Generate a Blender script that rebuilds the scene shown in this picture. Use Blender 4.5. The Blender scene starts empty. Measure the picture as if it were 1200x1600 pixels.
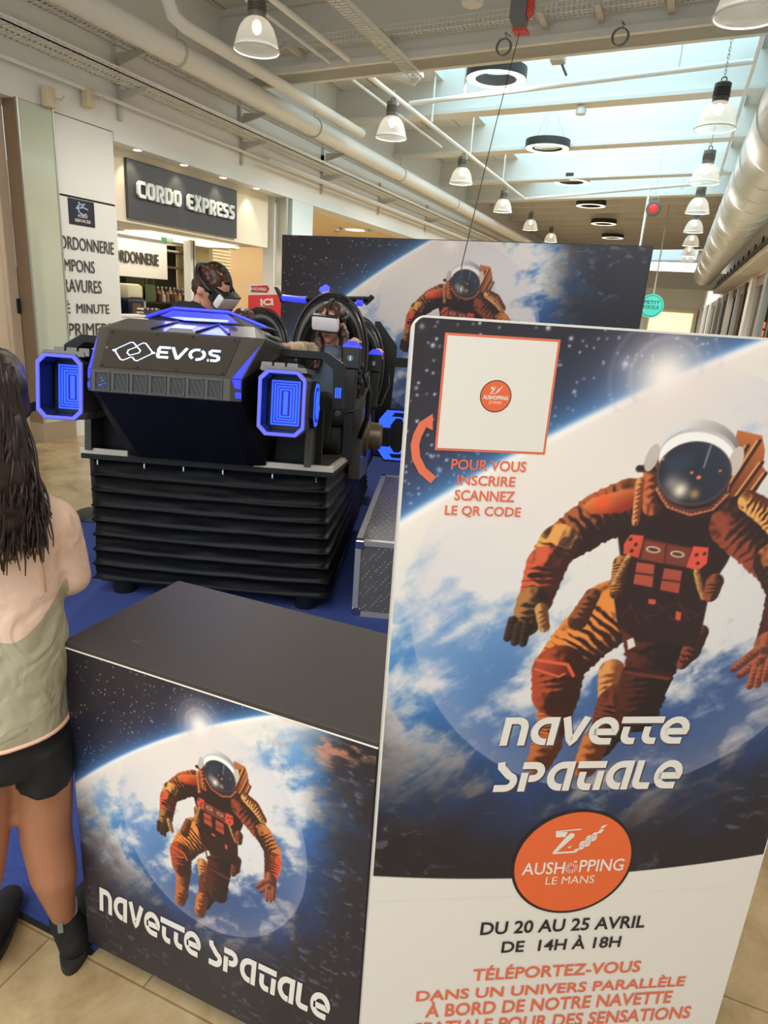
import bpy, bmesh, math, random
import numpy as np
from mathutils import Vector, Matrix, noise as mnoise

random.seed(7)
SC = bpy.context.scene
COL = SC.collection

# ------------------------------------------------------------------ camera
CAM_H = 1.6
F_PX = 1048.0                      # focal length in pixels of the 1200 x 1600 frame
def _unit(p):
    v = np.array([p[0] - 600.0, p[1] - 800.0, F_PX]); return v / np.linalg.norm(v)
_Y = _unit((1055.0, 505.0))        # the mall's long axis, as seen
_Z = -_unit((370.0, 4170.0)); _Z = _Z - _Y * (_Y @ _Z); _Z /= np.linalg.norm(_Z)
_X = np.cross(_Y, _Z)
ROT = np.stack([_X, _Y, _Z])       # camera -> world
EYE = np.array([0.0, 0.0, CAM_H])
cam_data = bpy.data.cameras.new('camera')
cam_data.sensor_fit = 'HORIZONTAL'; cam_data.sensor_width = 36.0
cam_data.lens = 36.0 * F_PX / 1200.0
cam_data.clip_start = 0.05; cam_data.clip_end = 300
cam = bpy.data.objects.new('camera', cam_data); COL.objects.link(cam)
_m = np.eye(4)
_m[:3, 0] = ROT @ [1, 0, 0]; _m[:3, 1] = ROT @ [0, -1, 0]; _m[:3, 2] = ROT @ [0, 0, -1]; _m[:3, 3] = EYE
cam.matrix_world = Matrix(_m.tolist())
SC.camera = cam

# ------------------------------------------------------------------ light and exposure
SC.view_settings.view_transform = 'Standard'
SC.view_settings.look = 'None'
SC.view_settings.gamma = 1.0
SC.view_settings.use_curve_mapping = False
SC.view_settings.exposure = 0.0
world = bpy.data.worlds.new('sky'); SC.world = world; world.use_nodes = True
_bg = world.node_tree.nodes['Background']
_bg.inputs[0].default_value = (0.70, 0.88, 1.0, 1); _bg.inputs[1].default_value = 1.2

def area(name, loc, rot, sx, sy, power, col=(1, 1, 1)):
    l = bpy.data.lights.new(name, 'AREA'); l.shape = 'RECTANGLE'; l.size = sx; l.size_y = sy
    l.energy = power; l.color = col
    o = bpy.data.objects.new(name, l); o.location = loc; o.rotation_euler = rot; COL.objects.link(o)
    return o
# daylight falling through the roof lights ahead
area('skylight_daylight', (-1.8, 13.8, 6.0), (0, 0, 0), 4.0, 10.0, 430, (0.58, 0.86, 1.0))
area('rear_foreground_fill', (-1.6, -3.0, 4.9), (0, 0, 0), 5.0, 7.0, 440, (1.0, 0.965, 0.92))  # unseen warm panel behind the camera, added to fill the foreground
area('skylight_daylight_far', (-2.0, 46.0, 4.6), (0, 0, 0), 5.0, 16.0, 1300, (1.0, 0.97, 0.92))

# ------------------------------------------------------------------ measuring helpers (sight lines of the photograph met with real planes)
def ray(u, v): return ROT @ np.array([u - 600.0, v - 800.0, F_PX])
def on_z(u, v, z=0.0): r = ray(u, v); return EYE + r * ((z - CAM_H) / r[2])
def on_x(u, v, x): r = ray(u, v); return EYE + r * (x / r[0])
def on_y(u, v, y): r = ray(u, v); return EYE + r * (y / r[1])
def on_pl(u, v, p, n):
    r = ray(u, v); n = np.asarray(n, float); return EYE + r * (((np.asarray(p, float) - EYE) @ n) / (r @ n))

# ------------------------------------------------------------------ materials
def lin(c):
    c = np.asarray(c, float) / 255.0
    return np.where(c <= 0.04045, c / 12.92, ((c + 0.055) / 1.055) ** 2.4)
MATS = {}
def mat(name, rgb, rough=0.6, metal=0.0, spec=0.5, noise=None, bump=None, emit=None, strength=1.0, alpha=1.0, coat=0.0, trans=0.0):
    """rgb as 0-255 sRGB; noise=(scale, amount) varies the colour; bump=(scale, strength)"""
    if name in MATS: return MATS[name]
    m = bpy.data.materials.new(name); m.use_nodes = True; nt = m.node_tree; b = nt.nodes['Principled BSDF']
    c = tuple(lin(rgb)) + (1,)
    b.inputs['Base Color'].default_value = c
    b.inputs['Roughness'].default_value = rough; b.inputs['Metallic'].default_value = metal
    b.inputs['Specular IOR Level'].default_value = spec
    b.inputs['Coat Weight'].default_value = coat
    b.inputs['Transmission Weight'].default_value = trans
    b.inputs['Alpha'].default_value = alpha
    tc = None
    if noise or bump:
        tc = nt.nodes.new('ShaderNodeTexCoord')
    if noise:
        n = nt.nodes.new('ShaderNodeTexNoise'); n.inputs['Scale'].default_value = noise[0]; n.inputs['Detail'].default_value = 5
        nt.links.new(tc.outputs['Object'], n.inputs['Vector'])
        r = nt.nodes.new('ShaderNodeMix'); r.data_type = 'RGBA'
        k = noise[1]
        r.inputs[6].default_value = tuple(min(1, x * (1 - k)) for x in c[:3]) + (1,)
        r.inputs[7].default_value = tuple(min(1, x * (1 + k)) for x in c[:3]) + (1,)
        nt.links.new(n.outputs['Fac'], r.inputs[0]); nt.links.new(r.outputs[2], b.inputs['Base Color'])
    if bump:
        n = nt.nodes.new('ShaderNodeTexNoise'); n.inputs['Scale'].default_value = bump[0]; n.inputs['Detail'].default_value = 4
        nt.links.new(tc.outputs['Object'], n.inputs['Vector'])
        bp = nt.nodes.new('ShaderNodeBump'); bp.inputs['Strength'].default_value = bump[1]; bp.inputs['Distance'].default_value = 0.01
        nt.links.new(n.outputs['Fac'], bp.inputs['Height']); nt.links.new(bp.outputs['Normal'], b.inputs['Normal'])
    if emit is not None:
        b.inputs['Emission Color'].default_value = tuple(lin(emit)) + (1,); b.inputs['Emission Strength'].default_value = strength
    MATS[name] = m
    return m

def glass_mat(name, tint, clear=0.8, rough=0.02, fac=None):
    m = bpy.data.materials.new(name); m.use_nodes = True; nt = m.node_tree
    nt.nodes.remove(nt.nodes['Principled BSDF'])
    out = nt.nodes['Material Output']
    t = nt.nodes.new('ShaderNodeBsdfTransparent'); t.inputs[0].default_value = tuple(lin(tint)) + (1,)
    g = nt.nodes.new('ShaderNodeBsdfPrincipled'); g.inputs['Base Color'].default_value = tuple(lin(tint)) + (1,); g.inputs['Roughness'].default_value = rough
    mx = nt.nodes.new('ShaderNodeMixShader'); mx.inputs[0].default_value = 1 - clear
    nt.links.new(t.outputs[0], mx.inputs[1]); nt.links.new(g.outputs[0], mx.inputs[2]); nt.links.new(mx.outputs[0], out.inputs[0])
    return m

def shade_mat():
    """ribbed acrylic of the pendant shades: part clear, part glowing through"""
    m = bpy.data.materials.new('ribbed_acrylic'); m.use_nodes = True; nt = m.node_tree
    nt.nodes.remove(nt.nodes['Principled BSDF']); out = nt.nodes['Material Output']
    t = nt.nodes.new('ShaderNodeBsdfTransparent'); t.inputs[0].default_value = (0.95, 0.95, 0.93, 1)
    tr = nt.nodes.new('ShaderNodeBsdfTranslucent'); tr.inputs[0].default_value = (0.88, 0.87, 0.83, 1)
    gl = nt.nodes.new('ShaderNodeBsdfPrincipled'); gl.inputs['Base Color'].default_value = (0.75, 0.75, 0.72, 1); gl.inputs['Roughness'].default_value = 0.15
    m1 = nt.nodes.new('ShaderNodeMixShader'); m1.inputs[0].default_value = 0.45
    m2 = nt.nodes.new('ShaderNodeMixShader'); m2.inputs[0].default_value = 0.5
    nt.links.new(tr.outputs[0], m1.inputs[1]); nt.links.new(gl.outputs[0], m1.inputs[2])
    nt.links.new(t.outputs[0], m2.inputs[1]); nt.links.new(m1.outputs[0], m2.inputs[2]); nt.links.new(m2.outputs[0], out.inputs[0])
    return m

# ------------------------------------------------------------------ mesh builder
def A(*p): return np.array(p, float)
class MB:
    def __init__(s): s.v = []; s.f = []; s.m = []
    def add(s, verts, faces, mi=0):
        o = len(s.v); s.v += [tuple(float(c) for c in p) for p in verts]
        s.f += [tuple(i + o for i in f) for f in faces]; s.m += [mi] * len(faces); return s
    def box(s, a, b, mi=0, M=None):
        x0, y0, z0 = [min(p, q) for p, q in zip(a, b)]; x1, y1, z1 = [max(p, q) for p, q in zip(a, b)]
        vs = [A(x, y, z) for z in (z0, z1) for x, y in ((x0, y0), (x1, y0), (x1, y1), (x0, y1))]
        if M is not None: vs = [M(p) for p in vs]
        return s.add(vs, [(0, 3, 2, 1), (4, 5, 6, 7), (0, 1, 5, 4), (1, 2, 6, 5), (2, 3, 7, 6), (3, 0, 4, 7)], mi)
    def bbox(s, a, b, bev=0.01, mi=0, M=None):
        """box with chamfered edges"""
        bm = bmesh.new(); bmesh.ops.create_cube(bm, size=1)
        sx, sy, sz = [abs(q - p) for p, q in zip(a, b)]; c = [(p + q) / 2 for p, q in zip(a, b)]
        for v in bm.verts: v.co = Vector((v.co.x * sx + c[0], v.co.y * sy + c[1], v.co.z * sz + c[2]))
        bev = min(bev, 0.45 * min(sx, sy, sz))
        bmesh.ops.bevel(bm, geom=bm.edges[:] + bm.verts[:], offset=bev, segments=2, profile=0.5, affect='EDGES')
        bm.verts.index_update()
        vs = [np.array(v.co) for v in bm.verts]
        if M is not None: vs = [M(p) for p in vs]
        s.add(vs, [tuple(v.index for v in f.verts) for f in bm.faces], mi); bm.free(); return s
    def prism(s, poly, vec, mi=0, mi_side=None):
        """closed solid: polygon (3-D points) swept along vec"""
        n = len(poly); P = [A(*p) for p in poly]; V = A(*vec)
        s.add(P + [p + V for p in P], [tuple(range(n))[::-1], tuple(range(n, 2 * n))], mi)
        o = len(s.v) - 2 * n
        s.f += [(o + i, o + (i + 1) % n, o + n + (i + 1) % n, o + n + i) for i in range(n)]; s.m += [mi if mi_side is None else mi_side] * n
        return s
    def face(s, poly, mi=0): return s.add(poly, [tuple(range(len(poly)))], mi)
    def tube(s, pts, r, n=10, mi=0, caps=True, closed=False, squash=None):
        P = [A(*p) for p in pts]; k = len(P); R = r if hasattr(r, '__len__') else [r] * k
        rings = []; up = None
        for i in range(k):
            if closed: t = P[(i + 1) % k] - P[i - 1]
            else: t = P[min(i + 1, k - 1)] - P[max(i - 1, 0)]
            t = t / (np.linalg.norm(t) + 1e-12)
            if up is None:
                up = A(0, 0, 1) if abs(t[2]) < 0.9 else A(1, 0, 0)
            up = up - t * (up @ t); up /= np.linalg.norm(up) + 1e-12
            sd = np.cross(t, up)
            ring = []
            for j in range(n):
                a = 2 * math.pi * j / n
                d = sd * math.cos(a) + up * math.sin(a)
                if squash is not None: d = d * A(*squash)
                ring.append(P[i] + R[i] * d)
            rings.append(ring)
        vs = [p for rg in rings for p in rg]; fs = []
        last = k if closed else k - 1
        for i in range(last):
            a, b = i * n, ((i + 1) % k) * n
            fs += [(a + j, a + (j + 1) % n, b + (j + 1) % n, b + j) for j in range(n)]
        if caps and not closed: fs += [tuple(range(n))[::-1], tuple(range((k - 1) * n, k * n))]
        return s.add(vs, fs, mi)
    def lathe(s, prof, c=(0, 0, 0), n=32, mi=0, axis=None, closed=False):
        """prof = [(r, h)...] turned about the vertical (or given axis frame (e1,e2,e3))"""
        e1, e2, e3 = axis if axis else (A(1, 0, 0), A(0, 1, 0), A(0, 0, 1)); c = A(*c)
        vs = []; k = len(prof)
        for r, h in prof:
            for j in range(n):
                a = 2 * math.pi * j / n; vs.append(c + e1 * r * math.cos(a) + e2 * r * math.sin(a) + e3 * h)
        fs = []
        for i in range(k if closed else k - 1):
            a, b = i * n, ((i + 1) % k) * n
            fs += [(a + j, a + (j + 1) % n, b + (j + 1) % n, b + j) for j in range(n)]
        if not closed:
            if prof[0][0] > 1e-6: fs.append(tuple(range(n))[::-1])
            if prof[-1][0] > 1e-6: fs.append(tuple(range((k - 1) * n, k * n)))
        return s.add(vs, fs, mi)
    def ball(s, c, r, n=16, mi=0, M=None):
        c = A(*c); R = A(*r) if hasattr(r, '__len__') else A(r, r, r); h = n // 2; vs = [A(0, 0, -1)]
        for i in range(1, h):
            t = math.pi * i / h
            vs += [A(math.sin(t) * math.cos(2 * math.pi * j / n), math.sin(t) * math.sin(2 * math.pi * j / n), -math.cos(t)) for j in range(n)]
        vs.append(A(0, 0, 1))
        fs = [(0, 1 + (j + 1) % n, 1 + j) for j in range(n)]
        for i in range(h - 2):
            a, b = 1 + i * n, 1 + (i + 1) * n
            fs += [(a + j, a + (j + 1) % n, b + (j + 1) % n, b + j) for j in range(n)]
        a = 1 + (h - 2) * n; fs += [(a + j, a + (j + 1) % n, len(vs) - 1) for j in range(n)]
        vs = [v * R for v in vs]
        if M is not None: vs = [M(v) for v in vs]
        return s.add([c + v for v in vs], fs, mi)
    def capsule(s, p0, r0, p1, r1, n=14, mi=0):
        p0, p1 = A(*p0), A(*p1); d = p1 - p0; L = np.linalg.norm(d); t = d / (L + 1e-9)
        pts = []; rs = []
        for a in (85, 60, 30): pts.append(p0 - t * r0 * math.sin(math.radians(a))); rs.append(r0 * math.cos(math.radians(a)))
        for k in range(4): pts.append(p0 + d * k / 3); rs.append(r0 + (r1 - r0) * k / 3)
        for a in (30, 60, 85): pts.append(p1 + t * r1 * math.sin(math.radians(a))); rs.append(r1 * math.cos(math.radians(a)))
        return s.tube(pts, rs, n=n, mi=mi)

WORLD_OF = {}
def link_mesh(name, me, parent, origin):
    o = bpy.data.objects.new(name, me); COL.objects.link(o)
    base = WORLD_OF[parent.as_pointer()] if parent is not None else A(0, 0, 0)
    if parent is not None: o.parent = parent
    o.location = tuple(origin - base); WORLD_OF[o.as_pointer()] = origin
    return o
def build(name, mb, mats, parent=None, smooth=False, origin=None, remesh=None, relax=0, noise=None, subdiv=0):
    if not isinstance(mats, (list, tuple)): mats = [mats]
    v = np.array(mb.v, float)
    if origin is None:
        lo, hi = v.min(0), v.max(0); origin = A((lo[0] + hi[0]) / 2, (lo[1] + hi[1]) / 2, lo[2])
    origin = A(*origin)
    me = bpy.data.meshes.new(name); me.from_pydata([tuple(p) for p in (v - origin)], [], mb.f)
    for m in mats: me.materials.append(m)
    me.polygons.foreach_set('material_index', mb.m)
    if smooth is True: me.polygons.foreach_set('use_smooth', [True] * len(me.polygons))
    me.update()
    if smooth == 'auto': me.set_sharp_from_angle(angle=math.radians(38)) if False else None
    if smooth == 'auto':
        me.polygons.foreach_set('use_smooth', [True] * len(me.polygons)); me.set_sharp_from_angle(angle=math.radians(38))
    bm = bmesh.new(); bm.from_mesh(me); bmesh.ops.recalc_face_normals(bm, faces=bm.faces[:]); bm.to_mesh(me); bm.free()
    if remesh or relax or subdiv:
        tmp = bpy.data.objects.new('tmp', me); COL.objects.link(tmp)
        if remesh:
            md = tmp.modifiers.new('r', 'REMESH'); md.mode = 'VOXEL'; md.voxel_size = remesh; md.use_smooth_shade = True
        if relax:
            md = tmp.modifiers.new('s', 'SMOOTH'); md.factor = 0.6; md.iterations = relax
        if subdiv:
            md = tmp.modifiers.new('d', 'SUBSURF'); md.levels = subdiv; md.render_levels = subdiv
        dg = bpy.context.evaluated_depsgraph_get(); dg.update()
        me2 = bpy.data.meshes.new_from_object(tmp.evaluated_get(dg)); bpy.data.objects.remove(tmp)
        me2.name = name; me2.polygons.foreach_set('use_smooth', [True] * len(me2.polygons))
        if noise:
            sc_, amp = noise
            for vv in me2.vertices:
                vv.co += vv.normal * amp * mnoise.fractal(vv.co * sc_, 1.0, 2.0, 3)
        me = me2
        if len(me.materials) == 0:
            for m in mats: me.materials.append(m)
    return link_mesh(name, me, parent, origin)

def empty(name, loc):
    o = bpy.data.objects.new(name, None); COL.objects.link(o); o.empty_display_size = 0.1
    o.location = tuple(float(c) for c in loc); WORLD_OF[o.as_pointer()] = A(*loc); return o
def tag(o, label, cat, group=None):
    o['label'] = label; o['category'] = cat
    if group: o['group'] = group
    return o
def struct(name, mb, mats, smooth=False, label=None, **k):
    o = build(name, mb, mats, smooth=smooth, **k); o['kind'] = 'structure'
    if label: o['label'] = label
    return o

# ------------------------------------------------------------------ lettering
def text_flat(s, bold=0.0, shear=0.0, space=1.0):
    """(verts Nx2, faces) of a line of the built-in typeface, bounding box scaled to 1 x 1"""
    cu = bpy.data.curves.new('t', 'FONT'); cu.body = s; cu.size = 1; cu.offset = bold; cu.shear = shear; cu.space_character = space; cu.resolution_u = 3
    ob = bpy.data.objects.new('t', cu); COL.objects.link(ob)
    dg = bpy.context.evaluated_depsgraph_get(); dg.update()
    me = bpy.data.meshes.new_from_object(ob.evaluated_get(dg))
    v = np.array([p.co[:2] for p in me.vertices]); f = [tuple(p.vertices) for p in me.polygons]
    bpy.data.objects.remove(ob); bpy.data.meshes.remove(me)
    lo, hi = v.min(0), v.max(0); return (v - lo) / (hi - lo), f
def stroke(path, t, closed=False):
    """a flat ribbon of width t along a 2-D path with mitred corners -> verts, faces"""
    P = [np.array(p, float) for p in path]
    P = [p for i, p in enumerate(P) if i == 0 or np.linalg.norm(p - P[i - 1]) > 1e-3 * t]; n = len(P); L = []; Rr = []
    for i in range(n):
        a = P[i - 1] if (closed or i > 0) else None; b = P[(i + 1) % n] if (closed or i < n - 1) else None
        d0 = (P[i] - a) if a is not None else (b - P[i]); d1 = (b - P[i]) if b is not None else d0
        d0 = d0 / np.linalg.norm(d0); d1 = d1 / np.linalg.norm(d1)
        n0 = np.array([-d0[1], d0[0]]); n1 = np.array([-d1[1], d1[0]]); m = n0 + n1; m /= np.linalg.norm(m) + 1e-9
        k = min(1.6, 1 / max(0.3, m @ n0)); L.append(P[i] + m * t / 2 * k); Rr.append(P[i] - m * t / 2 * k)
    vs = L + Rr; k = n if closed else n - 1
    return vs, [(i, (i + 1) % n, n + (i + 1) % n, n + i) for i in range(k)]
def arc(cx, cy, rx, ry, a0, a1, n=10):
    return [(cx + rx * math.cos(math.radians(a0 + (a1 - a0) * i / n)), cy + ry * math.sin(math.radians(a0 + (a1 - a0) * i / n))) for i in range(n + 1)]
def word(glyphs, s, t, gap=0.12, shear=0.0):
    """glyphs: char -> (width, [paths]); returns verts (x advance, y) and faces"""
    V = []; Fc = []; LF = []; x = 0
    for ch in s:
        if ch == ' ': x += 0.45; continue
        w, paths = glyphs[ch]
        for p in paths:
            cl = p[0] == p[-1] and len(p) > 3
            vs, fs = stroke(p[:-1] if cl else p, t, cl); o = len(V); LF += [0.00012 * paths.index(p)] * len(vs)
            V += [(x + q[0] + shear * q[1], q[1]) for q in vs]; Fc += [tuple(i + o for i in f) for f in fs]
        x += w + gap
    V = np.array(V); lo, hi = V.min(0), V.max(0)
    return (V - lo) / (hi - lo), Fc, LF
def lay(mb, vf, bl, br, tl, lift, mi=0, depth=0.0):
    """place unit-square lettering on a plane through bl, br, tl, raised by lift; depth > 0 gives it thickness"""
    v, f = vf[:2]; lf = vf[2] if len(vf) > 2 else [0] * len(v); bl, br, tl = A(*bl), A(*br), A(*tl); e1, e2 = br - bl, tl - bl
    n = np.cross(e1, e2); n /= np.linalg.norm(n)
    if n @ (EYE - bl) < 0: n = -n
    P = [bl + e1 * p[0] + e2 * p[1] + n * (lift + depth + q_) for p, q_ in zip(v, lf)]
    mb.add(P, f, mi)
    if depth > 0:
        Q = [p - n * depth for p in P]; k = len(P)
        o = len(mb.v); mb.v += [tuple(q) for q in Q]; base = o - k
        mb.f += [tuple(i + o for i in fc)[::-1] for fc in f]; mb.m += [mi] * len(f)
        cnt = {}
        for fc in f:
            for i in range(len(fc)):
                a, b = fc[i], fc[(i + 1) % len(fc)]; e = (min(a, b), max(a, b)); cnt.setdefault(e, []).append((a, b))
        for e, l in cnt.items():
            if len(l) == 1:
                a, b = l[0]; mb.f.append((base + a, base + b, o + b, o + a)); mb.m.append(mi)
    return mb

# ================================================================== THE SETTING
def tilt(x): return 0.037 * (x + 4.0)          # the roof rises gently to the right
def tile_mat():
    m = bpy.data.materials.new('marble_tiles'); m.use_nodes = True; nt = m.node_tree; b = nt.nodes['Principled BSDF']
    tc = nt.nodes.new('ShaderNodeTexCoord')
    n1 = nt.nodes.new('ShaderNodeTexNoise'); n1.inputs['Scale'].default_value = 3.2; n1.inputs['Detail'].default_value = 8; n1.inputs['Roughness'].default_value = 0.65; n1.inputs['Distortion'].default_value = 0.6
    nt.links.new(tc.outputs['Object'], n1.inputs['Vector'])
    cr = nt.nodes.new('ShaderNodeValToRGB'); e = cr.color_ramp.elements
    e[0].position = 0.30; e[0].color = tuple(lin((140, 112, 74))) + (1,)
    e[1].position = 0.62; e[1].color = tuple(lin((190, 166, 126))) + (1,)
    nt.links.new(n1.outputs['Fac'], cr.inputs[0])
    br = nt.nodes.new('ShaderNodeTexBrick'); br.offset = 0.5; br.inputs['Scale'].default_value = 1.0
    br.inputs['Brick Width'].default_value = 0.6; br.inputs['Row Height'].default_value = 0.6; br.inputs['Mortar Size'].default_value = 0.0025
    br.inputs['Color1'].default_value = (1, 1, 1, 1); br.inputs['Color2'].default_value = (0.86, 0.85, 0.83, 1); br.inputs['Mortar'].default_value = (0.55, 0.50, 0.42, 1)
    nt.links.new(tc.outputs['Object'], br.inputs['Vector'])
    mx = nt.nodes.new('ShaderNodeMix'); mx.data_type = 'RGBA'; mx.blend_type = 'MULTIPLY'; mx.inputs[0].default_value = 1
    nt.links.new(cr.outputs[0], mx.inputs[6]); nt.links.new(br.outputs['Color'], mx.inputs[7]); nt.links.new(mx.outputs[2], b.inputs['Base Color'])
    b.inputs['Roughness'].default_value = 0.2
    return m
M_FLOOR = tile_mat()
M_WALL = mat('wall_paint', (234, 231, 224), 0.7, noise=(1.2, 0.03))
M_WALLW = mat('white_board', (230, 228, 222), 0.45)
M_CEIL = mat('ceiling_paint', (220, 216, 206), 0.75, noise=(0.8, 0.04))
M_BEAM = mat('beam_paint', (224, 221, 212), 0.7)
M_WHITE = mat('white_enamel', (228, 224, 214), 0.4)
M_CREAM = mat('cream_wall', (236, 220, 176), 0.7)
M_DARK = mat('dark_shelf', (38, 36, 38), 0.5)
M_BLACK = mat('black_plastic', (20, 20, 21), 0.45)
M_STEEL = mat('galvanised_steel', (200, 200, 196), 0.35, metal=0.8)
M_TAUPE = mat('taupe_stone', (168, 148, 122), 0.4, noise=(6, 0.12))
M_TAN = mat('tan_panel', (214, 192, 166), 0.5)
M_FRAME = mat('brown_steel', (150, 128, 104), 0.35, metal=0.4)
M_GREENGLASS = mat('green_backed_glass', (196, 201, 178), 0.06, spec=0.7)
M_SKYFRAME = mat('skylight_frame', (214, 228, 232), 0.5)
M_GLAZE = glass_mat('skylight_glazing', (244, 251, 254), 0.92, 0.05)

mb = MB(); mb.box((-12, -5, -0.1), (4, 62, 0)); struct('floor', mb, M_FLOOR, origin=(0, 0.92, 0))

XL = -5.78
# ---- left wall above the shops, and the wall behind the door
mb = MB(); mb.box((XL - 0.4, -5, 3.14), (XL - 0.02, 62, 5.4))
struct('wall_left', mb, M_WALL)
mb = MB(); mb.box((-6.35, -5, 0), (-5.99, 4.98, 3.13)); struct('wall_left', mb, M_WALL)
# door with tall tan leaves left of the glass pillar
mb = MB(); mb.box((-5.99, 3.2, 0), (-5.955, 4.62, 3.42)); d1 = struct('door_1', mb, M_TAN, label='tall tan service door beside the glass-clad pillar')
jz = on_x(10, 383, -5.955)[2]
mb = MB(); mb.box((-5.953, 3.2, jz - .006), (-5.949, 4.62, jz + .006)); build('door_seam', mb, mat('seam', (120, 104, 88), .7), d1)
h = on_x(28, 478, -5.955)
mb = MB(); mb.bbox((-5.955, h[1] - .018, h[2] - .07), (-5.935, h[1] + .018, h[2] + .07), .006); build('door_handle', mb, M_BLACK, d1)
mb = MB(); mb.box((-5.99, 4.62, 0), (-5.93, 4.80, 3.42)); mb.box((-5.99, 4.80, 0), (-5.95, 4.975, 3.42)); struct('trim_1', mb, M_TAN)
# glass-clad pillar
t = empty('pillar', (-5.86, 5.18, 0)); t['kind'] = 'structure'; t['label'] = 'pillar clad in pale green glass with a brown steel edge'
mb = MB(); mb.box((-5.95, 4.98, .2), (-5.79, 5.39, 3.15)); build('pillar_core', mb, M_FRAME, t)
mb = MB(); mb.box((-5.79, 5.0, .2), (-5.778, 5.375, 3.14)); build('glass_panel', mb, M_GREENGLASS, t)
mb = MB(); mb.box((-5.96, 4.975, 0), (-5.775, 5.395, .2)); build('stone_base', mb, M_TAUPE, t)
mb = MB(); mb.box((-5.80, 5.375, .2), (-5.77, 5.39, 3.15)); mb.box((-5.80, 4.985, .2), (-5.772, 5.0, 3.15)); build('edge_strip', mb, M_STEEL, t)
# white sign wall of the cobbler
jz = on_x(130, 311, -5.80)[2]
mb = MB(); mb.box((-6.1, 5.39, 0), (-5.80, 6.17, jz - .01)); mb.box((-6.1, 5.39, jz + .01), (-5.80, 6.17, 3.13)); mb.box((-6.1, 5.39, jz - .01), (-5.815, 6.17, jz + .01), 1)
wl = struct('wall_left', mb, [M_WALLW, M_BLACK])
# shop bulkhead over the opening
XF = -6.02
f_tl, f_bl, f_r = on_x(180, 222, XF), on_x(188, 345, XF), on_x(418, 388, XF)
mb = MB(); mb.box((-6.9, 6.17, f_bl[2]), (XF, f_r[1], 3.05)); struct('trim_2', mb, mat('shop_fascia', (230, 220, 198), .6))
# interior of the shop
mb = MB(); mb.box((-9.4, 4.6, 0), (-9.2, 11, 3.2)); mb.box((-9.4, 4.4, 0), (-6.1, 4.6, 3.2)); mb.box((-9.2, 9.95, 0), (-7.4, 10.05, 3.2)); struct('wall_back', mb, M_CREAM)
mb = MB(); mb.box((-9.4, 4.6, 2.285), (-6.9, 10, 2.36)); struct('ceiling', mb, mat('shop_ceiling', (214, 208, 192), .7))
# right end of the shop: pillars
a, b = on_x(429, 310, -6.0)[1], on_x(448, 310, -6.0)[1]
mb = MB(); mb.box((-6.2, a, 0), (-6.0, b, 3.13)); struct('pillar', mb, M_WALLW, label='slim white pillar at the right end of the cobbler')
a, b = on_x(458, 305, XL)[1], on_x(490, 320, XL)[1]
mb = MB(); mb.box((-6.2, a, 0), (XL - .005, b, 3.05)); struct('pillar', mb, mat('pale_blue_paint', (214, 226, 226), .6), label='broad pale pillar above the backdrop, left end')
mb = MB(); mb.box((-6.2, a - .14, 0), (XL - .03, a - .09, 3.05)); struct('trim_3', mb, M_STEEL)
mb = MB(); mb.box((XL - .4, 6.17, 3.05), (XL, 62, 3.14)); struct('trim_4', mb, mat('bulkhead_edge', (226, 228, 224), .6))
# next shop, seen over the backdrop
mb = MB(); mb.box((-10.2, 10.6, 0), (-10, 24, 3.3)); mb.box((-10, 23.8, 0), (-5.9, 24, 3.3)); struct('wall_back', mb, mat('sand_wall', (226, 200, 158), .7))
mb = MB(); mb.box((-10, 10, 3.14), (-6.2, 24, 3.25)); struct('ceiling', mb, mat('sand_ceiling', (232, 214, 182), .7))
mb = MB(); mb.box((-6.1, 24, 0), (XL, 62, 3.13)); struct('wall_left', mb, M_WALL)
area('shop_light', (-7.6, 7.6, 2.24), (0, 0, 0), 1.6, 2.6, 32, (1, .93, .80))
area('next_shop_light', (-8.2, 14, 3.1), (0, 0, 0), 2.5, 6, 110, (1, .9, .74))
area('yellow_shop_light', (-8.2, 9.2, 2.22), (0, 0, 0), 1, .8, 26, (1, .88, .60))

# ---- right wall with its shopfronts
XR = 1.75
mb = MB(); mb.box((XR, -5, 2.85), (XR + .3, 62, 5.6)); mb.box((XR, -5, 0), (XR + .3, 12.5, 2.85)); struct('wall_right', mb, M_WALL)
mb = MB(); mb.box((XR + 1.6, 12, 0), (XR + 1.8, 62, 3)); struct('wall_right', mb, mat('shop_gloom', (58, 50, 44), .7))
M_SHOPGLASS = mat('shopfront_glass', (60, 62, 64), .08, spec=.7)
y = 12.5; k = 0
while y < 60:
    mb = MB(); mb.box((XR - (.05 if k % 3 else .12), y, 0), (XR + .2, y + (.5 if k % 3 else .8), 2.85)); struct('pillar', mb, [M_WHITE, mat('dark_oak', (62, 46, 36), .5), M_STEEL][k % 3], label='pilaster between shopfronts on the right side of the mall')
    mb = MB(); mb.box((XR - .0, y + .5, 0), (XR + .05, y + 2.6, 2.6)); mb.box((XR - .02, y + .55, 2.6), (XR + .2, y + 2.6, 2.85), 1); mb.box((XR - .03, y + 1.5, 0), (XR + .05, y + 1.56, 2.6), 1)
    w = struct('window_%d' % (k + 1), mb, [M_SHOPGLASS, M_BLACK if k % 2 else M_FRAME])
    y += 2.6; k += 1

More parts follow.
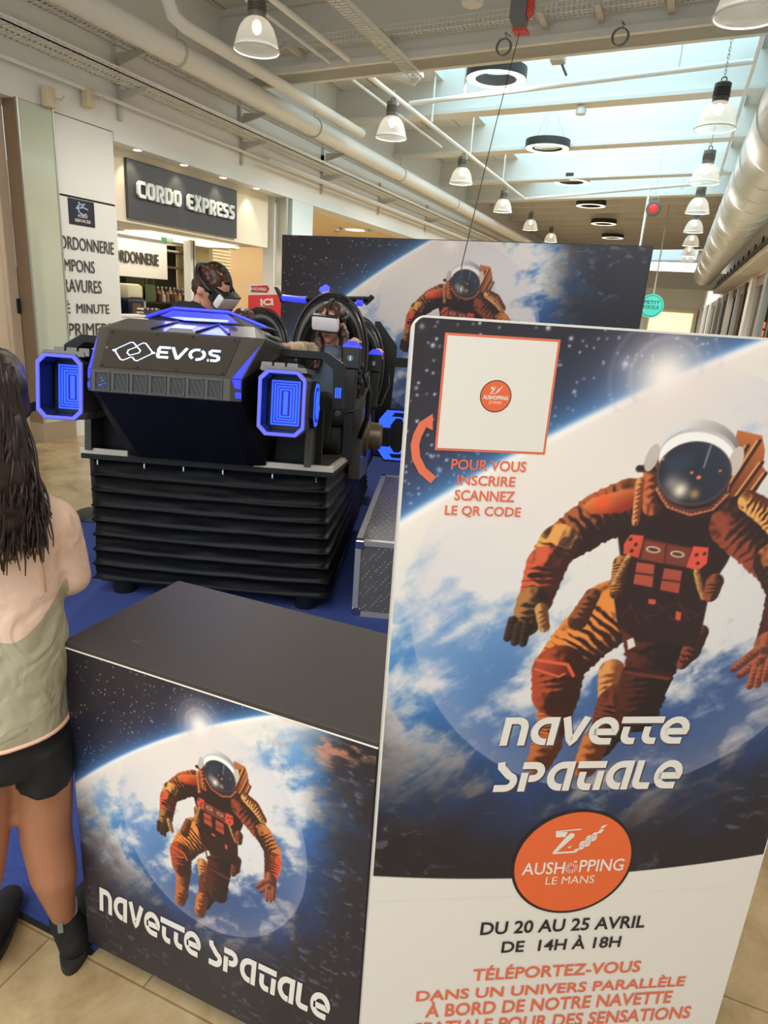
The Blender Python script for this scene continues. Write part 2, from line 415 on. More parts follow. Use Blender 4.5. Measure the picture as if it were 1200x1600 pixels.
# ---- ceiling
def slab(mb, x0, x1, y0, y1, z0, z1, mi=0):
    vs = [A(x, y, z + tilt(x)) for z in (z0, z1) for x, y in ((x0, y0), (x1, y0), (x1, y1), (x0, y1))]
    mb.add(vs, [(0, 3, 2, 1), (4, 5, 6, 7), (0, 1, 5, 4), (1, 2, 6, 5), (2, 3, 7, 6), (3, 0, 4, 7)], mi)
SX0, SX1 = -3.95, 0.42
mb = MB()
slab(mb, -6, 2, -0.3, 8.3, 4.95, 5.05)                       # near bay
slab(mb, -6, -4.6, -5, -0.3, 4.95, 5.05); slab(mb, 1.2, 2, -5, -0.3, 4.95, 5.05)
slab(mb, -6, SX0, 8.3, 19.3, 4.95, 5.05); slab(mb, SX1, 2, 8.3, 19.3, 4.95, 5.05)
slab(mb, -6, 2, 19.3, 36, 4.95, 5.05); slab(mb, -6, SX0, 36, 56, 4.6, 4.7); slab(mb, SX1, 2, 36, 56, 4.6, 4.7); slab(mb, -6, 2, 56, 62, 4.6, 4.7)
for x in np.arange(-5.7, 2, 0.62):                            # joints between the ceiling boards
    slab(mb, x, x + .012, -0.3, 8.1, 4.945, 4.951, 1)
for x in np.arange(-5.7, -4, 0.62): slab(mb, x, x + .012, 8.5, 19, 4.945, 4.951, 1)
struct('ceiling', mb, [M_CEIL, mat('board_joint', (150, 142, 128), .8)])
n = 5
mb = MB(); slab(mb, -6, 2, 8.1, 8.42, 4.2, 4.96); slab(mb, -6, 2, 8.04, 8.5, 4.2, 4.27); slab(mb, -6, 2, 8.04, 8.5, 4.88, 4.95); struct('trim_5', mb, M_BEAM, label='deep cross beam nearest the camera, carrying a cable tray')
for y in (2.2, 5.2):
    n += 1; mb = MB(); slab(mb, -6, 2, y, y + .25, 4.7, 4.95); struct('trim_%d' % n, mb, M_BEAM)
for y, z0 in ((11.35, 4.5), (13.95, 4.5), (16.9, 4.5), (19.2, 4.45)):
    n += 1; mb = MB(); slab(mb, -6, 2, y - .09, y + .09, z0, 5.0); slab(mb, -6, 2, y - .16, y + .16, z0 - .03, z0 + .02); slab(mb, SX0, SX1, y - .09, y + .09, 5.0, 5.5)
    struct('trim_%d' % n, mb, M_BEAM)
for y in np.arange(20.4, 36, 1.3):
    n += 1; mb = MB(); slab(mb, -6, 2, y - .06, y + .06, 4.62, 4.95); struct('trim_%d' % n, mb, M_CEIL)
# skylight well and glazing
mb = MB()
slab(mb, SX0 - .08, SX0, 8.42, 19.2, 4.95, 6.3); slab(mb, SX1, SX1 + .08, 8.42, 19.2, 4.95, 6.3); slab(mb, SX0, SX1, 8.34, 8.42, 4.95, 6.3); slab(mb, SX0, SX1, 19.2, 19.28, 4.95, 6.3)
for x in np.arange(SX0 + .7, SX1, .72): slab(mb, x - .025, x + .025, 8.42, 19.2, 6.2, 6.3)
for y in np.arange(9.2, 19, 1.3): slab(mb, SX0, SX1, y - .03, y + .03, 6.16, 6.26)
struct('trim_40', mb, M_SKYFRAME, label='white well and bars of the roof light')
mb = MB(); slab(mb, SX0, SX1, 8.42, 19.2, 6.3, 6.31); struct('window_40', mb, M_GLAZE, label='glazing of the long roof light')
mb = MB(); slab(mb, SX0, SX1, 36, 56, 5.2, 5.21); struct('window_41', mb, M_GLAZE)
mb = MB(); slab(mb, -4.6, 1.2, -5, -.3, 5.0, 5.01); struct('window_42', mb, M_GLAZE)  # unseen roof opening, added to let light in behind the camera
# far end: white fascia across the mall, far bays, end wall
a = on_y(1020, 432, 35)[2]; b_ = on_y(1020, 446, 35)[2]
mb = MB(); mb.box((-6, 35, b_ - .1), (2.0, 35.3, a + .25)); struct('trim_41', mb, mat('far_fascia', (232, 232, 226), .6))
for y in (40, 45, 50, 55):
    mb = MB(); slab(mb, -6, 2, y, y + .25, 3.9, 4.6); struct('trim_%d' % (y + 10), mb, M_WHITE)
mb = MB(); mb.box((-6, 61, 0), (3, 61.3, 5)); struct('wall_end', mb, mat('end_wall', (228, 228, 214), .7))
mb = MB(); mb.box((-2.2, 60.6, 0), (1.5, 60.95, 2.7)); mb.box((-2.0, 60.5, .3), (1.2, 60.62, 2.4), 1); struct('window_43', mb, [M_TAN, mat('lit_shop', (250, 240, 200), .5, emit=(255, 240, 196), strength=.9)])
for y0, x0, x1, c in ((38, -5.6, -2.4, M_DARK), (47, -5.6, -3.4, M_FRAME)):
    mb = MB(); mb.box((x0, y0, 0), (x1, y0 + 3, 2.5)); mb.box((x0 - .05, y0 - .05, 2.5), (x1 + .05, y0 + 3.05, 2.75), 1); struct('wall_shop', mb, [c, M_TAN])

# ================================================================== PRINTED PANELS: banner, counter, backdrop
_rng = np.random.RandomState(11)
_LAT = _rng.rand(256, 256)
def vnoise(x, y):
    xi = np.floor(x).astype(int); yi = np.floor(y).astype(int); fx = x - xi; fy = y - yi
    fx = fx * fx * (3 - 2 * fx); fy = fy * fy * (3 - 2 * fy)
    g = lambda a, b: _LAT[a & 255, b & 255]
    return (g(xi, yi) * (1 - fx) + g(xi + 1, yi) * fx) * (1 - fy) + (g(xi, yi + 1) * (1 - fx) + g(xi + 1, yi + 1) * fx) * fy
def fbm(x, y, o=5, gain=0.55):
    a = 1.0; t = 0; s = 0
    for k in range(o): t = t + a * vnoise(x + 17.3 * k, y + 9.1 * k); s += a; a *= gain; x = x * 2.03; y = y * 2.03
    return t / s
def sstep(a, b, x): t = np.clip((x - a) / (b - a), 0, 1); return t * t * (3 - 2 * t)

# ---- where the panels stand
BAN0 = A(-0.334, 0.905, 0); _ba = math.radians(28.8)
BT = A(math.cos(_ba), math.sin(_ba), 0); BN = A(math.sin(_ba), -math.cos(_ba), 0)   # along the banner; towards the reader
def ban(u, v): p = on_pl(u, v, BAN0, BN); return np.array([(p - BAN0) @ BT, p[2]])
def ban3(s, z, lift=0.0): return BAN0 + BT * s + A(0, 0, z) + BN * lift
BAN_W = 0.765; BAN_TOP = 1.588
CTR0 = A(-1.067, 0.921, 0)
def ctr(u, v): p = on_y(u, v, CTR0[1]); return np.array([p[0] - CTR0[0], p[2]])
BKY = 6.6
def bck(u, v): p = on_y(u, v, BKY); return np.array([p[0], p[2]])
def c2(x, y): return ban(760 + x / 2.6667, 640 + y / 2.6667)          # astronaut as seen on the banner
def c5p(x, y): return ctr(200 + x / 4.0, 1150 + y / 4.0)              # and on the counter
_pairs = [((580, 245), (865, 265)), ((228, 630), (150, 985)), ((460, 425), (612, 565)), ((635, 525), (882, 620)), ((290, 715), (260, 1080)),
          ((505, 725), (605, 960)), ((320, 262), (398, 400)), ((690, 770), (905, 915)), ((792, 935), (1015, 1090))]
_P = np.array([np.append(c5p(*a), 1) for a, b in _pairs]); _Q = np.array([c2(*b) for a, b in _pairs])
CT_AFF = np.linalg.lstsq(_P, _Q, rcond=None)[0]                        # counter -> artwork coordinates (= banner metres)
def ct2art(p): return np.append(p, 1) @ CT_AFF
def c5(x, y): return ct2art(c5p(x, y))
def c4(x, y): return ct2art(ctr(80 + x * 0.45, 900 + y * 0.45))
_h = c2(865, 265); _s = c2(398, 400); _hb = bck(727, 441); _sb = bck(664, 462)
BK_K = np.linalg.norm(_h - _s) / np.linalg.norm(_hb - _sb)
def circ(pts):
    M_ = np.array([[2 * p[0], 2 * p[1], 1] for p in pts]); b_ = np.array([p[0] ** 2 + p[1] ** 2 for p in pts])
    s_ = np.linalg.lstsq(M_, b_, rcond=None)[0]; return s_[0], s_[1], math.sqrt(s_[2] + s_[0] ** 2 + s_[1] ** 2)
LIMB = circ([ban(*p) for p in ((620, 825), (700, 780), (840, 715), (950, 645), (1100, 575), (1190, 540))] + [c4(*p) for p in ((75, 720), (300, 605), (530, 522), (800, 482), (890, 476))])
BUB = circ([c4(*p) for p in ((893, 960), (880, 1060), (840, 1160), (760, 1228), (680, 1251), (560, 1225), (860, 840))])
FLARE = (ban(1040, 592) + c4(525, 520)) / 2

class Art:
    def __init__(s, S, Z): s.S, s.Z = S, Z; s.c = np.zeros(S.shape + (3,)); s.px = abs(S[0, 1] - S[0, 0])
    def win(s, lo, hi):
        a = s.S[0]; b = s.Z[:, 0]
        j = np.where((a >= lo[0]) & (a <= hi[0]))[0]; i = np.where((b >= lo[1]) & (b <= hi[1]))[0]
        if len(i) == 0 or len(j) == 0: return None
        return slice(i[0], i[-1] + 1), slice(j[0], j[-1] + 1)
    def mix(s, w, a, col): s.c[w] = s.c[w] * (1 - a[..., None]) + np.asarray(col, float) * a[..., None]
    def poly(s, pts, col, soft=None, grad=None, op=1.0):
        P = np.array(pts); soft = soft or s.px * 0.9; w = s.win(P.min(0) - soft * 2, P.max(0) + soft * 2)
        if w is None: return
        X, Y = s.S[w], s.Z[w]; ins = np.zeros(X.shape, bool); dm = np.full(X.shape, 1e9); n = len(P)
        for i in range(n):
            a, b = P[i], P[(i + 1) % n]; e = b - a
            cond = ((a[1] > Y) != (b[1] > Y)); xs = a[0] + (Y - a[1]) * e[0] / (e[1] if abs(e[1]) > 1e-12 else 1e-12)
            ins ^= cond & (X < xs)
            t = np.clip(((X - a[0]) * e[0] + (Y - a[1]) * e[1]) / (e @ e + 1e-12), 0, 1)
            dm = np.minimum(dm, (X - a[0] - t * e[0]) ** 2 + (Y - a[1] - t * e[1]) ** 2)
        d = np.sqrt(dm) * np.where(ins, 1, -1); al = sstep(-soft, soft, d) * op
        if grad is not None:
            (p, q, c1) = grad; p = np.array(p); q = np.array(q); e = q - p
            t = np.clip(((X - p[0]) * e[0] + (Y - p[1]) * e[1]) / (e @ e), 0, 1)[..., None]
            col = np.asarray(col, float) * (1 - t) + np.asarray(c1, float) * t
        s.mix(w, al, col)
    def line(s, pts, r, col, op=1.0):
        s.limb(pts, r, col, col, 0, 0, op=op, plain=True)
    def limb(s, pts, r, light, dark, freq=0, amp=0.0, bias=0.0, side=1, op=1.0, plain=False, jag=0.12):
        P = np.array(pts); k = len(P); R = np.array(r, float) if hasattr(r, '__len__') else np.full(k, float(r))
        w = s.win(P.min(0) - R.max() * 1.4, P.max(0) + R.max() * 1.4)
        if w is None: return
        X, Y = s.S[w], s.Z[w]; best = np.full(X.shape, 1e9); T = np.zeros(X.shape); Qd = np.zeros(X.shape); acc = 0
        for i in range(k - 1):
            a, b = P[i], P[i + 1]; e = b - a; L = math.sqrt(e @ e) + 1e-9
            t = np.clip(((X - a[0]) * e[0] + (Y - a[1]) * e[1]) / (L * L), 0, 1)
            dx, dy = X - a[0] - t * e[0], Y - a[1] - t * e[1]; rr = R[i] + (R[i + 1] - R[i]) * t
            d = np.sqrt(dx * dx + dy * dy) / rr; m = d < best
            best = np.where(m, d, best); T = np.where(m, acc + t * L, T); Qd = np.where(m, (e[0] * dy - e[1] * dx) / L / rr, Qd); acc += L
        if not plain:
            rim = 1 + jag * (vnoise(T * 180, Qd * 0 + 3.3) - 0.5) if jag else 1
            best = best / rim
        al = sstep(1 + s.px / R.mean(), 1 - s.px / R.mean(), best) * op
        if plain: s.mix(w, al, light); return
        f = 0.5 + bias - 0.62 * Qd * side
        if amp: f = f + amp * (np.sin(T * freq + 3.0 * vnoise(T * 60, Qd * 2.5) + Qd * 1.6)) + 0.35 * (vnoise(X * 130, Y * 130) - 0.5)
        f = sstep(0.34, 0.95, f)[..., None]; dark = np.asarray(dark, float) * .82
        s.mix(w, al, np.asarray(dark, float) * (1 - f) + np.asarray(light, float) * f)
    def ell(s, c, rx, ry, rot, col, soft=None, grad=None, op=1.0):
        ca, sa = math.cos(rot), math.sin(rot)
        s.poly([(c[0] + rx * ca * math.cos(t) - ry * sa * math.sin(t), c[1] + rx * sa * math.cos(t) + ry * ca * math.sin(t)) for t in np.linspace(0, 2 * math.pi, 40)[:-1]], col, soft, grad, op)
    def glow(s, c, r, col, op=1.0):
        w = s.win(np.array(c) - 3 * r, np.array(c) + 3 * r)
        if w is None: return
        d2 = (s.S[w] - c[0]) ** 2 + (s.Z[w] - c[1]) ** 2; s.mix(w, op * np.exp(-d2 / (r * r)), col)

def paint_space(ar, seed, stars=900, star=.0013, dl=0.0):
    S, Z = ar.S, ar.Z; lx, lz, lr = LIMB; lr = lr + dl
    dist = np.hypot(S - lx, Z - lz); d = lr - dist                     # > 0 inside the planet
    ang = np.arctan2(Z - lz, S - lx)
    ar.c[:] = (34, 28, 36)
    n0 = fbm(S * 6 + 3, Z * 6 + 8); ar.c += ((n0 - 0.5) * 16)[..., None] * np.array([0.8, 0.7, 1.0])
    rs = np.random.RandomState(seed)
    lo = (S.min(), Z.min()); hi = (S.max(), Z.max())
    for k in range(stars):
        p = (lo[0] + rs.rand() * (hi[0] - lo[0]), lo[1] + rs.rand() * (hi[1] - lo[1]))
        if lr - math.hypot(p[0] - lx, p[1] - lz) > -0.012: continue
        big = rs.rand() ** 12
        ar.glow(p, max(ar.px * 0.8, star + 0.0022 * big), (240, 232, 236), 0.35 + 0.6 * rs.rand())
    for k in range(9):
        p = (lo[0] + rs.rand() * (hi[0] - lo[0]), lo[1] + rs.rand() * (hi[1] - lo[1]))
        if lr - math.hypot(p[0] - lx, p[1] - lz) > -0.012: continue
        ar.glow(p, 0.012, (200, 190, 215), 0.35); ar.glow(p, 0.004, (255, 250, 250), 0.95)
    whole = (slice(None), slice(None))
    hg = np.exp(-((ang - math.atan2(FLARE[1] - lz, FLARE[0] - lx)) / 0.55) ** 2)
    ar.mix(whole, np.exp(-np.maximum(-d, 0) / 0.07) * 0.62 * (d < 0.004), (64, 108, 176))
    ar.mix(whole, np.exp(-np.maximum(-d, 0) / 0.022) * 0.85 * (d < 0.004), (86, 160, 224))
    # the globe
    ca = ang * lr
    st = fbm(ca * 5 + 0.7 * fbm(S * 9, Z * 9), d * 16, 6)
    pu = fbm(S * 16 + 2 * fbm(S * 7 + 4, Z * 7), Z * 16 + 5, 6)
    sea = np.array([62, 128, 196.]) ; deep = np.array([34, 66, 118.]); night = np.array([31, 27, 36.])
    hx, hz = c2(865, 265); prox = np.hypot((S - hx + .10) * 0.95, (Z - hz + .06) * 1.0)
    k = sstep(0.10, 0.62, d)[..., None]; base = sea * (1 - k) + deep * k
    cl = sstep(0.44, 0.66, st * 0.55 + pu * 0.45 + 0.26 * np.exp(-(prox / .33) ** 2) + 0.16 * np.exp(-d / 0.10) - 0.09 * sstep(0.3, 0.6, d))
    white = np.array([240, 230, 220.]); col = base * (1 - cl[..., None] * 0.9) + white * cl[..., None] * 0.9
    hz_ = np.clip(np.exp(-d / 0.085) * (0.45 + 0.65 * hg) + 0.75 * np.exp(-(prox / 0.20) ** 2), 0, 1)
    col = col * (1 - hz_[..., None]) + np.array([238, 226, 214.]) * hz_[..., None]
    # turning to night away from the sun
    nn = sstep(0.40, 0.74, prox + 0.16 * (pu - 0.5) + 0.10 * sstep(.15, .5, S - hx))
    spk = sstep(0.58, 0.78, fbm(S * 44 + 2.5 * pu, Z * 70, 6)) * 0.5 * sstep(.35, .6, fbm(S * 7, Z * 9 + 30, 3))
    ncol = night * (1 - spk[..., None]) + np.array([120, 126, 146.]) * spk[..., None]
    nn = nn * sstep(0.0, 0.10, d) if True else nn
    col = col * (1 - nn[..., None]) + ncol * nn[..., None]
    # warm clouds to the right of the sun
    wc = sstep(0.52, 0.68, fbm(S * 12 + 40, Z * 34, 5)) * np.exp(-((S - (hx + .42)) / .16) ** 2 - ((d - .10) / .06) ** 2) * 0.7
    col = col * (1 - wc[..., None]) + np.array([236, 150, 112.]) * wc[..., None]
    ar.mix(whole, sstep(-ar.px, ar.px * 2, d), 0); a = sstep(-ar.px, ar.px * 2, d)[..., None]
    ar.c = ar.c + col * a
    ar.c = np.where(a > 0.999, col, ar.c)
    # limb line and sunrise
    ar.mix(whole, np.exp(-(d / 0.007) ** 2) * (0.35 + 0.6 * hg), (250, 244, 238))
    # the pale bubble around the figure
    bx, bz, br = BUB; bd = br - np.hypot(S - bx, Z - bz); ins = sstep(-ar.px, ar.px, bd)
    ar.mix(whole, ins * (0.05 + 0.34 * np.exp(-bd / 0.09)) * sstep(-.02, .10, d), (206, 198, 214))
    fl = FLARE
    for rr, op in ((0.055, .30), (0.086, .16)):
        q = np.abs(np.hypot(S - fl[0], Z - fl[1]) - rr); ar.mix(whole, op * np.exp(-(q / 0.004) ** 2) * (d < 0.01), (170, 160, 190))
    ar.glow(fl, 0.085, (222, 206, 208), 0.5); ar.glow(fl, 0.050, (240, 226, 218), 0.7); ar.glow(fl, 0.026, (252, 240, 232), 0.95)

MAR = (58, 26, 26); DK = (34, 18, 22); OR = (232, 138, 62); RD = (208, 84, 58); GO = (222, 160, 92)
def paint_astronaut(ar):
    P = c2; k = np.linalg.norm(c2(500, 500) - c2(600, 500)) / 100.0      # metres per sketch unit
    def L(pts): return [P(*p) for p in pts]
    # back pack
    ar.poly(L([(1046, 85), (1148, 108), (1160, 170), (1150, 235), (1168, 262), (1130, 330), (1060, 420), (985, 455), (930, 380), (1000, 250)]), (196, 110, 58), grad=(P(1150, 110), P(980, 430), (96, 38, 26)))
    for a, b in (((1140, 130), (1010, 330)), ((1150, 220), (1020, 400)), ((1165, 265), (1040, 440)), ((1090, 150), (1000, 300))):
        ar.line([P(*a), P(*b)], 7 * k, (60, 24, 20)); 
        ar.line([P(a[0] - 14, a[1]), P(b[0] - 14, b[1])], 4 * k, (232, 170, 100), .9)
    # legs: far (right) shin behind, then thighs
    ar.limb([c5(505, 800), c5(470, 880)], [30 * k, 36 * k], GO, (150, 76, 40), 700, .2)
    ar.limb([P(520, 1090), P(505, 1200)], [58 * k, 46 * k], (222, 150, 86), (150, 82, 44), 500, .25)
    ar.limb([P(300, 1200), P(270, 1330), P(235, 1420)], [92 * k, 70 * k, 62 * k], (206, 112, 60), (66, 28, 24), 800, .3)        # left shin
    ar.limb([P(255, 1400), P(215, 1475)], [66 * k, 60 * k], (190, 102, 56), (92, 44, 28), 300, .15)                              # left boot
    ar.limb([P(560, 1240), P(470, 1400)], [120 * k, 66 * k], (120, 54, 36), DK, 700, .25)
    ar.limb([P(455, 1380), P(410, 1490)], [64 * k, 58 * k], (206, 116, 60), (104, 48, 30), 300, .15)                             # right boot
    ar.limb([P(520, 850), P(400, 960), P(290, 1085)], [150 * k, 128 * k, 112 * k], OR, MAR, 430, .42, bias=.10)                  # left thigh
    ar.limb([P(300, 1085), P(290, 1180)], [116 * k, 108 * k], (176, 72, 44), (60, 26, 24), 500, .2)
    ar.limb([P(720, 880), P(690, 1060), P(640, 1180)], [170 * k, 118 * k, 122 * k], (92, 38, 32), (30, 17, 22), 300, .2, bias=-.12)   # right thigh
    ar.limb([P(660, 1110), P(630, 1260)], [108 * k, 104 * k], (78, 34, 28), DK, 500, .2)
    ar.limb([P(588, 1085), P(755, 1110)], [16 * k, 20 * k], (110, 46, 36), (60, 26, 24), 0, 0)
    ar.poly(L([(585, 960), (612, 948), (620, 985), (590, 1000)]), (226, 214, 200))
    for q in ((180, 1045, 350, 1075), ):
        ar.poly(L([(215, 1040), (340, 1065), (360, 1110), (320, 1105), (300, 1120), (210, 1085)]), (190, 78, 48), grad=(P(215, 1040), P(340, 1110), (92, 34, 26)))
        ar.line(L([(208, 1042), (338, 1062), (362, 1108)]), 7 * k, (226, 96, 62)); ar.line(L([(200, 1080), (300, 1112), (325, 1100)]), 5 * k, (220, 100, 66))
    # hip pouches
    ar.limb([P(440, 775), P(380, 880)], [34 * k, 44 * k], (150, 84, 50), (70, 36, 26), 600, .3)
    ar.limb([P(890, 930), P(850, 1010), P(815, 1060)], [38 * k, 46 * k, 26 * k], (140, 62, 40), (56, 26, 24), 600, .3)
    # torso
    ar.poly(L([(520, 380), (660, 330), (960, 380), (1050, 440), (1050, 540), (1000, 640), (960, 700), (925, 780), (900, 900), (870, 990), (620, 960), (545, 890), (525, 740), (560, 640), (548, 540)]), (40, 19, 23), soft=5 * k)
    for x_ in range(560, 900, 34): ar.line(L([(x_, 800 + (x_ % 3) * 30), (x_ + 46, 812 + (x_ % 5) * 22)]), 4 * k, (84, 38, 34), .6)
    ar.limb([P(560, 640), P(540, 760)], [34 * k, 30 * k], (190, 122, 62), (70, 34, 26), 1200, .4)
    # viewer-left arm: shoulder, upper arm, forearm, glove
    ar.limb([P(590, 400), P(470, 450), P(340, 540)], [110 * k, 108 * k, 92 * k], (176, 92, 50), (48, 24, 26), 420, .30, bias=-.14)
    ar.limb([P(300, 560), P(250, 650)], [84 * k, 84 * k], (232, 162, 84), (64, 30, 26), 620, .45)
    ar.limb([P(250, 650), P(205, 790)], [86 * k, 74 * k], (216, 92, 58), (74, 32, 28), 560, .30)
    ar.limb([P(235, 690), P(330, 555)], [20 * k, 26 * k], (58, 28, 26), (40, 20, 24), 0, 0, op=.6)
    ar.poly(L([(400, 400), (440, 370), (560, 335), (640, 330), (625, 400), (560, 430), (430, 436)]), (226, 132, 66), soft=4 * k, grad=(P(470, 360), P(500, 440), (150, 44, 26)))
    ar.glow(P(485, 385), 36 * k, (250, 84, 36), .8)
    ar.ell(P(200, 690), 30 * k, 14 * k, .1, (48, 24, 26))
    ar.limb([P(190, 800), P(165, 890)], [66 * k, 62 * k], (176, 118, 64), (48, 28, 26), 500, .2)
    for a, b in (((110, 880), (88, 950)), ((135, 900), (118, 968)), ((165, 905), (152, 972)), ):
        ar.limb([P(*a), P(*b)], [22 * k, 18 * k], (70, 44, 36), (34, 22, 24), 900, .2)
    ar.limb([P(228, 830), P(240, 905)], [28 * k, 24 * k], (206, 150, 84), (120, 72, 40), 700, .2)
    # viewer-right arm
    ar.limb([P(1040, 470), c5(760, 500), c5(850, 620)], [112 * k, 100 * k, 84 * k], (150, 66, 42), (50, 26, 28), 420, .25, side=1, bias=-.05)
    ar.limb([P(1090, 380), c5(800, 440), c5(850, 520)], [44 * k, 52 * k, 36 * k], (232, 170, 92), (110, 48, 30), 640, .4)
    ar.limb([c5(850, 610), c5(905, 720), c5(905, 800)], [84 * k, 84 * k, 80 * k], (206, 118, 60), (64, 32, 28), 520, .38, side=-1)
    ar.limb([c5(905, 780), c5(890, 870)], [78 * k, 66 * k], (206, 78, 52), (92, 38, 32), 560, .25, side=-1)
    ar.limb([c5(885, 890), c5(880, 960)], [62 * k, 58 * k], (176, 92, 62), (96, 48, 40), 300, .2)
    for a, b in (((850, 905), (800, 935)), ((855, 945), (822, 965)), ((865, 960), (858, 1015)), ((885, 970), (880, 1020)), ((905, 950), (900, 1010))):
        ar.limb([c5(*a), c5(*b)], [24 * k, 19 * k], (176, 88, 60), (112, 54, 44), 800, .15)
    # chest pack
    ar.poly(L([(600, 520), (655, 525), (640, 620), (570, 600), (572, 560)]), (222, 86, 62), grad=(P(590, 520), P(640, 620), (196, 70, 52)))
    ar.poly(L([(655, 535), (860, 575), (845, 660), (630, 625)]), (86, 38, 32)); ar.poly(L([(660, 545), (745, 560), (735, 640), (645, 620)]), (130, 56, 42)); ar.poly(L([(755, 563), (850, 580), (838, 655), (745, 640)]), (120, 52, 40))
    ar.ell(P(694, 583), 32 * k, 14 * k, -.15, (210, 190, 160)); ar.ell(P(694, 583), 24 * k, 8 * k, -.15, (90, 44, 36)); ar.ell(P(795, 602), 32 * k, 14 * k, -.15, (210, 190, 160)); ar.ell(P(795, 602), 24 * k, 8 * k, -.15, (90, 44, 36))
    ar.poly(L([(862, 568), (925, 575), (918, 640), (880, 672), (832, 655)]), (222, 80, 60))
    for x, y in ((600, 540), (622, 562), (605, 588), (875, 605), (908, 600), (880, 640)): ar.ell(P(x, y), 8 * k, 8 * k, 0, (70, 28, 26))
    ar.poly(L([(626, 635), (700, 645), (690, 740), (612, 725)]), (176, 76, 56)); ar.poly(L([(740, 660), (815, 672), (800, 765), (722, 750)]), (170, 72, 54))
    ar.line(L([(622, 680), (696, 690)]), 5 * k, (80, 34, 28)); ar.line(L([(732, 708), (808, 718)]), 5 * k, (80, 34, 28))
    ar.poly(L([(676, 788), (706, 792), (702, 812), (674, 808)]), (206, 84, 58)); ar.poly(L([(790, 838), (812, 846), (806, 880), (786, 872)]), (206, 84, 58))
    ar.limb(L([(590, 615), (560, 670), (535, 720)]), [13 * k] * 3, (216, 160, 90), (120, 70, 44), 1500, .4)
    ar.limb(L([(875, 675), (890, 740), (905, 780)]), [14 * k] * 3, (216, 160, 90), (120, 70, 44), 1500, .4)
    ar.limb(L([(950, 720), (935, 770)]), [40 * k, 34 * k], (150, 74, 46), (64, 30, 26), 900, .3)
    # shoulder straps
    ar.limb(L([(700, 240), (690, 400)]), [46 * k, 40 * k], (200, 104, 54), (88, 34, 28), 500, .2)
    ar.limb(L([(640, 300), (620, 470)]), [18 * k, 16 * k], (226, 150, 84), (150, 70, 44), 800, .3)
    ar.limb(L([(636, 246), (692, 248)]), [14 * k, 14 * k], (70, 44, 36), (40, 26, 26), 0, 0)
    # helmet
    ar.ell(P(860, 340), 160 * k, 112 * k, -.1, (40, 22, 24)); ar.ell(P(862, 320), 152 * k, 108 * k, -.1, (176, 112, 86)); ar.ell(P(864, 312), 146 * k, 104 * k, -.1, (42, 24, 26))
    ar.ell(P(890, 180), 172 * k, 128 * k, -.22, (226, 220, 216), grad=(P(820, 70), P(960, 240), (128, 116, 116)))
    ar.ell(P(884, 205), 168 * k, 118 * k, -.18, (196, 190, 190)); ar.ell(P(880, 214), 164 * k, 112 * k, -.18, (250, 244, 240))
    ar.ell(P(690, 200), 26 * k, 56 * k, -.2, (196, 184, 176)); ar.ell(P(1038, 215), 30 * k, 60 * k, -.1, (206, 190, 178))
    ar.ell(P(865, 268), 158 * k, 130 * k, -.12, (70, 58, 62)); ar.ell(P(866, 264), 146 * k, 122 * k, -.12, (30, 32, 44), grad=(P(760, 330), P(980, 180), (46, 52, 68)))
    ar.ell(P(800, 222), 60 * k, 40 * k, .2, (54, 64, 84), soft=30 * k, op=.7)
    ar.glow(P(806, 335), 34 * k, (250, 236, 210), .95); ar.glow(P(770, 305), 34 * k, (190, 176, 170), .6); ar.glow(P(866, 352), 20 * k, (226, 176, 110), .7)
    ar.line(L([(935, 150), (905, 240)]), 4 * k, (190, 196, 206), .5)
    for x, y, r in ((855, 262, 7), (884, 282, 10), (973, 255, 6), (735, 206, 6)): ar.ell(P(x, y), r * k, r * .8 * k, 0, (226, 120, 84))
    ar.limb(L([(715, 330), (760, 400), (850, 432), (940, 410), (1000, 350)]), [11 * k] * 5, (206, 120, 84), (110, 56, 44), 900, .2)

def print_mat(name, rough=0.45):
    m = bpy.data.materials.new(name); m.use_nodes = True; nt = m.node_tree; b = nt.nodes['Principled BSDF']
    a = nt.nodes.new('ShaderNodeAttribute'); a.attribute_name = 'ink'
    nt.links.new(a.outputs['Color'], b.inputs['Base Color']); b.inputs['Roughness'].default_value = rough
    return m
def print_mesh(name, fn3, us, vs, colors, m, parent, keep=None):
    """a finely divided sheet whose ink is stored per vertex; fn3(u, v) -> points"""
    nu, nv = len(us), len(vs); U, V = np.meshgrid(us, vs); P = fn3(U.ravel(), V.ravel())
    org = P.mean(0); P = P - org
    me = bpy.data.meshes.new(name)
    idx = np.arange(nu * nv).reshape(nv, nu)
    q = np.stack([idx[:-1, :-1], idx[:-1, 1:], idx[1:, 1:], idx[1:, :-1]], -1).reshape(-1, 4)
    if keep is not None:
        kp = keep.ravel(); q = q[kp[q].all(1)]
    me.vertices.add(nu * nv); me.vertices.foreach_set('co', P.astype(np.float32).ravel())
    me.loops.add(q.size); me.loops.foreach_set('vertex_index', q.astype(np.int32).ravel())
    me.polygons.add(len(q)); me.polygons.foreach_set('loop_start', np.arange(0, q.size, 4, dtype=np.int32))
    me.update(calc_edges=True)
    at = me.color_attributes.new('ink', 'FLOAT_COLOR', 'POINT')
    c = np.ones((nu * nv, 4), np.float32); c[:, :3] = lin(np.clip(colors.reshape(-1, 3), 0, 255)); at.data.foreach_set('color', c.ravel())
    me.materials.append(m); me.validate()
    return link_mesh(name, me, parent, org)

M_INK = print_mat('printed_panel', 0.38)
M_PAPER = mat('white_print', (226, 218, 208), 0.4)
M_ORANGE = mat('orange_ink', (226, 100, 52), 0.4)
M_CORAL = mat('coral_ink', (222, 108, 76), 0.45)
M_BLACKINK = mat('black_ink', (34, 28, 32), 0.45)
M_EDGE = mat('foam_edge', (236, 228, 216), 0.6)

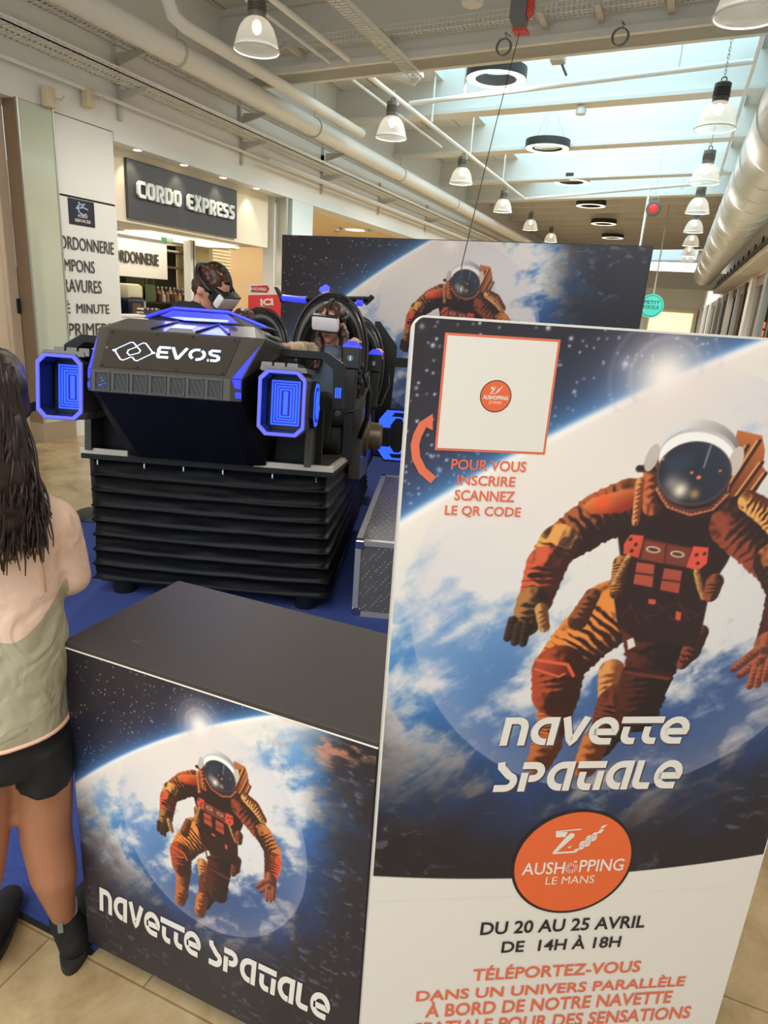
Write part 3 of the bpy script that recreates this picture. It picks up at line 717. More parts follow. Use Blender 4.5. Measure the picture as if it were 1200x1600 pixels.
# stylised lettering of the attraction's name: lower-case with open joints
def _sp():
    g = {}
    g['n'] = (.80, [[(.12, 0), (.12, .88), (.40, .88)] + arc(.42, .62, .26, .26, 85, 0, 6) + [(.68, 0)]])
    g['a'] = (.84, [[(.72, 0), (.72, .88), (.50, .88)] + arc(.50, .50, .38, .38, 90, 270, 12) + [(.56, .12)]])
    g['v'] = (.86, [[(.10, 1.0), (.36, .22), (.44, .13), (.52, .22), (.78, 1.0)]])
    g['e'] = (.86, [[(.14, .46), (.80, .46)] + arc(.46, .50, .36, .38, 6, 270, 14) + [(.78, .12)]])
    g['t'] = (.60, [[(.0, .88), (.70, .88)], [(.22, .64), (.22, .36)] + arc(.44, .34, .22, .22, 180, 268, 6) + [(.60, .12)]])
    g['s'] = (.70, [[(.08, 1.0), (.10, .84), (.40, .56)] + arc(.36, .34, .24, .22, 40, -88, 7) + [(0, .12)]])
    g['p'] = (.78, [[(.12, 0), (.12, .64)], [(0, .88), (.40, .88)] + arc(.40, .66, .24, .22, 88, -90, 8) + [(.28, .44)]])
    g['i'] = (.24, [[(.12, 0), (.12, .66)], [(0, .88), (.24, .88)]])
    g['l'] = (.62, [[(.12, 1.0), (.12, .30)] + arc(.30, .30, .18, .18, 180, 268, 4) + [(.62, .12)]])
    return g
SPACE = _sp()
NAV = word(SPACE, 'navette', .235, .10, .10); SPA = word(SPACE, 'spatiale', .235, .10, .10); NAVSPA = word(SPACE, 'navette spatiale', .235, .10, .10)

# ------------------------------------------------------------------ the tall banner
t = empty('display_banner', ban3(BAN_W / 2, 0)); tag(t, 'tall banner with an orange astronaut over the Earth and a white lower part', 'banner')
TH = 0.02
mb = MB(); rc = 0.022
def ban_outline(z0):
    o = [(0, z0), (BAN_W, z0), (BAN_W, BAN_TOP)]
    o = [(0, z0), (BAN_W, z0)] + [(BAN_W - rc + rc * math.cos(a), BAN_TOP - rc + rc * math.sin(a)) for a in np.linspace(0, math.pi / 2, 7)] + [(rc + rc * math.cos(a), BAN_TOP - rc + rc * math.sin(a)) for a in np.linspace(math.pi / 2, math.pi, 7)]
    return o
mb.prism([ban3(s_, z_, 0) for s_, z_ in ban_outline(.03)], -BN * TH)
build('panel', mb, [M_PAPER, M_EDGE], t, origin=ban3(BAN_W / 2, 0))
for s_ in (.12, BAN_W - .12):
    mb = MB(); mb.prism([ban3(s_ - .03, 0, .16), ban3(s_ + .03, 0, .16), ban3(s_ + .03, 0, -.22), ban3(s_ - .03, 0, -.22)], (0, 0, .03)); build('foot', mb, M_STEEL, t)
# artwork with its curved lower edge
pl, pm, pr = ban(585, 1368), ban(800, 1378), ban(1187, 1334)
ea = circ([(0, pl[1]), (BAN_W * .42, pl[1] - .018), (BAN_W, pr[1])])
us = np.linspace(0.003, BAN_W - .003, 520); vs = np.linspace(min(pl[1], pr[1]) - .06, BAN_TOP - .003, 640)
U, V = np.meshgrid(us, vs); ar = Art(U, V); paint_space(ar, 5, 2400, .0019); paint_astronaut(ar)
low = ea[1] - np.sqrt(np.maximum(ea[2] ** 2 - (U - ea[0]) ** 2, 0))
ar.mix((slice(None), slice(None)), sstep(low + ar.px, low - ar.px, V), (226, 218, 208))
cx = np.minimum(U - rc, 0) * (U < rc) + np.maximum(U - BAN_W + rc, 0) ; cz = np.maximum(V - BAN_TOP + rc, 0)
keep = (np.hypot(cx, cz) < rc) | (cz <= 0)
# direction arrow beside the white square
print_mesh('artwork', lambda u, v: BAN0 + np.outer(u, BT) + np.outer(v, A(0, 0, 1)) + BN * .0006, us, vs, ar.c, M_INK, t, keep)
def b3(u, v, lift=0.0): s_, z_ = ban(u, v); return ban3(s_, z_, lift)
# white square with coral border
mb = MB(); q = [ban(*p) for p in ((695, 520), (876, 530), (851, 708), (679, 705))]
x0, x1 = (q[0][0] + q[3][0]) / 2, (q[1][0] + q[2][0]) / 2; z1, z0 = (q[0][1] + q[1][1]) / 2, (q[2][1] + q[3][1]) / 2
mb.face([ban3(x0, z0, .0012), ban3(x1, z0, .0012), ban3(x1, z1, .0012), ban3(x0, z1, .0012)], 0)
e_ = .0035; mb.face([ban3(x0 + e_, z0 + e_, .0016), ban3(x1 - e_, z0 + e_, .0016), ban3(x1 - e_, z1 - e_, .0016), ban3(x0 + e_, z1 - e_, .0016)], 1)
sq = build('white_square', mb, [M_CORAL, M_PAPER], t)
def disc(mb, c, rx, rz, mi, lift, n=48):
    mb.face([ban3(c[0] + rx * math.cos(2 * math.pi * i / n), c[1] + rz * math.sin(2 * math.pi * i / n), lift) for i in range(n)], mi)
def flag_logo(mb, c, w, h, mi, lift):
    """racing number and chequered flag"""
    Pq = lambda x, y: ban3(c[0] + (x - .5) * w, c[1] + (y - .5) * h, lift)
    for pg in ([(0, .78), (.02, .60), (.20, .60), (.24, .78)], [(.0, .78), (.5, .84), (.49, .88), (0, .82)],
               [(.22, .60), (.30, .74), (.38, .70), (.38, .60), (.30, .46), (.08, .06), (0, .06)], [(0, .0), (.42, .03), (.42, .09), (.02, .07)],
               [(.28, .22), (.36, .30), (.34, .20)]):
        mb.face([Pq(*p) for p in pg], mi)
    for i in range(6):
        for j in range(4):
            if (i + j) % 2 == 0:
                x, y = .40 + .055 * i + .05 * j, .02 + .155 * i * .62 + .17 * j * .8 - .045 * i
                if y > .82: continue
                mb.face([Pq(x, y), Pq(x + .085, y + .03), Pq(x + .125, y + .17), Pq(x + .04, y + .14)], mi)
    mb.face([Pq(.86, .86), Pq(.95, .90), Pq(1.0, 1.0), Pq(.91, .97)], mi)
mb = MB(); c = ban(774, 619); r_ = np.linalg.norm(ban(797, 619) - c); disc(mb, c, r_ * 1.06, r_ * 1.06, 0, .002); disc(mb, c, r_, r_, 1, .0022)
flag_logo(mb, (c[0], c[1] + r_ * .42), r_ * .8, r_ * .55, 2, .0024)
lay(mb, text_flat('AUSHOPPING', .03), ban3(c[0] - r_ * .86, c[1] - r_ * .22), ban3(c[0] + r_ * .86, c[1] - r_ * .22), ban3(c[0] - r_ * .86, c[1] + r_ * .05), .0024, 2)
lay(mb, text_flat('LE MANS', 0), ban3(c[0] - r_ * .42, c[1] - r_ * .50), ban3(c[0] + r_ * .42, c[1] - r_ * .50), ban3(c[0] - r_ * .42, c[1] - r_ * .30), .0024, 2)
build('round_logo', mb, [M_BLACKINK, M_ORANGE, M_PAPER], sq)
# coral arrow
mb = MB(); pth = [ban(*p) for p in ((677, 750), (660, 735), (650, 715), (648, 695), (652, 680), (660, 664))]
vs_, fs_ = stroke(pth, .0125); mb.add([ban3(p[0], p[1], .0014) for p in vs_], fs_)
mb.face([b3(653, 661, .0014), b3(676, 646, .0014), b3(676, 672, .0014)])
build('arrow', mb, M_CORAL, t)
def line_on_banner(mb, s, l, r, hpx, mi=0, bold=.02, lift=.0016):
    """text line from the baseline pixel points l to r with a cap height hpx (pixels at its left end)"""
    a, b_ = ban(*l), ban(*r); top = ban(l[0], l[1] - hpx)
    z = (a[1] + b_[1]) / 2; hh = top[1] - a[1]
    lay(mb, text_flat(s, bold), ban3(a[0], z), ban3(b_[0], z), ban3(a[0], z + hh), lift, mi)
mb = MB()
line_on_banner(mb, 'POUR VOUS', (704, 734), (821, 737), 17); line_on_banner(mb, 'INSCRIRE', (713, 758), (804, 760), 16)
line_on_banner(mb, 'SCANNEZ', (709, 782), (803, 784), 17); line_on_banner(mb, 'LE QR CODE', (694, 807), (812, 810), 18)
line_on_banner(mb, 'TÉLÉPORTEZ-VOUS', (737, 1534), (999, 1516), 23); line_on_banner(mb, 'DANS UN UNIVERS PARALLÈLE', (649, 1568), (1069, 1536), 20)
line_on_banner(mb, 'À BORD DE NOTRE NAVETTE', (663, 1594), (1048, 1562), 25); line_on_banner(mb, 'SPATIALE POUR DES SENSATIONS', (645, 1622), (1077, 1586), 20)
build('lettering', mb, M_CORAL, t)['label'] = 'coral lettering'
mb = MB(); line_on_banner(mb, 'DU 20 AU 25 AVRIL', (749, 1463), (1006, 1446), 20); line_on_banner(mb, 'DE  14H À 18H', (782, 1490), (968, 1477), 22)
build('lettering', mb, M_BLACKINK, t)['label'] = 'black dates and hours'
mb = MB(); sh = MB()
for vf, bl, br, tl in ((NAV, (779, 1168), (1071, 1161), (785, 1120)), (SPA, (769, 1237), (1060, 1230), (778, 1190))):
    a, b_, c_ = ban(*bl), ban(*br), ban(*tl); z = (a[1] + b_[1]) / 2
    lay(mb, vf, ban3(a[0], z), ban3(b_[0], z), ban3(a[0] , z + (c_[1] - a[1])), .002)
    lay(sh, vf, ban3(a[0] + .003, z - .0035), ban3(b_[0] + .003, z - .0035), ban3(a[0] + .003, z - .0035 + (c_[1] - a[1])), .0012)
build('lettering', mb, M_PAPER, t)['label'] = 'white attraction name'
build('lettering_outline', sh, mat('grey_ink', (70, 62, 66), .5), t)
# big oval badge
mb = MB(); c = ban(895, 1347); rx = abs(ban(985, 1347)[0] - ban(806, 1347)[0]) / 2; rz = abs(ban(895, 1270)[1] - ban(895, 1423)[1]) / 2
disc(mb, c, rx * 1.05, rz * 1.05, 0, .0014, 64); disc(mb, c, rx, rz, 1, .0018, 64)
flag_logo(mb, (c[0] + .004, c[1] + rz * .47), rx * .86, rz * .56, 2, .0022)
def lb(s, l, r, h, bold=.012):
    a, b_ = ban(*l), ban(*r); tp = ban(l[0], l[1] - h); z = (a[1] + b_[1]) / 2
    lay(mb, text_flat(s, bold), ban3(a[0], z), ban3(b_[0], z), ban3(a[0], z + tp[1] - a[1]), .0022, 2)
lb('AUSH', (814, 1367), (880, 1363), 19); lb('PPING', (903, 1362), (972, 1358), 19); lb('LE MANS', (851, 1382), (927, 1377), 12, 0)
oc = ban(892, 1354); orr = .0115
for rr in (.5, .75, 1.0):
    for i in range(int(14 * rr)):
        a = 2 * math.pi * i / int(14 * rr)
        if rr == 1.0 and 40 < math.degrees(a) < 85: continue
        disc(mb, (oc[0] + orr * rr * math.cos(a), oc[1] + orr * rr * math.sin(a)), .0014, .0014, 2, .0026 + .0004 * rr, 8)
disc(mb, (oc[0] + .006, oc[1] + .0135), .0035, .0025, 2, .0023, 10)
build('oval_badge', mb, [M_BLACKINK, M_ORANGE, M_PAPER], t)

# ------------------------------------------------------------------ the counter
CW, CD, CH, CB = .7222, .368, .882, .055
t = empty('counter', CTR0 + A(CW / 2, CD / 2, 0)); tag(t, 'low black counter with an astronaut print on its front, left of the tall banner', 'counter')
M_CTOP = mat('black_laminate', (58, 52, 47), 0.48, noise=(30, .08))
mb = MB(); mb.bbox(CTR0 + A(0, 0.001, CB), CTR0 + A(CW, CD, CH - .012), .003); build('body', mb, mat('black_panel', (30, 27, 28), .45), t)
mb = MB(); mb.bbox(CTR0 + A(-.002, -.002, CH - .012), CTR0 + A(CW, CD + .004, CH), .002); build('top', mb, M_CTOP, t)
sc_ = on_z(215, 1003, CH)
mb = MB()
for k in range(9): 
    p = sc_ + A(random.uniform(-.012, .012), random.uniform(-.008, .008), .0006); d_ = A(random.uniform(.002, .006), random.uniform(.002, .008), 0)
    mb.face([p, p + A(.0012, 0, 0), p + d_ + A(.0012, 0, 0), p + d_])
build('scuff_mark', mb, mat('scuff', (150, 140, 128), .7), t)
mb = MB(); mb.box(CTR0 + A(0, -.002, CH - .014), CTR0 + A(CW, .0, CH - .0105)); build('edge_strip', mb, M_EDGE, t)
us = np.linspace(0.002, CW - .002, 470); vs = np.linspace(CB + .002, CH - .014, 500); U, V = np.meshgrid(us, vs)
S_ = U * CT_AFF[0, 0] + V * CT_AFF[1, 0] + CT_AFF[2, 0]; Z_ = U * CT_AFF[0, 1] + V * CT_AFF[1, 1] + CT_AFF[2, 1]
ax0, ax1 = CT_AFF[0, 0], CT_AFF[1, 1]                               # the print is upright on both: keep the axis-aligned part
S_ = U * ax0 + (np.array([c5(600, 600)[0]]) - c5p(600, 600)[0] * ax0); Z_ = V * ax1 + (c5(600, 600)[1] - c5p(600, 600)[1] * ax1)
ar = Art(S_, Z_); paint_space(ar, 9, 1500); paint_astronaut(ar)
print_mesh('artwork', lambda u, v: CTR0 + np.outer(u, A(1, 0, 0)) + np.outer(v, A(0, 0, 1)) + A(0, -.0008, 0), us, vs, ar.c, M_INK, t)
mb = MB(); a, b_, c_ = ctr(158, 1437), ctr(516, 1583), ctr(158, 1400)
cc = lambda x, z: CTR0 + A(x, -.0018, z); z = (a[1] + b_[1]) / 2
lay(mb, NAVSPA, cc(a[0], z), cc(b_[0], z), cc(a[0], z + (c_[1] - a[1]) * 1.03), .0)
build('lettering', mb, M_PAPER, t)
for x, y in ((.05, .05), (CW - .05, .05), (.05, CD - .05), (CW - .05, CD - .05)):
    mb = MB(); p = CTR0 + A(x, y, 0); mb.lathe([(0, -.011), (.022, -.011), (.024, -.006), (.024, .006), (.022, .011), (0, .011)], p + A(0, 0, .024), 20, 0, (A(0, 0, 1), A(0, 1, 0), A(1, 0, 0)))
    mb.box(p + A(-.018, -.02, .03), p + A(-.013, .02, CB)); mb.box(p + A(.013, -.02, .03), p + A(.018, .02, CB)); mb.box(p + A(-.03, -.03, CB - .008), p + A(.03, .03, CB + .001)); build('caster', mb, M_BLACK, t, smooth='auto')

# ------------------------------------------------------------------ the backdrop behind the ride
bx0, bz1 = bck(441, 369); bx1 = bck(1021, 382)[0]; bzt = (bz1 + bck(1021, 382)[1]) / 2
t = empty('backdrop', ((bx0 + bx1) / 2, BKY, 0)); tag(t, 'wide dark backdrop wall printed with the Earth and an astronaut, behind the ride', 'backdrop')
mb = MB(); mb.box((bx0, BKY, .02), (bx1, BKY + .12, bzt)); build('frame', mb, mat('black_fabric', (24, 22, 25), .6), t)
us = np.linspace(bx0 + .01, bx1 - .008, 560); vs = np.linspace(.04, bzt - .006, 360); U, V = np.meshgrid(us, vs)
ar = Art((U - _hb[0]) * BK_K + _h[0], (V - _hb[1]) * BK_K + _h[1]); paint_space(ar, 21, 1100, .0012, .135 * BK_K); paint_astronaut(ar)
print_mesh('artwork', lambda u, v: np.stack([u, np.full_like(u, BKY - .002), v], 1), us, vs, ar.c, M_INK, t)

# ================================================================== THE RIDE (motion simulator, nose towards the camera and tipped up a little)
_yw, _pt = math.radians(19), math.radians(7.5)
EX = A(math.cos(_yw), math.sin(_yw), 0)
EYV = A(-math.sin(_yw) * math.cos(_pt), math.cos(_yw) * math.cos(_pt), -math.sin(_pt))
EZ = np.cross(EX, EYV)
VO = A(-2.026, 2.687, .816)                                            # middle of the deck's front edge
def W(x, y, z): return VO + EX * x + EYV * y + EZ * z
def WT(p): return W(p[0], p[1], p[2])
def K(u, v, y): return on_pl(u, v, VO + EYV * y, EYV)                  # a sight line met with the cross-section y behind the deck edge
XC = -0.045
M_HULL = mat('hull_charcoal', (74, 69, 63), 0.34, noise=(25, .06), coat=.3)
M_HULLB = mat('hull_black', (15, 14, 14), 0.5, spec=.35)
M_PLATE = mat('plate_black', (62, 55, 47), 0.38, noise=(40, .05))
M_LED = mat('blue_led_frame', (60, 66, 200), .4, emit=(92, 94, 255), strength=1.15)
M_LEDB = mat('blue_led', (20, 40, 220), .4, emit=(44, 92, 255), strength=1.5)
M_LEDD = mat('blue_led_dim', (8, 8, 120), .4, emit=(6, 10, 150), strength=1.0)
M_LEDW = mat('lit_lettering', (210, 225, 255), .4, emit=(196, 218, 255), strength=.82)
M_LEDP = mat('blue_lamp_cover', (60, 70, 230), .3, emit=(52, 62, 250), strength=1.0)
M_VINYL = mat('black_vinyl', (9, 8, 7), 0.5, spec=.22, bump=(10, .4))
M_LEATH = mat('black_leather', (26, 25, 25), 0.34, bump=(60, .12))
M_LEATHS = mat('leather_sheen', (36, 34, 34), 0.32)
M_TRIM = mat('brushed_aluminium', (206, 196, 180), .4, metal=.25)
M_DECKC = mat('deck_rubber', (40, 33, 27), .8)
M_CHROME = mat('chrome', (200, 196, 190), .12, metal=1)
def grille_mat():
    m = bpy.data.materials.new('grille'); m.use_nodes = True; nt = m.node_tree; b = nt.nodes['Principled BSDF']
    tc = nt.nodes.new('ShaderNodeTexCoord'); v = nt.nodes.new('ShaderNodeTexVoronoi'); v.inputs['Scale'].default_value = 160; v.inputs['Randomness'].default_value = 0.0
    nt.links.new(tc.outputs['Object'], v.inputs['Vector'])
    cr = nt.nodes.new('ShaderNodeValToRGB'); cr.color_ramp.elements[0].position = .35; cr.color_ramp.elements[0].color = (.004, .004, .004, 1); cr.color_ramp.elements[1].position = .5; cr.color_ramp.elements[1].color = (.045, .042, .04, 1)
    nt.links.new(v.outputs['Distance'], cr.inputs[0]); nt.links.new(cr.outputs[0], b.inputs['Base Color']); b.inputs['Roughness'].default_value = .5
    return m
M_GRILLE = grille_mat()

ride = empty('flight_simulator', (VO[0] - .39, VO[1] + 1.1, 0))
tag(ride, 'black spaceship ride with blue lights on a pleated black skirt', 'ride')
# ---- base frame, feet, skirt
e1, e2 = EX, A(-math.sin(_yw), math.cos(_yw), 0)
bl0 = A(-2.63, 2.50, 0); BWD = 1.262; BLN = 2.35
mb = MB(); mb.prism([bl0 + e1 * x + e2 * y + A(0, 0, .075) for x, y in ((0.03, .03), (BWD - .03, .03), (BWD - .03, BLN), (.03, BLN))], (0, 0, .05)); build('base_frame', mb, M_HULLB, ride)
mb = MB(); mb.prism([bl0 + e1 * x + e2 * y + A(0, 0, .0) for x, y in ((0.2, .25), (BWD - .2, .25), (BWD - .2, BLN - .1), (.2, BLN - .1))], (0, 0, .09)); build('plinth', mb, M_HULLB, ride)
for x, y in ((.13, .09), (BWD - .13, .09), (.13, BLN - .1), (BWD - .13, BLN - .1)):
    mb = MB(); mb.lathe([(.058, 0), (.062, .01), (.062, .075), (.05, .09)], bl0 + e1 * x + e2 * y, 20); build('foot', mb, M_BLACK, ride, smooth='auto')
def ring(c4_, rad=.05, n=22):
    """points of a rounded rectangle through four 3-D corners, n per side"""
    out = []
    for i in range(4):
        a, b = c4_[i], c4_[(i + 1) % 4]
        for j in range(n): out.append(a + (b - a) * (j / n))
    return np.array(out)
bot = [bl0 + e1 * x + e2 * y + A(0, 0, .10) for x, y in ((0, 0), (BWD, 0), (BWD, BLN), (0, BLN))]
top = [W(-.60, .03, -.055), W(.60, .03, -.055), W(.60, 2.3, -.055), W(-.60, 2.3, -.055)]
RB, RT = ring(bot), ring(top); NP = 8; SUB = 12; cen = (RB.mean(0) + RT.mean(0)) / 2
mb = MB(); n = len(RB); vs = []
for k in range(NP * SUB + 1):
    t_ = k / (NP * SUB); ph = (k % SUB) / SUB
    base = RB * (1 - t_) + RT * t_
    for i in range(n):
        p = base[i].copy(); side = i // 22; f_ = (i % 22) / 22
        nrm = [-e2, e1, e2, -e1][side]
        if i % 22 == 0: nrm = (nrm + [-e2, e1, e2, -e1][side - 1]); nrm = nrm / np.linalg.norm(nrm)
        ridge = abs(math.cos(math.pi * ph)) ** 14
        wv = mnoise.noise(Vector((f_ * 7 + side * 3, math.floor(t_ * NP + .5) * 1.7, 0)))
        edge = 1 - min(1, min(f_, 1 - f_) * 7)
        o_ = .009 * ridge - .004 * math.sin(math.pi * ph) - .012 * edge * (1 - ridge) + .006 * mnoise.noise(Vector((f_ * 9, t_ * 18, side)))
        sag = -.008 * math.sin(math.pi * f_) + .003 * wv
        if t_ in (0, 1): sag = 0
        vs.append(p + nrm * o_ + A(0, 0, sag))
fs = []
for k in range(NP * SUB):
    a, b = k * n, (k + 1) * n
    fs += [(a + i, a + (i + 1) % n, b + (i + 1) % n, b + i) for i in range(n)]
mb.add(vs, fs); build('bellows_skirt', mb, M_VINYL, ride, smooth=True)
# ---- deck and its bright trims
mb = MB(); mb.box((-.64, 0, -.055), (.63, 2.35, -.012), 0, WT); mb.box((-.62, .03, -.012), (.61, 2.33, -.004), 1, WT); build('deck', mb, [M_HULLB, M_DECKC], ride)
for a, b in (((.235, -.004, -.03), (.634, .03, .0)), ((.605, .03, -.03), (.634, .62, .0)), ((-.644, -.004, -.03), (-.40, .03, 0)), ((-.644, .03, -.03), (-.615, .62, 0))):
    mb = MB(); mb.bbox(a, b, .003, 0, WT); build('edge_strip', mb, M_TRIM, ride)
for x in (-.56, -.32, -.12, .08, .33, .55):
    mb = MB(); mb.ball(W(x, .012, -.082), .005, 10); mb.box((x - .003, .008, -.08), (x + .003, .03, -.06), 0, WT); build('skirt_hook', mb, M_CHROME, ride)
# ---- hull
R_ = [(.292, -.5, .383), (.337, -.28, .571), (.330, -.455, .383), (.376, -.26, .571), (.292, -.5, .294), (.330, -.455, .294), (.282, -.47, .288), (.322, -.43, .288),
      (.268, -.06, -.02), (.345, .0, -.02), (.405, .15, .556), (.37, .35, -.02), (.405, .35, .50), (.294, -.15, .628), (.345, -.05, .612)]
P_ = [W(XC + x, y, z) for x, y, z in R_]; L_ = [W(XC - x, y, z) for x, y, z in R_]; NR = len(R_)
mb = MB(); r = lambda i: i; l = lambda i: NR + i
fs = [(l(0), r(0), r(1), l(1)), (l(4), r(4), r(0), l(0)), (l(4), l(6), r(6), r(4)), (l(1), r(1), r(13), l(13)), (l(13), r(13), r(14), l(14)), (l(14), r(14), r(10), l(10)), (l(10), r(10), r(12), l(12)), (l(12), r(12), r(11), l(11)), (l(11), r(11), r(9), r(8), l(8), l(9))]
for q in (r, l):
    fs += [(q(0), q(2), q(3), q(1)), (q(4), q(5), q(2), q(0)), (q(4), q(6), q(7), q(5)), (q(6), q(8), q(9), q(7)), (q(2), q(5), q(7), q(9)), (q(2), q(9), q(10)), (q(2), q(10), q(3)), (q(9), q(11), q(12), q(10)), (q(3), q(10), q(14)), (q(3), q(14), q(13), q(1))]
fs_low = [(l(6), l(8), r(8), r(6))]
mb.add(P_ + L_, fs, 0); mb.f += fs_low; mb.m += [1]
hull = build('hull', mb, [M_HULL, M_HULLB], ride)
for i_, f_ in enumerate(hull.data.polygons):                            # the belly and flanks take the black hull material
    c_ = f_.center
    zz = (np.array(c_) + WORLD_OF[hull.as_pointer()] - VO) @ EZ; yy = (np.array(c_) + WORLD_OF[hull.as_pointer()] - VO) @ EYV
    if zz < .28 or (yy > -.15 and zz < .5): f_.material_index = 1
fn = np.cross(P_[0] - L_[0], L_[1] - L_[0]); fn /= np.linalg.norm(fn)
if fn @ (EYE - L_[0]) < 0: fn = -fn
def FP(u, v, lift=0.0): b = L_[0] + (P_[0] - L_[0]) * u; t_ = L_[1] + (P_[1] - L_[1]) * u; return b + (t_ - b) * v + fn * lift
def FX(u, v, lift=0.0): return on_pl(u, v, L_[0] + fn * lift, fn)
# face plate with its screws
mb = MB(); mb.prism([FP(.05, .06), FP(.95, .06), FP(.91, .93), FP(.04, .93)], fn * .004); pl_ = build('face_plate', mb, M_PLATE, ride)
for u, v in ((.065, .09), (.32, .09), (.6, .09), (.93, .09), (.06, .88), (.36, .9), (.6, .9), (.88, .88), (.06, .5)):
    mb = MB(); mb.lathe([(.006, 0), (.006, .002), (.003, .003), (0, .003)], FP(u, v, .004), 10, 0, (EX, np.cross(fn, EX), fn)); build('screw', mb, M_BLACK if v != .5 else M_CHROME, pl_)
EV = {'E': (.70, [[(.78, .9), (.16, .9), (.1, .75), (.1, .52)], [(.1, .5), (.66, .5)], [(.1, .48), (.1, .2), (.16, .1), (.74, .1)]]),
      'V': (.92, [[(.04, .98), (.36, .1), (.44, .1), (.9, .98)]]),
      'O': (.92, [arc(.46, .5, .42, .40, 70, 235, 12), arc(.46, .5, .42, .40, 262, 415, 12)]),
      'S': (.74, [[(.74, .9), (.24, .9), (.12, .78), (.14, .62), (.26, .54), (.56, .48), (.66, .36), (.64, .2), (.52, .1), (.18, .1)], [(.0, .1), (.1, .1)]])}
mb = MB(); lay(mb, word(EV, 'EVOS', .2, .16, .14), FX(244, 561), FX(347, 568), FX(244.5, 541.5), .0055); build('lettering', mb, M_LEDW, pl_)
mb = MB()
def c5b(x, y): return FX(130 + x / 4.138, 470 + y / 4.138, .0055)
def rib3(mb, pts, w_):
    P = [c5b(*p) for p in pts]; e_a = EX; e_b = np.cross(fn, EX); o = P[0]
    q = [((p - o) @ e_a, (p - o) @ e_b) for p in P]; vs_, fs_ = stroke(q, w_); mb.add([o + e_a * a + e_b * b for a, b in vs_], fs_)
for pth in ([(205, 315), (308, 268), (326, 270), (370, 322), (360, 337), (300, 352), (284, 336), (292, 318), (350, 296)], [(205, 322), (240, 378), (258, 383), (312, 362)], [(452, 338), (405, 275), (388, 272), (352, 290)], [(448, 340), (348, 388), (332, 383), (316, 362)]): rib3(mb, pth, .0062)
for x, y in ((203, 318), (452, 337)):
    c_ = c5b(x, y); mb.face([c_ + EX * .010 * math.cos(a) + np.cross(fn, EX) * .008 * math.sin(a) for a in np.linspace(0, 2 * math.pi, 17)[:-1]])
build('emblem', mb, M_LEDW, pl_)
# vents on the bumper
bw = R_[0][0]
for k in range(7):
    x0 = XC - bw + .018 + k * (2 * bw - .03) / 7; x1 = x0 + (2 * bw - .03) / 7 - .022
    mb = MB(); mb.box((x0, -.502, .304), (x1, -.499, .372), 0, WT); g_ = build('vent', mb, M_GRILLE, ride)
    mb = MB(); mb.box((x0 - .004, -.506, .372), (x1 + .004, -.499, .376), 0, WT); mb.box((x0 - .004, -.506, .300), (x1 + .004, -.499, .304), 0, WT); mb.box((x0 - .004, -.506, .3), (x0, -.499, .376), 0, WT); mb.box((x1, -.506, .3), (x1 + .004, -.499, .376), 0, WT)
    build('vent_frame', mb, M_HULL, g_)
    if k == 0:
        mb = MB()
        for x, z in ((.45, .68), (.55, .52), (.66, .34), (.3, .22), (.4, .25)): mb.ball(W(x0 + (x1 - x0) * x, -.503, .304 + .068 * z), .0035, 8)
        build('indicator_light', mb, M_LEDB, g_)
# blue wedges on the corner facets
for sgn in (1, -1):
    q = [W(XC + sgn * x, y, z) for x, y, z in (R_[0], R_[2], R_[3], R_[1])]; qb = [W(XC + sgn * x, y, z) for x, y, z in (R_[4], R_[5], R_[2], R_[0])]
    bi = lambda Q, u, v: (Q[0] * (1 - u) + Q[1] * u) * (1 - v) + (Q[3] * (1 - u) + Q[2] * u) * v
    n1 = np.cross(q[1] - q[0], q[3] - q[0]) * sgn; n1 /= np.linalg.norm(n1); n2 = np.cross(qb[1] - qb[0], qb[3] - qb[0]) * sgn; n2 /= np.linalg.norm(n2)
    mb = MB(); mb.prism([bi(q, .08, .02), bi(q, .85, .02), bi(q, .80, .78)], n1 * .003); mb.prism([bi(qb, .12, .99), bi(qb, .86, .99), bi(qb, .86, .58), bi(qb, .42, .58)], n2 * .003); build('corner_light', mb, M_LEDP, ride)
    mb = MB(); mb.prism([bi(qb, .42, .42), bi(qb, .9, .42), bi(qb, .95, .14), bi(qb, .5, .14)], n2 * .003); build('corner_light', mb, M_LEDP, ride)
# raised mouldings on the hood
mb = MB(); mb.prism([FP(.40, 1.0), FP(.60, 1.0), FP(.57, 1.06, .01), FP(.43, 1.06, .01)], EYV * .06 + EZ * .02); build('hood_moulding', mb, M_HULL, ride)
for a, b in (((.60, -.27, .575), (.70, -.16, .622)), ((.70, -.16, .622), (.82, -.27, .575)), ((.30, -.27, .575), (.42, -.16, .622))):
    pa = W(XC - .337 + .674 * a[0], a[1], a[2] + .004); pb = W(XC - .337 + .674 * b[0], b[1], b[2] + .004); mb = MB(); mb.tube([pa, pb], .006, 6); build('hood_crease', mb, M_HULLB, ride)
mb = MB(); q_ = [(x, y, z) for x, y, z in (R_[3], R_[10], R_[14], R_[13], R_[1])]
mb.prism([W(XC + .355, -.19, .588), W(XC + .372, -.19, .583), W(XC + .392, .02, .578), W(XC + .372, .02, .596)], EZ * .008); build('flank_slot', mb, M_BLACK, ride)
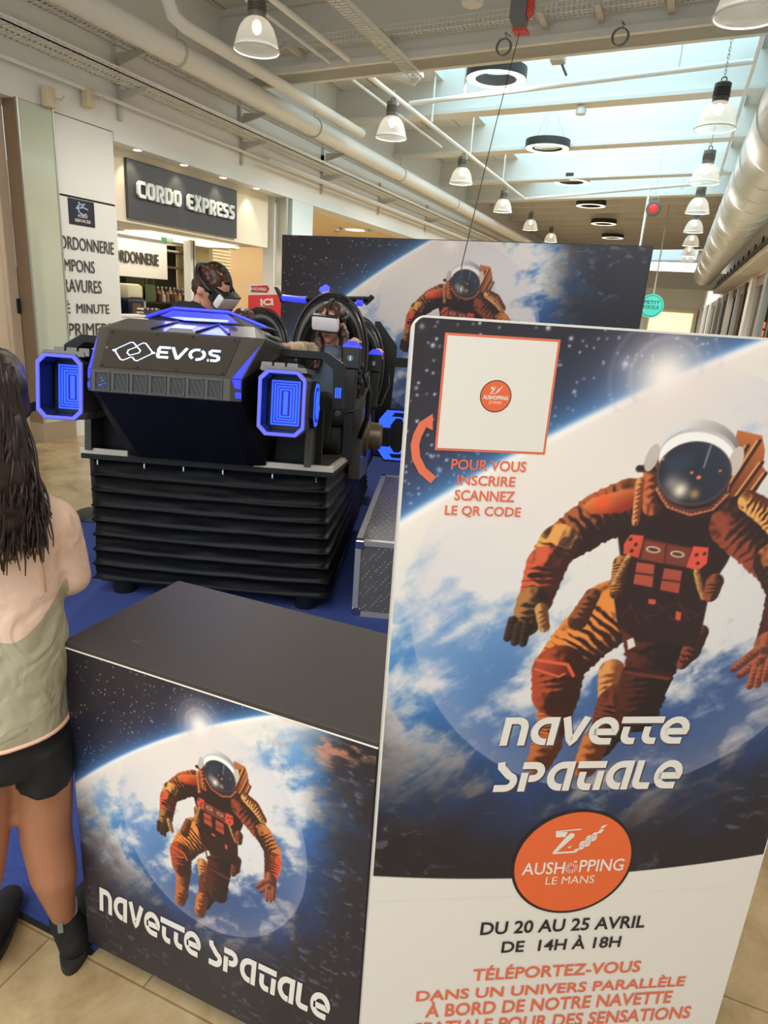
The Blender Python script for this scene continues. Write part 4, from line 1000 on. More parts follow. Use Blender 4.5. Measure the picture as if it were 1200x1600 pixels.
# canopy visor over the hood, lit from its rim and from below
cv = [K(224, 497, .02), K(272, 482, .10), K(357, 488, .10), K(417, 513, .10), K(396, 514, -.10), K(378, 508, -.13), K(290, 502, -.14), K(240, 499, -.10)]
mb = MB(); mb.prism(cv, EYV * .28 + EZ * .015); cn = build('canopy', mb, M_HULLB, ride)
mb = MB(); mb.tube([K(228, 495, .0), K(272, 481.5, .08), K(357, 487.5, .08), K(415, 511, .07)], .008, 8); build('rim_light', mb, M_LEDP, cn)
mb = MB(); mb.prism([K(252, 493.5, -.10), K(290, 501, -.155), K(372, 505, -.15), K(357, 492, -.06), K(272, 485.5, -.06)], -EYV * .012); build('lamp_cover', mb, M_LEDP, cn)
l_ = bpy.data.lights.new('hood_glow', 'AREA'); l_.size = .3; l_.size_y = .06; l_.shape = 'RECTANGLE'; l_.energy = 1.6; l_.color = (.12, .14, 1)
o_ = bpy.data.objects.new('hood_glow', l_); o_.location = tuple(W(XC + .02, -.16, .66)); COL.objects.link(o_); o_.rotation_euler = (math.radians(-25), 0, _yw)

# ---- engine pods at both sides
def octo(cx, cz, hw, hh, ch): return [(cx - hw + ch, cz + hh), (cx + hw - ch, cz + hh), (cx + hw, cz + hh - ch), (cx + hw, cz - hh + ch), (cx + hw - ch, cz - hh), (cx - hw + ch, cz - hh), (cx - hw, cz - hh + ch), (cx - hw, cz + hh - ch)]
def annulus(mb, A1, A2, y0, y1, mi):
    """solid ring between two octagons, from y0 to y1"""
    n = len(A1); v = [W(x, y0, z) for x, z in A1] + [W(x, y0, z) for x, z in A2] + [W(x, y1, z) for x, z in A1] + [W(x, y1, z) for x, z in A2]
    f = []
    for i in range(n):
        j = (i + 1) % n
        f += [(i, j, n + j, n + i), (2 * n + i, 3 * n + i, 3 * n + j, 2 * n + j), (i, 2 * n + i, 2 * n + j, j), (n + i, n + j, 3 * n + j, 3 * n + i)]
    mb.add(v, f, mi)
def loft(mb, secs, mi, cap0=False, cap1=True):
    n = len(secs[0][0]); v = [W(x, y, z) for S, y in secs for x, z in S]; f = []
    for k in range(len(secs) - 1):
        f += [(k * n + i, k * n + (i + 1) % n, (k + 1) * n + (i + 1) % n, (k + 1) * n + i) for i in range(n)]
    if cap0: f.append(tuple(range(n)))
    if cap1: f.append(tuple(range((len(secs) - 1) * n, len(secs) * n)))
    mb.add(v, f, mi)
for sgn in (1, -1):
    cx, cz = XC + sgn * .488, .298
    pod_o = octo(cx, cz, .101, .138, .034); inn = octo(cx, cz, .088, .125, .030)
    mb = MB(); loft(mb, [(pod_o, -.385), (octo(cx, cz, .105, .141, .038), -.30), (octo(cx, cz, .104, .138, .042), -.17), (octo(cx, cz, .098, .120, .05), .02)], 0)
    annulus(mb, octo(cx, cz, .1055, .1425, .036), inn, -.392, -.380, 0)
    loft(mb, [(inn, -.39), (octo(cx, cz, .080, .116, .02), -.285)], 1)
    pod = build('engine_pod', mb, [M_HULL, M_BLACK], ride)
    mb = MB(); annulus(mb, octo(cx, cz, .102, .139, .034), octo(cx, cz, .089, .126, .030), -.400, -.391, 0); build('frame_light', mb, M_LED, pod)
    mb = MB(); sx = cx + sgn * -.004
    for k in range(5):
        f0 = 1 - k * .19; f1 = f0 - .115; w0, h0 = .064 * f0, .098 - (.064 - .064 * f0) * .96
        w1, h1 = .064 * f1, .098 - (.064 - .064 * f1) * .96
        if k == 4: mb.box((sx - .010, -.2905 - .0005, cz - h0), (sx + .010, -.289, cz + h0), 0, WT); break
        rect = lambda w_, h_: [(sx - w_, cz + h_), (sx + w_, cz + h_), (sx + w_, cz - h_), (sx - w_, cz - h_)]
        annulus(mb, rect(w0, h0), rect(w1, h1), -.291, -.288, 0)
    mb.box((sx - .066, -.2895, cz - .100), (sx + .066, -.287, cz + .100), 1, WT); build('screen', mb, [M_LEDB, M_LEDD], pod)
    # cooling block with its three ribs
    mb = MB()
    for k in range(3):
        a0 = cx - sgn * .085 + sgn * k * .056; mb.prism([W(a0 - .022, -.36, cz + .138), W(a0 + .030, -.36, cz + .138), W(a0 + .026, -.35, cz + .172), W(a0 - .018, -.35, cz + .172)], EYV * .17)
    mb.prism([W(cx - .10, -.37, cz + .134), W(cx + .10, -.37, cz + .134), W(cx + .09, -.36, cz + .156), W(cx - .09, -.36, cz + .156)], EYV * .2); build('cooling_ribs', mb, M_HULL, pod)
    # outer lens and stripes
    xo = cx + sgn * .104
    def side_oct(h, w_): return [(-.36 + .15 - w_, cz + h * .55), (-.36 + .15 - w_ * .45, cz + h), (-.36 + .15 + w_ * .45, cz + h), (-.36 + .15 + w_, cz + h * .55), (-.36 + .15 + w_, cz - h * .55), (-.36 + .15 + w_ * .45, cz - h), (-.36 + .15 - w_ * .45, cz - h), (-.36 + .15 - w_, cz - h * .55)]
    mb = MB()
    for (h, w_, li, mi) in ((.105, .085, .018, 0), (.096, .076, .0195, 1), (.078, .058, .021, 2), (.062, .042, .0225, 1)):
        mb.prism([W(xo, y, z) for y, z in side_oct(h, w_)], EX * sgn * li, mi)
    build('side_lens', mb, [M_HULLB, M_LEDB, M_LEDD], pod)
    mb = MB(); mb.box((xo - sgn * .004, -.12, cz - .03), (xo + sgn * .002, .0, cz - .005), 0, WT); mb.box((xo - sgn * .004, -.12, cz - .037), (xo + sgn * .003, .0, cz - .03), 1, WT); mb.box((xo - sgn * .004, -.12, cz - .005), (xo + sgn * .003, .0, cz + .002), 1, WT); build('side_stripe', mb, [M_LEDB, M_CHROME], pod)
    # strut to the deck, and the cowl arm that carries the pod
    mb = MB(); mb.bbox((cx + sgn * .045, -.02, -.01), (cx + sgn * .080, .10, cz - .10), .004, 0, WT); build('strut', mb, M_HULL, ride)
    bo = [(.33, .548), (.60, .550), (.690, .494), (.698, .285), (.655, .278), (.645, .470), (.585, .515), (.33, .515)]
    mb = MB(); mb.prism([W(XC + sgn * x, .02, z) for x, z in bo], EYV * .14); arm = build('cowl_arm', mb, M_HULLB, ride)
    mb = MB(); mb.prism([W(XC + sgn * x, .03, z) for x, z in ((.604, .551), (.688, .498), (.691, .501), (.607, .555))], EYV * .12); build('cowl_facet', mb, M_HULL, arm)
    for k in range(3):
        mb = MB(); mb.box((XC + sgn * (.662 + .011 * k), .014, .335), (XC + sgn * (.669 + .011 * k), .02, .385), 0, WT); build('slit_light', mb, M_LEDB, arm)
    # grey lower side console behind the pod
    mb = MB(); mb.box((XC + sgn * .37, .10, -.01), (XC + sgn * .60, .14, .27), 0, WT); build('kick_panel', mb, M_HULLB, ride)
    # armoured side panel with a hub
    xs = XC + sgn * .70
    so = [(.86, -.16), (.86, .27), (.93, .33), (1.40, .36), (1.50, .28), (1.50, -.10), (1.40, -.18)]
    mb = MB(); mb.prism([W(xs - .035, y, z) for y, z in so], EX * .07); sp = build('side_panel', mb, M_HULL, ride)
    mb = MB(); mb.lathe([(.14, -.01), (.14, .02), (.09, .03), (.085, .10), (.06, .11), (.03, .10), (0, .10)], W(xs + sgn * .035, 1.14, .10), 24, 0, (EYV, EZ, EX * sgn)); build('hub', mb, M_STEEL if False else mat('hub_bronze', (120, 106, 84), .35, metal=.6), sp, smooth='auto')
    so2 = [(1.62, -.18), (1.62, .48), (1.72, .54), (2.2, .44), (2.2, -.15)]
    mb = MB(); mb.prism([W(xs - .03, y, z) for y, z in so2], EX * .05); build('side_panel', mb, M_HULLB, ride)
    # rear thruster glowing at the side
    mb = MB(); cz2 = .06
    loft(mb, [([(XC + sgn * .88 + a * .13, cz2 + b * .21) for a, b in ((-.5, 1), (.5, 1), (1, .6), (1, -.6), (.5, -1), (-.5, -1), (-1, -.6), (-1, .6))], 2.10), ([(XC + sgn * .88 + a * .12, cz2 + b * .19) for a, b in ((-.5, 1), (.5, 1), (1, .6), (1, -.6), (.5, -1), (-.5, -1), (-1, -.6), (-1, .6))], 2.5)], 0, cap0=True)
    th = build('rear_thruster', mb, M_HULLB, ride)
    for fr in (.93, .70):
        q1 = [(XC + sgn * .88 + a * .13 * fr, cz2 + b * .21 * fr) for a, b in ((-.5, 1), (.5, 1), (1, .6), (1, -.6), (.5, -1), (-.5, -1), (-1, -.6), (-1, .6))]; q2 = [(XC + sgn * .88 + (x - XC - sgn * .82) * .86, cz2 + (z - cz2) * .92) for x, z in q1]
        mb = MB(); annulus(mb, q1, q2, 2.09, 2.10, 0); build('ring_light', mb, M_LEDB, th)
    mb = MB(); mb.box((XC + sgn * .72, 1.9, -.02), (XC + sgn * .86, 2.12, .12), 0, WT); build('thruster_bracket', mb, M_HULLB, ride)
# dark middle section between nose and seats, footwell walls
mb = MB(); mb.box((XC - .36, .34, -.01), (XC + .36, .60, .46), 0, WT); build('console', mb, M_HULLB, ride)
mb = MB(); mb.box((XC - .60, 1.36, -.01), (XC + .60, 1.42, .40), 0, WT); build('bulkhead', mb, M_HULLB, ride)

# ---- egg-shaped seats
def seat(cx, cy, ztop, hw=.225, zb=.10):
    zc, hh = (ztop + zb) / 2, (ztop - zb) / 2
    def egg(t_, s_=1.0, dy=0.0):
        x = hw * s_ * math.sin(t_) * (1 - .12 * math.cos(t_)); z = -hh * s_ * math.cos(t_)
        return W(cx + x, cy + dy + .10 * ((z + hh) / (2 * hh)), zc + z)
    mb = MB(); n = 36; T = [2 * math.pi * i / n for i in range(n)]
    secs = [(1.0, .0), (.99, .10), (.80, .22), (.4, .27)]                # shell behind
    vs = [egg(t_, s_, dy) for s_, dy in secs for t_ in T]; fs = []
    for k in range(3): fs += [(k * n + i, k * n + (i + 1) % n, (k + 1) * n + (i + 1) % n, (k + 1) * n + i) for i in range(n)]
    fs.append(tuple(range(3 * n, 4 * n))); mb.add(vs, fs); st = build('seat_shell', mb, M_LEATH, ride, smooth=True)
    mb = MB(); mb.tube([egg(t_, 1.03, .0) for t_ in T], .010, 8, closed=True); build('piping', mb, M_LEATHS, st, smooth=True)
    mb = MB(); secs = [(1.0, .0), (.97, -.022), (.90, -.034), (.80, -.030), (.72, -.008), (.66, .035), (.5, .06), (.25, .075), (.02, .08)]; vs = [egg(t_, s_, dy) for s_, dy in secs for t_ in T]; fs = []
    for k in range(8): fs += [(k * n + i, k * n + (i + 1) % n, (k + 1) * n + (i + 1) % n, (k + 1) * n + i) for i in range(n)]
    mb.add(vs, fs)
    for k in range(7):
        z = zc - hh * .5 + k * hh * .2; hwk = hw * .55 * math.sqrt(max(.05, 1 - ((z - zc) / hh) ** 2))
        mb.tube([W(cx - hwk, cy + .075 + .1 * (z - zb) / (2 * hh), z), W(cx, cy + .085 + .1 * (z - zb) / (2 * hh), z), W(cx + hwk, cy + .075 + .1 * (z - zb) / (2 * hh), z)], .018, 8)
    build('back_pad', mb, M_LEATH, st, smooth=True)
    mb = MB(); mb.bbox((cx - hw * .85, cy - .34, zb + .06), (cx + hw * .85, cy + .06, zb + .17), .04, 0, WT); mb.bbox((cx - hw * .6, cy - .28, -.01), (cx + hw * .6, cy + .06, zb + .07), .01, 0, WT); build('cushion', mb, M_LEATH, st, smooth='auto')
seat(.43, 1.0, .965, .235); seat(-.43, .95, .665, .21); seat(.49, 1.95, .94, .225); seat(-.25, 1.95, .955, .225)
# ---- joysticks with lit caps
def joystick(x, y, zt, w_):
    mb = MB(); mb.bbox((x - w_ / 2, y - .045, zt - .115), (x + w_ / 2, y + .045, zt), .006, 0, WT); mb.bbox((x - w_ * .38, y - .035, zt - .36), (x + w_ * .38, y + .035, zt - .11), .01, 0, WT)
    mb.box((x - .02, y - .02, -.01), (x + .02, y + .02, zt - .35), 0, WT); j = build('joystick', mb, M_BLACK, ride)
    mb = MB(); mb.prism([W(x - w_ / 2, y - .045, zt), W(x + w_ / 2, y - .045, zt), W(x + w_ / 2, y + .045, zt), W(x - w_ / 2, y + .045, zt)], EZ * .012)
    o = [W(x - w_ * .46, y - .042, zt + .012), W(x + w_ * .46, y - .042, zt + .012), W(x + w_ * .46, y + .042, zt + .012), W(x - w_ * .46, y + .042, zt + .012)]
    i_ = [W(x - w_ * .22, y - .02, zt + .038), W(x + w_ * .22, y - .02, zt + .038), W(x + w_ * .22, y + .02, zt + .038), W(x - w_ * .22, y + .02, zt + .038)]
    mb.add(o + i_, [(0, 1, 5, 4), (1, 2, 6, 5), (2, 3, 7, 6), (3, 0, 4, 7), (4, 5, 6, 7)]); build('lit_cap', mb, M_LEDP, j)
    mb = MB(); cc_ = W(x - .004, y - .0465, zt - .058); mb.face([cc_ + EX * .017 * math.cos(a) + EZ * .017 * math.sin(a) for a in np.linspace(0, 2 * math.pi, 21)[:-1]], 0); mb.box((x - .008, y - .048, zt - .070), (x + .001, y - .0468, zt - .046), 1, WT); build('badge', mb, [mat('badge_blue', (60, 120, 160), .4), M_PAPER], j)
    mb = MB(); mb.tube([W(x - .03, y - .05, zt - .16), W(x - .06, y - .10, zt - .28), W(x - .01, y - .12, zt - .36), W(x + .07, y - .1, zt - .33), W(x + .11, y - .05, zt - .2), W(x + .10, y - .02, zt - .12)], .006, 8); build('cable', mb, M_LEATHS, j, smooth=True)
joystick(.631, .55, .612, .098); joystick(.70, 1.40, .632, .092)
mb = MB()
for k in range(5): mb.ball(W(.66 + .02 * math.sin(k * 2.1), .62 + .01 * k, .40 + .03 * k), .026 - .002 * k, 10)
mb.tube([W(.70, .64, .48), W(.73, .70, .38), W(.72, .78, .22), W(.68, .82, .1)], .016, 8); build('seat_belt', mb, M_LEATH, ride, smooth=True)
# ---- rear wing with its lit bar
wa, wb = K(438, 465, 2.25), K(575, 465, 2.25)
mb = MB(); mb.tube([wa - EZ * .012, wb - EZ * .012], .022, 8); mb.prism([K(428, 449, 2.25), K(432, 448, 2.25), K(443, 466, 2.25), K(438, 470, 2.25)], EYV * .10); mb.prism([K(566, 471, 2.25), K(571, 475, 2.25), K(584, 463, 2.25), K(580, 460, 2.25)], EYV * .10)
wg = build('rear_wing', mb, M_HULLB, ride)
for a, b in ((K(441, 465, 2.23), K(478, 469, 2.23)), (K(557, 473, 2.23), K(567, 474, 2.23))):
    mb = MB(); mb.tube([a, b], .024, 8); build('wing_light', mb, M_LEDP, wg)
mb = MB(); mb.prism([K(497, 459, 2.2), K(500, 449, 2.2), K(509, 444, 2.2), K(514, 447, 2.2), K(513, 456, 2.2), K(505, 460, 2.2)], EYV * .05, 1); mb.prism([K(481, 464, 2.2), K(487, 458, 2.2), K(497, 457, 2.2), K(503, 460, 2.2), K(496, 464, 2.2)], EYV * .06, 1); mb.prism([K(478, 467, 2.18), K(484, 458, 2.18), K(500, 455, 2.18), K(506, 466, 2.18)], EYV * .2); build('wing_crest', mb, [M_HULLB, M_LEDP], wg)
mb = MB(); mb.box((.12, 2.28, -.01), (.18, 2.34, 1.03), 0, WT); mb.box((.34, 2.28, -.01), (.40, 2.34, 1.03), 0, WT); build('wing_post', mb, M_HULLB, wg)
# ---- tall rear side plates and the outrigger on the right
for sgn in (1, -1):
    mb = MB(); mb.prism([W(XC + sgn * (x - XC), 2.2, z) for x, z in ((.62, .0), (.62, .94), (.66, .94), (.81, .76), (.79, .2), (.72, .0))], EYV * .05); build('rear_plate', mb, M_HULLB, ride)
    mb = MB(); mb.box((XC + sgn * (.78 - XC), 2.18, .60), (XC + sgn * (1.02 - XC), 2.24, .67), 0, WT); ou = build('outrigger', mb, M_HULLB, ride)
    mb = MB(); mb.prism([W(XC + sgn * (x - XC), 2.12, z) for x, z in ((1.0, .42), (1.0, .84), (1.03, .88), (1.09, .86), (1.09, .44), (1.04, .32))], EYV * .16); build('fin', mb, M_HULL, ou)
    mb = MB(); mb.box((XC + sgn * (1.09 - XC), 2.12, .44), (XC + sgn * (1.10 - XC), 2.25, .66), 0, WT); build('fin_light', mb, M_LEDP, ou)

# ================================================================== PEOPLE
M_SKIN = mat('skin', (196, 136, 106), .5, noise=(30, .05)); M_SKINL = mat('skin_legs', (172, 116, 86), .5, noise=(25, .06)); M_SKINP = mat('skin_pink', (214, 150, 128), .5)
M_HAIR = mat('dark_brown_hair', (46, 30, 23), .38, noise=(60, .25)); M_HAIR2 = mat('chestnut_hair', (70, 42, 30), .4, noise=(60, .25))
M_PINK = mat('peach_jersey', (234, 188, 160), .8, bump=(9, .35)); M_SAGE = mat('sage_jersey', (176, 168, 140), .85, bump=(9, .4))
def jersey_mat():
    m = bpy.data.materials.new('two_tone_jersey'); m.use_nodes = True; nt = m.node_tree; b = nt.nodes['Principled BSDF']; b.inputs['Roughness'].default_value = .85
    at = nt.nodes.new('ShaderNodeAttribute'); at.attribute_name = 'yoke'
    st = nt.nodes.new('ShaderNodeMath'); st.operation = 'GREATER_THAN'; st.inputs[1].default_value = 0
    mx = nt.nodes.new('ShaderNodeMix'); mx.data_type = 'RGBA'; mx.inputs[6].default_value = tuple(lin((180, 172, 146))) + (1,); mx.inputs[7].default_value = tuple(lin((240, 204, 182))) + (1,)
    nt.links.new(at.outputs['Fac'], st.inputs[0]); nt.links.new(st.outputs[0], mx.inputs[0]); nt.links.new(mx.outputs[2], b.inputs['Base Color'])
    tc = nt.nodes.new('ShaderNodeTexCoord'); n = nt.nodes.new('ShaderNodeTexNoise'); n.inputs['Scale'].default_value = 11; n.inputs['Distortion'].default_value = 1.2; bp = nt.nodes.new('ShaderNodeBump'); bp.inputs['Strength'].default_value = .55; bp.inputs['Distance'].default_value = .03
    nt.links.new(tc.outputs['Object'], n.inputs['Vector']); nt.links.new(n.outputs['Fac'], bp.inputs['Height']); nt.links.new(bp.outputs[0], b.inputs['Normal'])
    return m
M_JERSEY = jersey_mat()
M_SHORTS = mat('black_cotton', (15, 14, 15), .8, bump=(12, .4)); M_SUEDE = mat('black_suede', (18, 17, 16), .75, noise=(40, .2)); M_SOLE = mat('dark_sole', (34, 33, 30), .6)
M_NAVY = mat('navy_cotton', (27, 28, 40), .8, bump=(12, .4)); M_BEIGE = mat('beige_knit', (206, 186, 158), .85, noise=(90, .15)); M_DENIM = mat('blue_grey_cloth', (92, 108, 122), .85, bump=(14, .4))
M_HEADSET = mat('white_plastic', (226, 220, 220), .35); M_LIP = mat('lips', (186, 92, 84), .5)

# ---- girl in the foreground, seen from behind
GB = A(-1.12, 0.90, 0); _gh = GB / np.linalg.norm(GB); GX = A(_gh[1], -_gh[0], 0)   # sight direction and its right-hand side
def G(u, v, off=0.0): return on_pl(u, v, GB, _gh) + _gh * off
def rows(mb, rws, mi=0, n=28, off0=0.0):
    """loft of oval cross-sections: (v, u_left, u_right, half depth, offset)"""
    secs = []
    for v, ul, ur, hd, of in rws:
        a, b = G(ul, v), G(ur, v); c_ = (a + b) / 2; hw = np.linalg.norm(b - a) / 2
        secs.append([c_ + GX * hw * math.cos(t_) + _gh * (of + off0 + hd * math.sin(t_)) for t_ in np.linspace(0, 2 * math.pi, n + 1)[:-1]])
    vs = [p for s_ in secs for p in s_]; fs = []
    for k in range(len(secs) - 1): fs += [(k * n + i, k * n + (i + 1) % n, (k + 1) * n + (i + 1) % n, (k + 1) * n + i) for i in range(n)]
    fs += [tuple(range(n)), tuple(range((len(secs) - 1) * n, len(secs) * n))]; mb.add(vs, fs, mi)
girl = empty('person', (GB[0], GB[1], 0)); tag(girl, 'child seen from behind, long dark wavy hair, peach and sage top, black shorts', 'person')
mb = MB()
mb.capsule(G(-36, 700), .045, G(-10, 790), .055); mb.ball(G(-50, 622), (.075, .088, .105)); mb.ball(G(-52, 650, .05), (.055, .055, .07))   # head with jaw towards the ride
mb.ball(G(-54, 640, .10), (.012, .02, .016))
rows(mb, [(785, -60, 75, .06, 0), (860, -85, 95, .075, 0), (985, -75, 92, .08, 0), (1090, -80, 98, .085, 0), (1170, -78, 98, .085, 0)])
for side, pts in ((1, [(68, 1170, 0), (72, 1300, -.0), (84, 1360, -.01), (92, 1402, -.005)]), (-1, [(-24, 1170, 0), (-28, 1300, 0), (-34, 1360, -.02), (-36, 1400, -.05)])):
    P = [G(*p) for p in pts] + [A(-1.130, .913, .11) if side == 1 else A(-1.292, .815, .11)]; r_ = [.062, .056, .052, .036, .028]
    for k in range(4): mb.capsule(P[k], r_[k], P[k + 1], r_[k + 1])
for ps in ([(82, 818, 0), (110, 905, .02), (70, 905, .16), (40, 890, .2)], [(-90, 818, 0), (-118, 905, .02), (-80, 905, .16), (-40, 890, .2)]):
    P = [G(*p) for p in ps]; mb.capsule(P[0], .04, P[1], .032); mb.capsule(P[1], .032, P[2], .024); mb.capsule(P[2], .022, P[3], .02)
    h_ = P[3]; dr = (P[3] - P[2]) / np.linalg.norm(P[3] - P[2])
    mb.ball(h_ + dr * .03, (.03, .03, .026), 12)
    for j in range(4): a = h_ + dr * .045 + A(0, 0, .024 - .016 * j); mb.capsule(a, .008, a + dr * (.035 + .006 * (1.5 - abs(j - 1.5))) - A(0, 0, .012), .007, 8)
    mb.capsule(h_ + dr * .02 + A(0, 0, .02), .009, h_ + dr * .05 + A(0, 0, .045) - _gh * .01, .007, 8)
body = build('body', mb, M_SKINL, girl, remesh=.008, relax=4)
# top: peach yoke and sleeves over a sage body
mb = MB()
rows(mb, [(768, -50, 48, .055, 0), (788, -92, 92, .075, 0), (815, -104, 104, .088, 0), (860, -96, 100, .092, 0), (930, -88, 98, .095, 0), (1000, -88, 104, .10, 0), (1070, -92, 107, .104, 0), (1110, -93, 107, .106, 0), (1133, -92, 106, .104, 0)])
for s_, ps in ((1, [(80, 818, 0), (109, 905, .02), (72, 905, .15)]), (-1, [(-88, 818, 0), (-118, 905, .02), (-80, 905, .15)])):
    P = [G(*p) for p in ps]; mb.capsule(P[0], .055, P[1], .043); mb.capsule(P[1], .043, P[2], .036)
shirt = build('jersey_top', mb, M_JERSEY, girl, remesh=.007, relax=5, noise=(9, .006))
zb0 = G(0, 975)[2]; zs = G(70, 905)[2]
yk = shirt.data.attributes.new('yoke', 'FLOAT', 'POINT'); vals = []
for v_ in shirt.data.vertices:
    p = np.array(v_.co) + WORLD_OF[shirt.as_pointer()]; x = (p - G(10, 900)) @ GX; back = (p - G(10, 900)) @ _gh
    d_ = p[2] - (zb0 + .075 * min(1.15, (abs(x) / .09)) ** 1.6)
    if abs(x) > .108 and p[2] > zs - .05: d_ = max(d_, .02)
    if back > .07 and p[2] > zs - .045: d_ = max(d_, .02)
    vals.append(d_)
yk.data.foreach_set('value', vals)
SV = np.array([v_.co[:] for v_ in shirt.data.vertices]) + WORLD_OF[shirt.as_pointer()]
zmn = SV[:, 2].min(); low = SV[(SV[:, 2] > zmn + .004) & (SV[:, 2] < zmn + .024)]; c0 = low.mean(0); ang_ = np.arctan2(low[:, 1] - c0[1], low[:, 0] - c0[0]); rad_ = np.hypot(low[:, 0] - c0[0], low[:, 1] - c0[1]); ringp = []
for t_ in np.linspace(-math.pi, math.pi, 37)[:-1]:
    dd_ = np.abs((ang_ - t_ + math.pi) % (2 * math.pi) - math.pi); k_ = rad_[dd_ < .16].max(); ringp.append(A(c0[0] + k_ * math.cos(t_), c0[1] + k_ * math.sin(t_), zmn + .010))
mb = MB(); mb.tube(ringp, .0045, 8, closed=True); build('hem', mb, M_PINK, girl, smooth=True)
def on_shirt(u, v):
    q = G(u, v); dx = np.abs((SV - q) @ GX); dz_ = np.abs(SV[:, 2] - q[2]); m_ = (dx < .012) & (dz_ < .012)
    return (SV[m_][np.argmin((SV[m_] - q) @ _gh)] if m_.any() else q) - _gh * .0005
for pth in ([(50, 800), (58, 825), (66, 850), (72, 880), (74, 905)], [(-62, 800), (-70, 825), (-78, 850), (-84, 880), (-86, 905)]):
    mb = MB(); mb.tube([on_shirt(*p) for p in pth], .0022, 6); build('seam', mb, mat('peach_seam', (214, 168, 144), .85), girl, smooth=True)
# shorts
mb = MB(); rows(mb, [(1095, -80, 97, .09, 0), (1135, -86, 101, .096, 0), (1165, -92, 110, .104, 0), (1185, -92, 111, .104, 0)])
rows(mb, [(1140, 14, 110, .098, 0), (1185, 20, 115, .098, 0), (1208, 22, 117, .096, 0)]); rows(mb, [(1140, -90, 24, .098, 0), (1185, -94, 20, .098, 0), (1200, -96, 17, .096, 0)])
build('shorts', mb, M_SHORTS, girl, remesh=.007, relax=4, noise=(12, .004))
# ankle boots
gf = A(-.42, .91, 0)
for hx, hy, dr, an in ((-1.099, .899, A(-.55, .83, 0), A(-1.130, .913, .11)), (-1.275, .79, A(-.5, .86, 0), A(-1.292, .815, .11))):
    h_ = A(hx, hy, 0); dr = dr / np.linalg.norm(dr); sd = A(dr[1], -dr[0], 0)
    fr = lambda p: sd * p[0] + dr * p[1] + A(0, 0, p[2])
    mb = MB(); mb.ball(h_ + dr * .02 + A(0, 0, .045), (.036, .042, .045), 16, M=fr); mb.ball(h_ + dr * .11 + A(0, 0, .04), (.038, .08, .036), 16, M=fr); mb.ball(h_ + dr * .165 + A(0, 0, .034), (.037, .045, .030), 16, M=fr)
    mb.capsule(h_ + dr * .02 + A(0, 0, .05), .038, an, .037)
    bt = build('ankle_boot', mb, M_SUEDE, girl, remesh=.006, relax=3)
    mb = MB(); o = [h_ + sd * (.038 * math.sin(t_) * (1.0 + .08 * math.cos(t_))) + dr * (.08 - .120 * math.cos(t_)) for t_ in np.linspace(0, 2 * math.pi, 33)[:-1]]
    mb.prism([p + A(0, 0, .001) for p in o], (0, 0, .022)); build('sole', mb, M_SOLE, bt, smooth='auto')
    mb = MB(); c_ = an - dr * .040 + A(0, 0, -.004); mb.prism([c_ - sd * .006, c_ + sd * .006, c_ + sd * .006 + A(0, 0, .03), c_ - sd * .006 + A(0, 0, .03)], dr * .004); build('pull_tab', mb, mat('grey_tape', (120, 122, 112), .7), bt)
    mb = MB(); mb.lathe([(.031, .0), (.030, .045)], an, 20); build('sock', mb, M_PAPER, bt, smooth=True)
# hair
mb = MB(); mb.ball(G(-52, 612), (.098, .105, .112)); 
rows(mb, [(600, -125, 6, .085, -.01), (640, -140, 20, .09, -.03), (690, -150, 33, .085, -.05), (740, -152, 46, .075, -.07), (780, -148, 52, .05, -.09), (815, -140, 38, .03, -.10)], n=24)
hair = build('hair', mb, M_HAIR, girl, remesh=.010, relax=3, noise=(22, .010))
rs = random.Random(3); mb = MB()
for k in range(700):
    u0 = rs.uniform(-124, 20); fr_ = (u0 + 124) / 144
    v0 = 536 + 75 * abs(fr_ - .5) + rs.uniform(-6, 30)
    end_v = rs.choice([rs.uniform(760, 800), rs.uniform(790, 850), rs.uniform(800, 866)]); end_u = -152 + 217 * fr_ + rs.uniform(-18, 18)
    if fr_ > .82: end_v = rs.uniform(750, 850)
    ph = rs.uniform(0, 6.3); fq = rs.uniform(1.6, 2.8); am = rs.uniform(2, 9); pts = []; rr = []; N = 16; d0 = rs.uniform(-.004, .014)
    for i in range(N + 1):
        s_ = i / N; e_ = s_ ** 1.15
        u = u0 + (end_u - u0) * e_ + am * s_ * math.sin(ph + fq * 2 * math.pi * s_); v = v0 + (end_v - v0) * s_
        of = (-.095 - .035 * s_ - d0) * min(1, .12 + max(0, (v - 532)) / 62) ** .6 + .012 * s_ * math.cos(ph + fq * 2 * math.pi * s_)
        edge = max(0, (u - (-50)) / 90); of += .075 * min(1, edge) ** 2 * (1 - .6 * s_)
        pts.append(G(u, v, of)); rr.append(.0042 * (1 - .75 * s_ ** 3))
    mb.tube(pts, rr, 5)
for (pts) in ([(22, 640), (38, 700), (52, 742), (56, 770), (64, 785), (66, 800)], [(28, 690), (46, 748), (66, 778), (72, 789), (62, 800), (48, 806)], [(30, 760), (44, 800), (48, 820), (40, 840), (31, 852)], [(48, 800), (58, 815), (66, 826), (65, 836)], [(20, 780), (30, 810), (34, 832), (28, 850)], [(10, 800), (22, 830), (27, 846), (33, 853)]):
    P = [G(u, v, -.085) for u, v in pts]; Q = []
    for i in range(len(P) - 1):
        for t_ in (0, .33, .66): Q.append(P[i] + (P[i + 1] - P[i]) * t_)
    Q.append(P[-1])
    for j in range(4): mb.tube([q + GX * .003 * (j - 1.5) + A(0, 0, .002 * j) for q in Q], [.0032 * (1 - .7 * (i / len(Q)) ** 2) for i in range(len(Q))], 5)
build('hair_strands', mb, M_HAIR, hair, smooth=True)

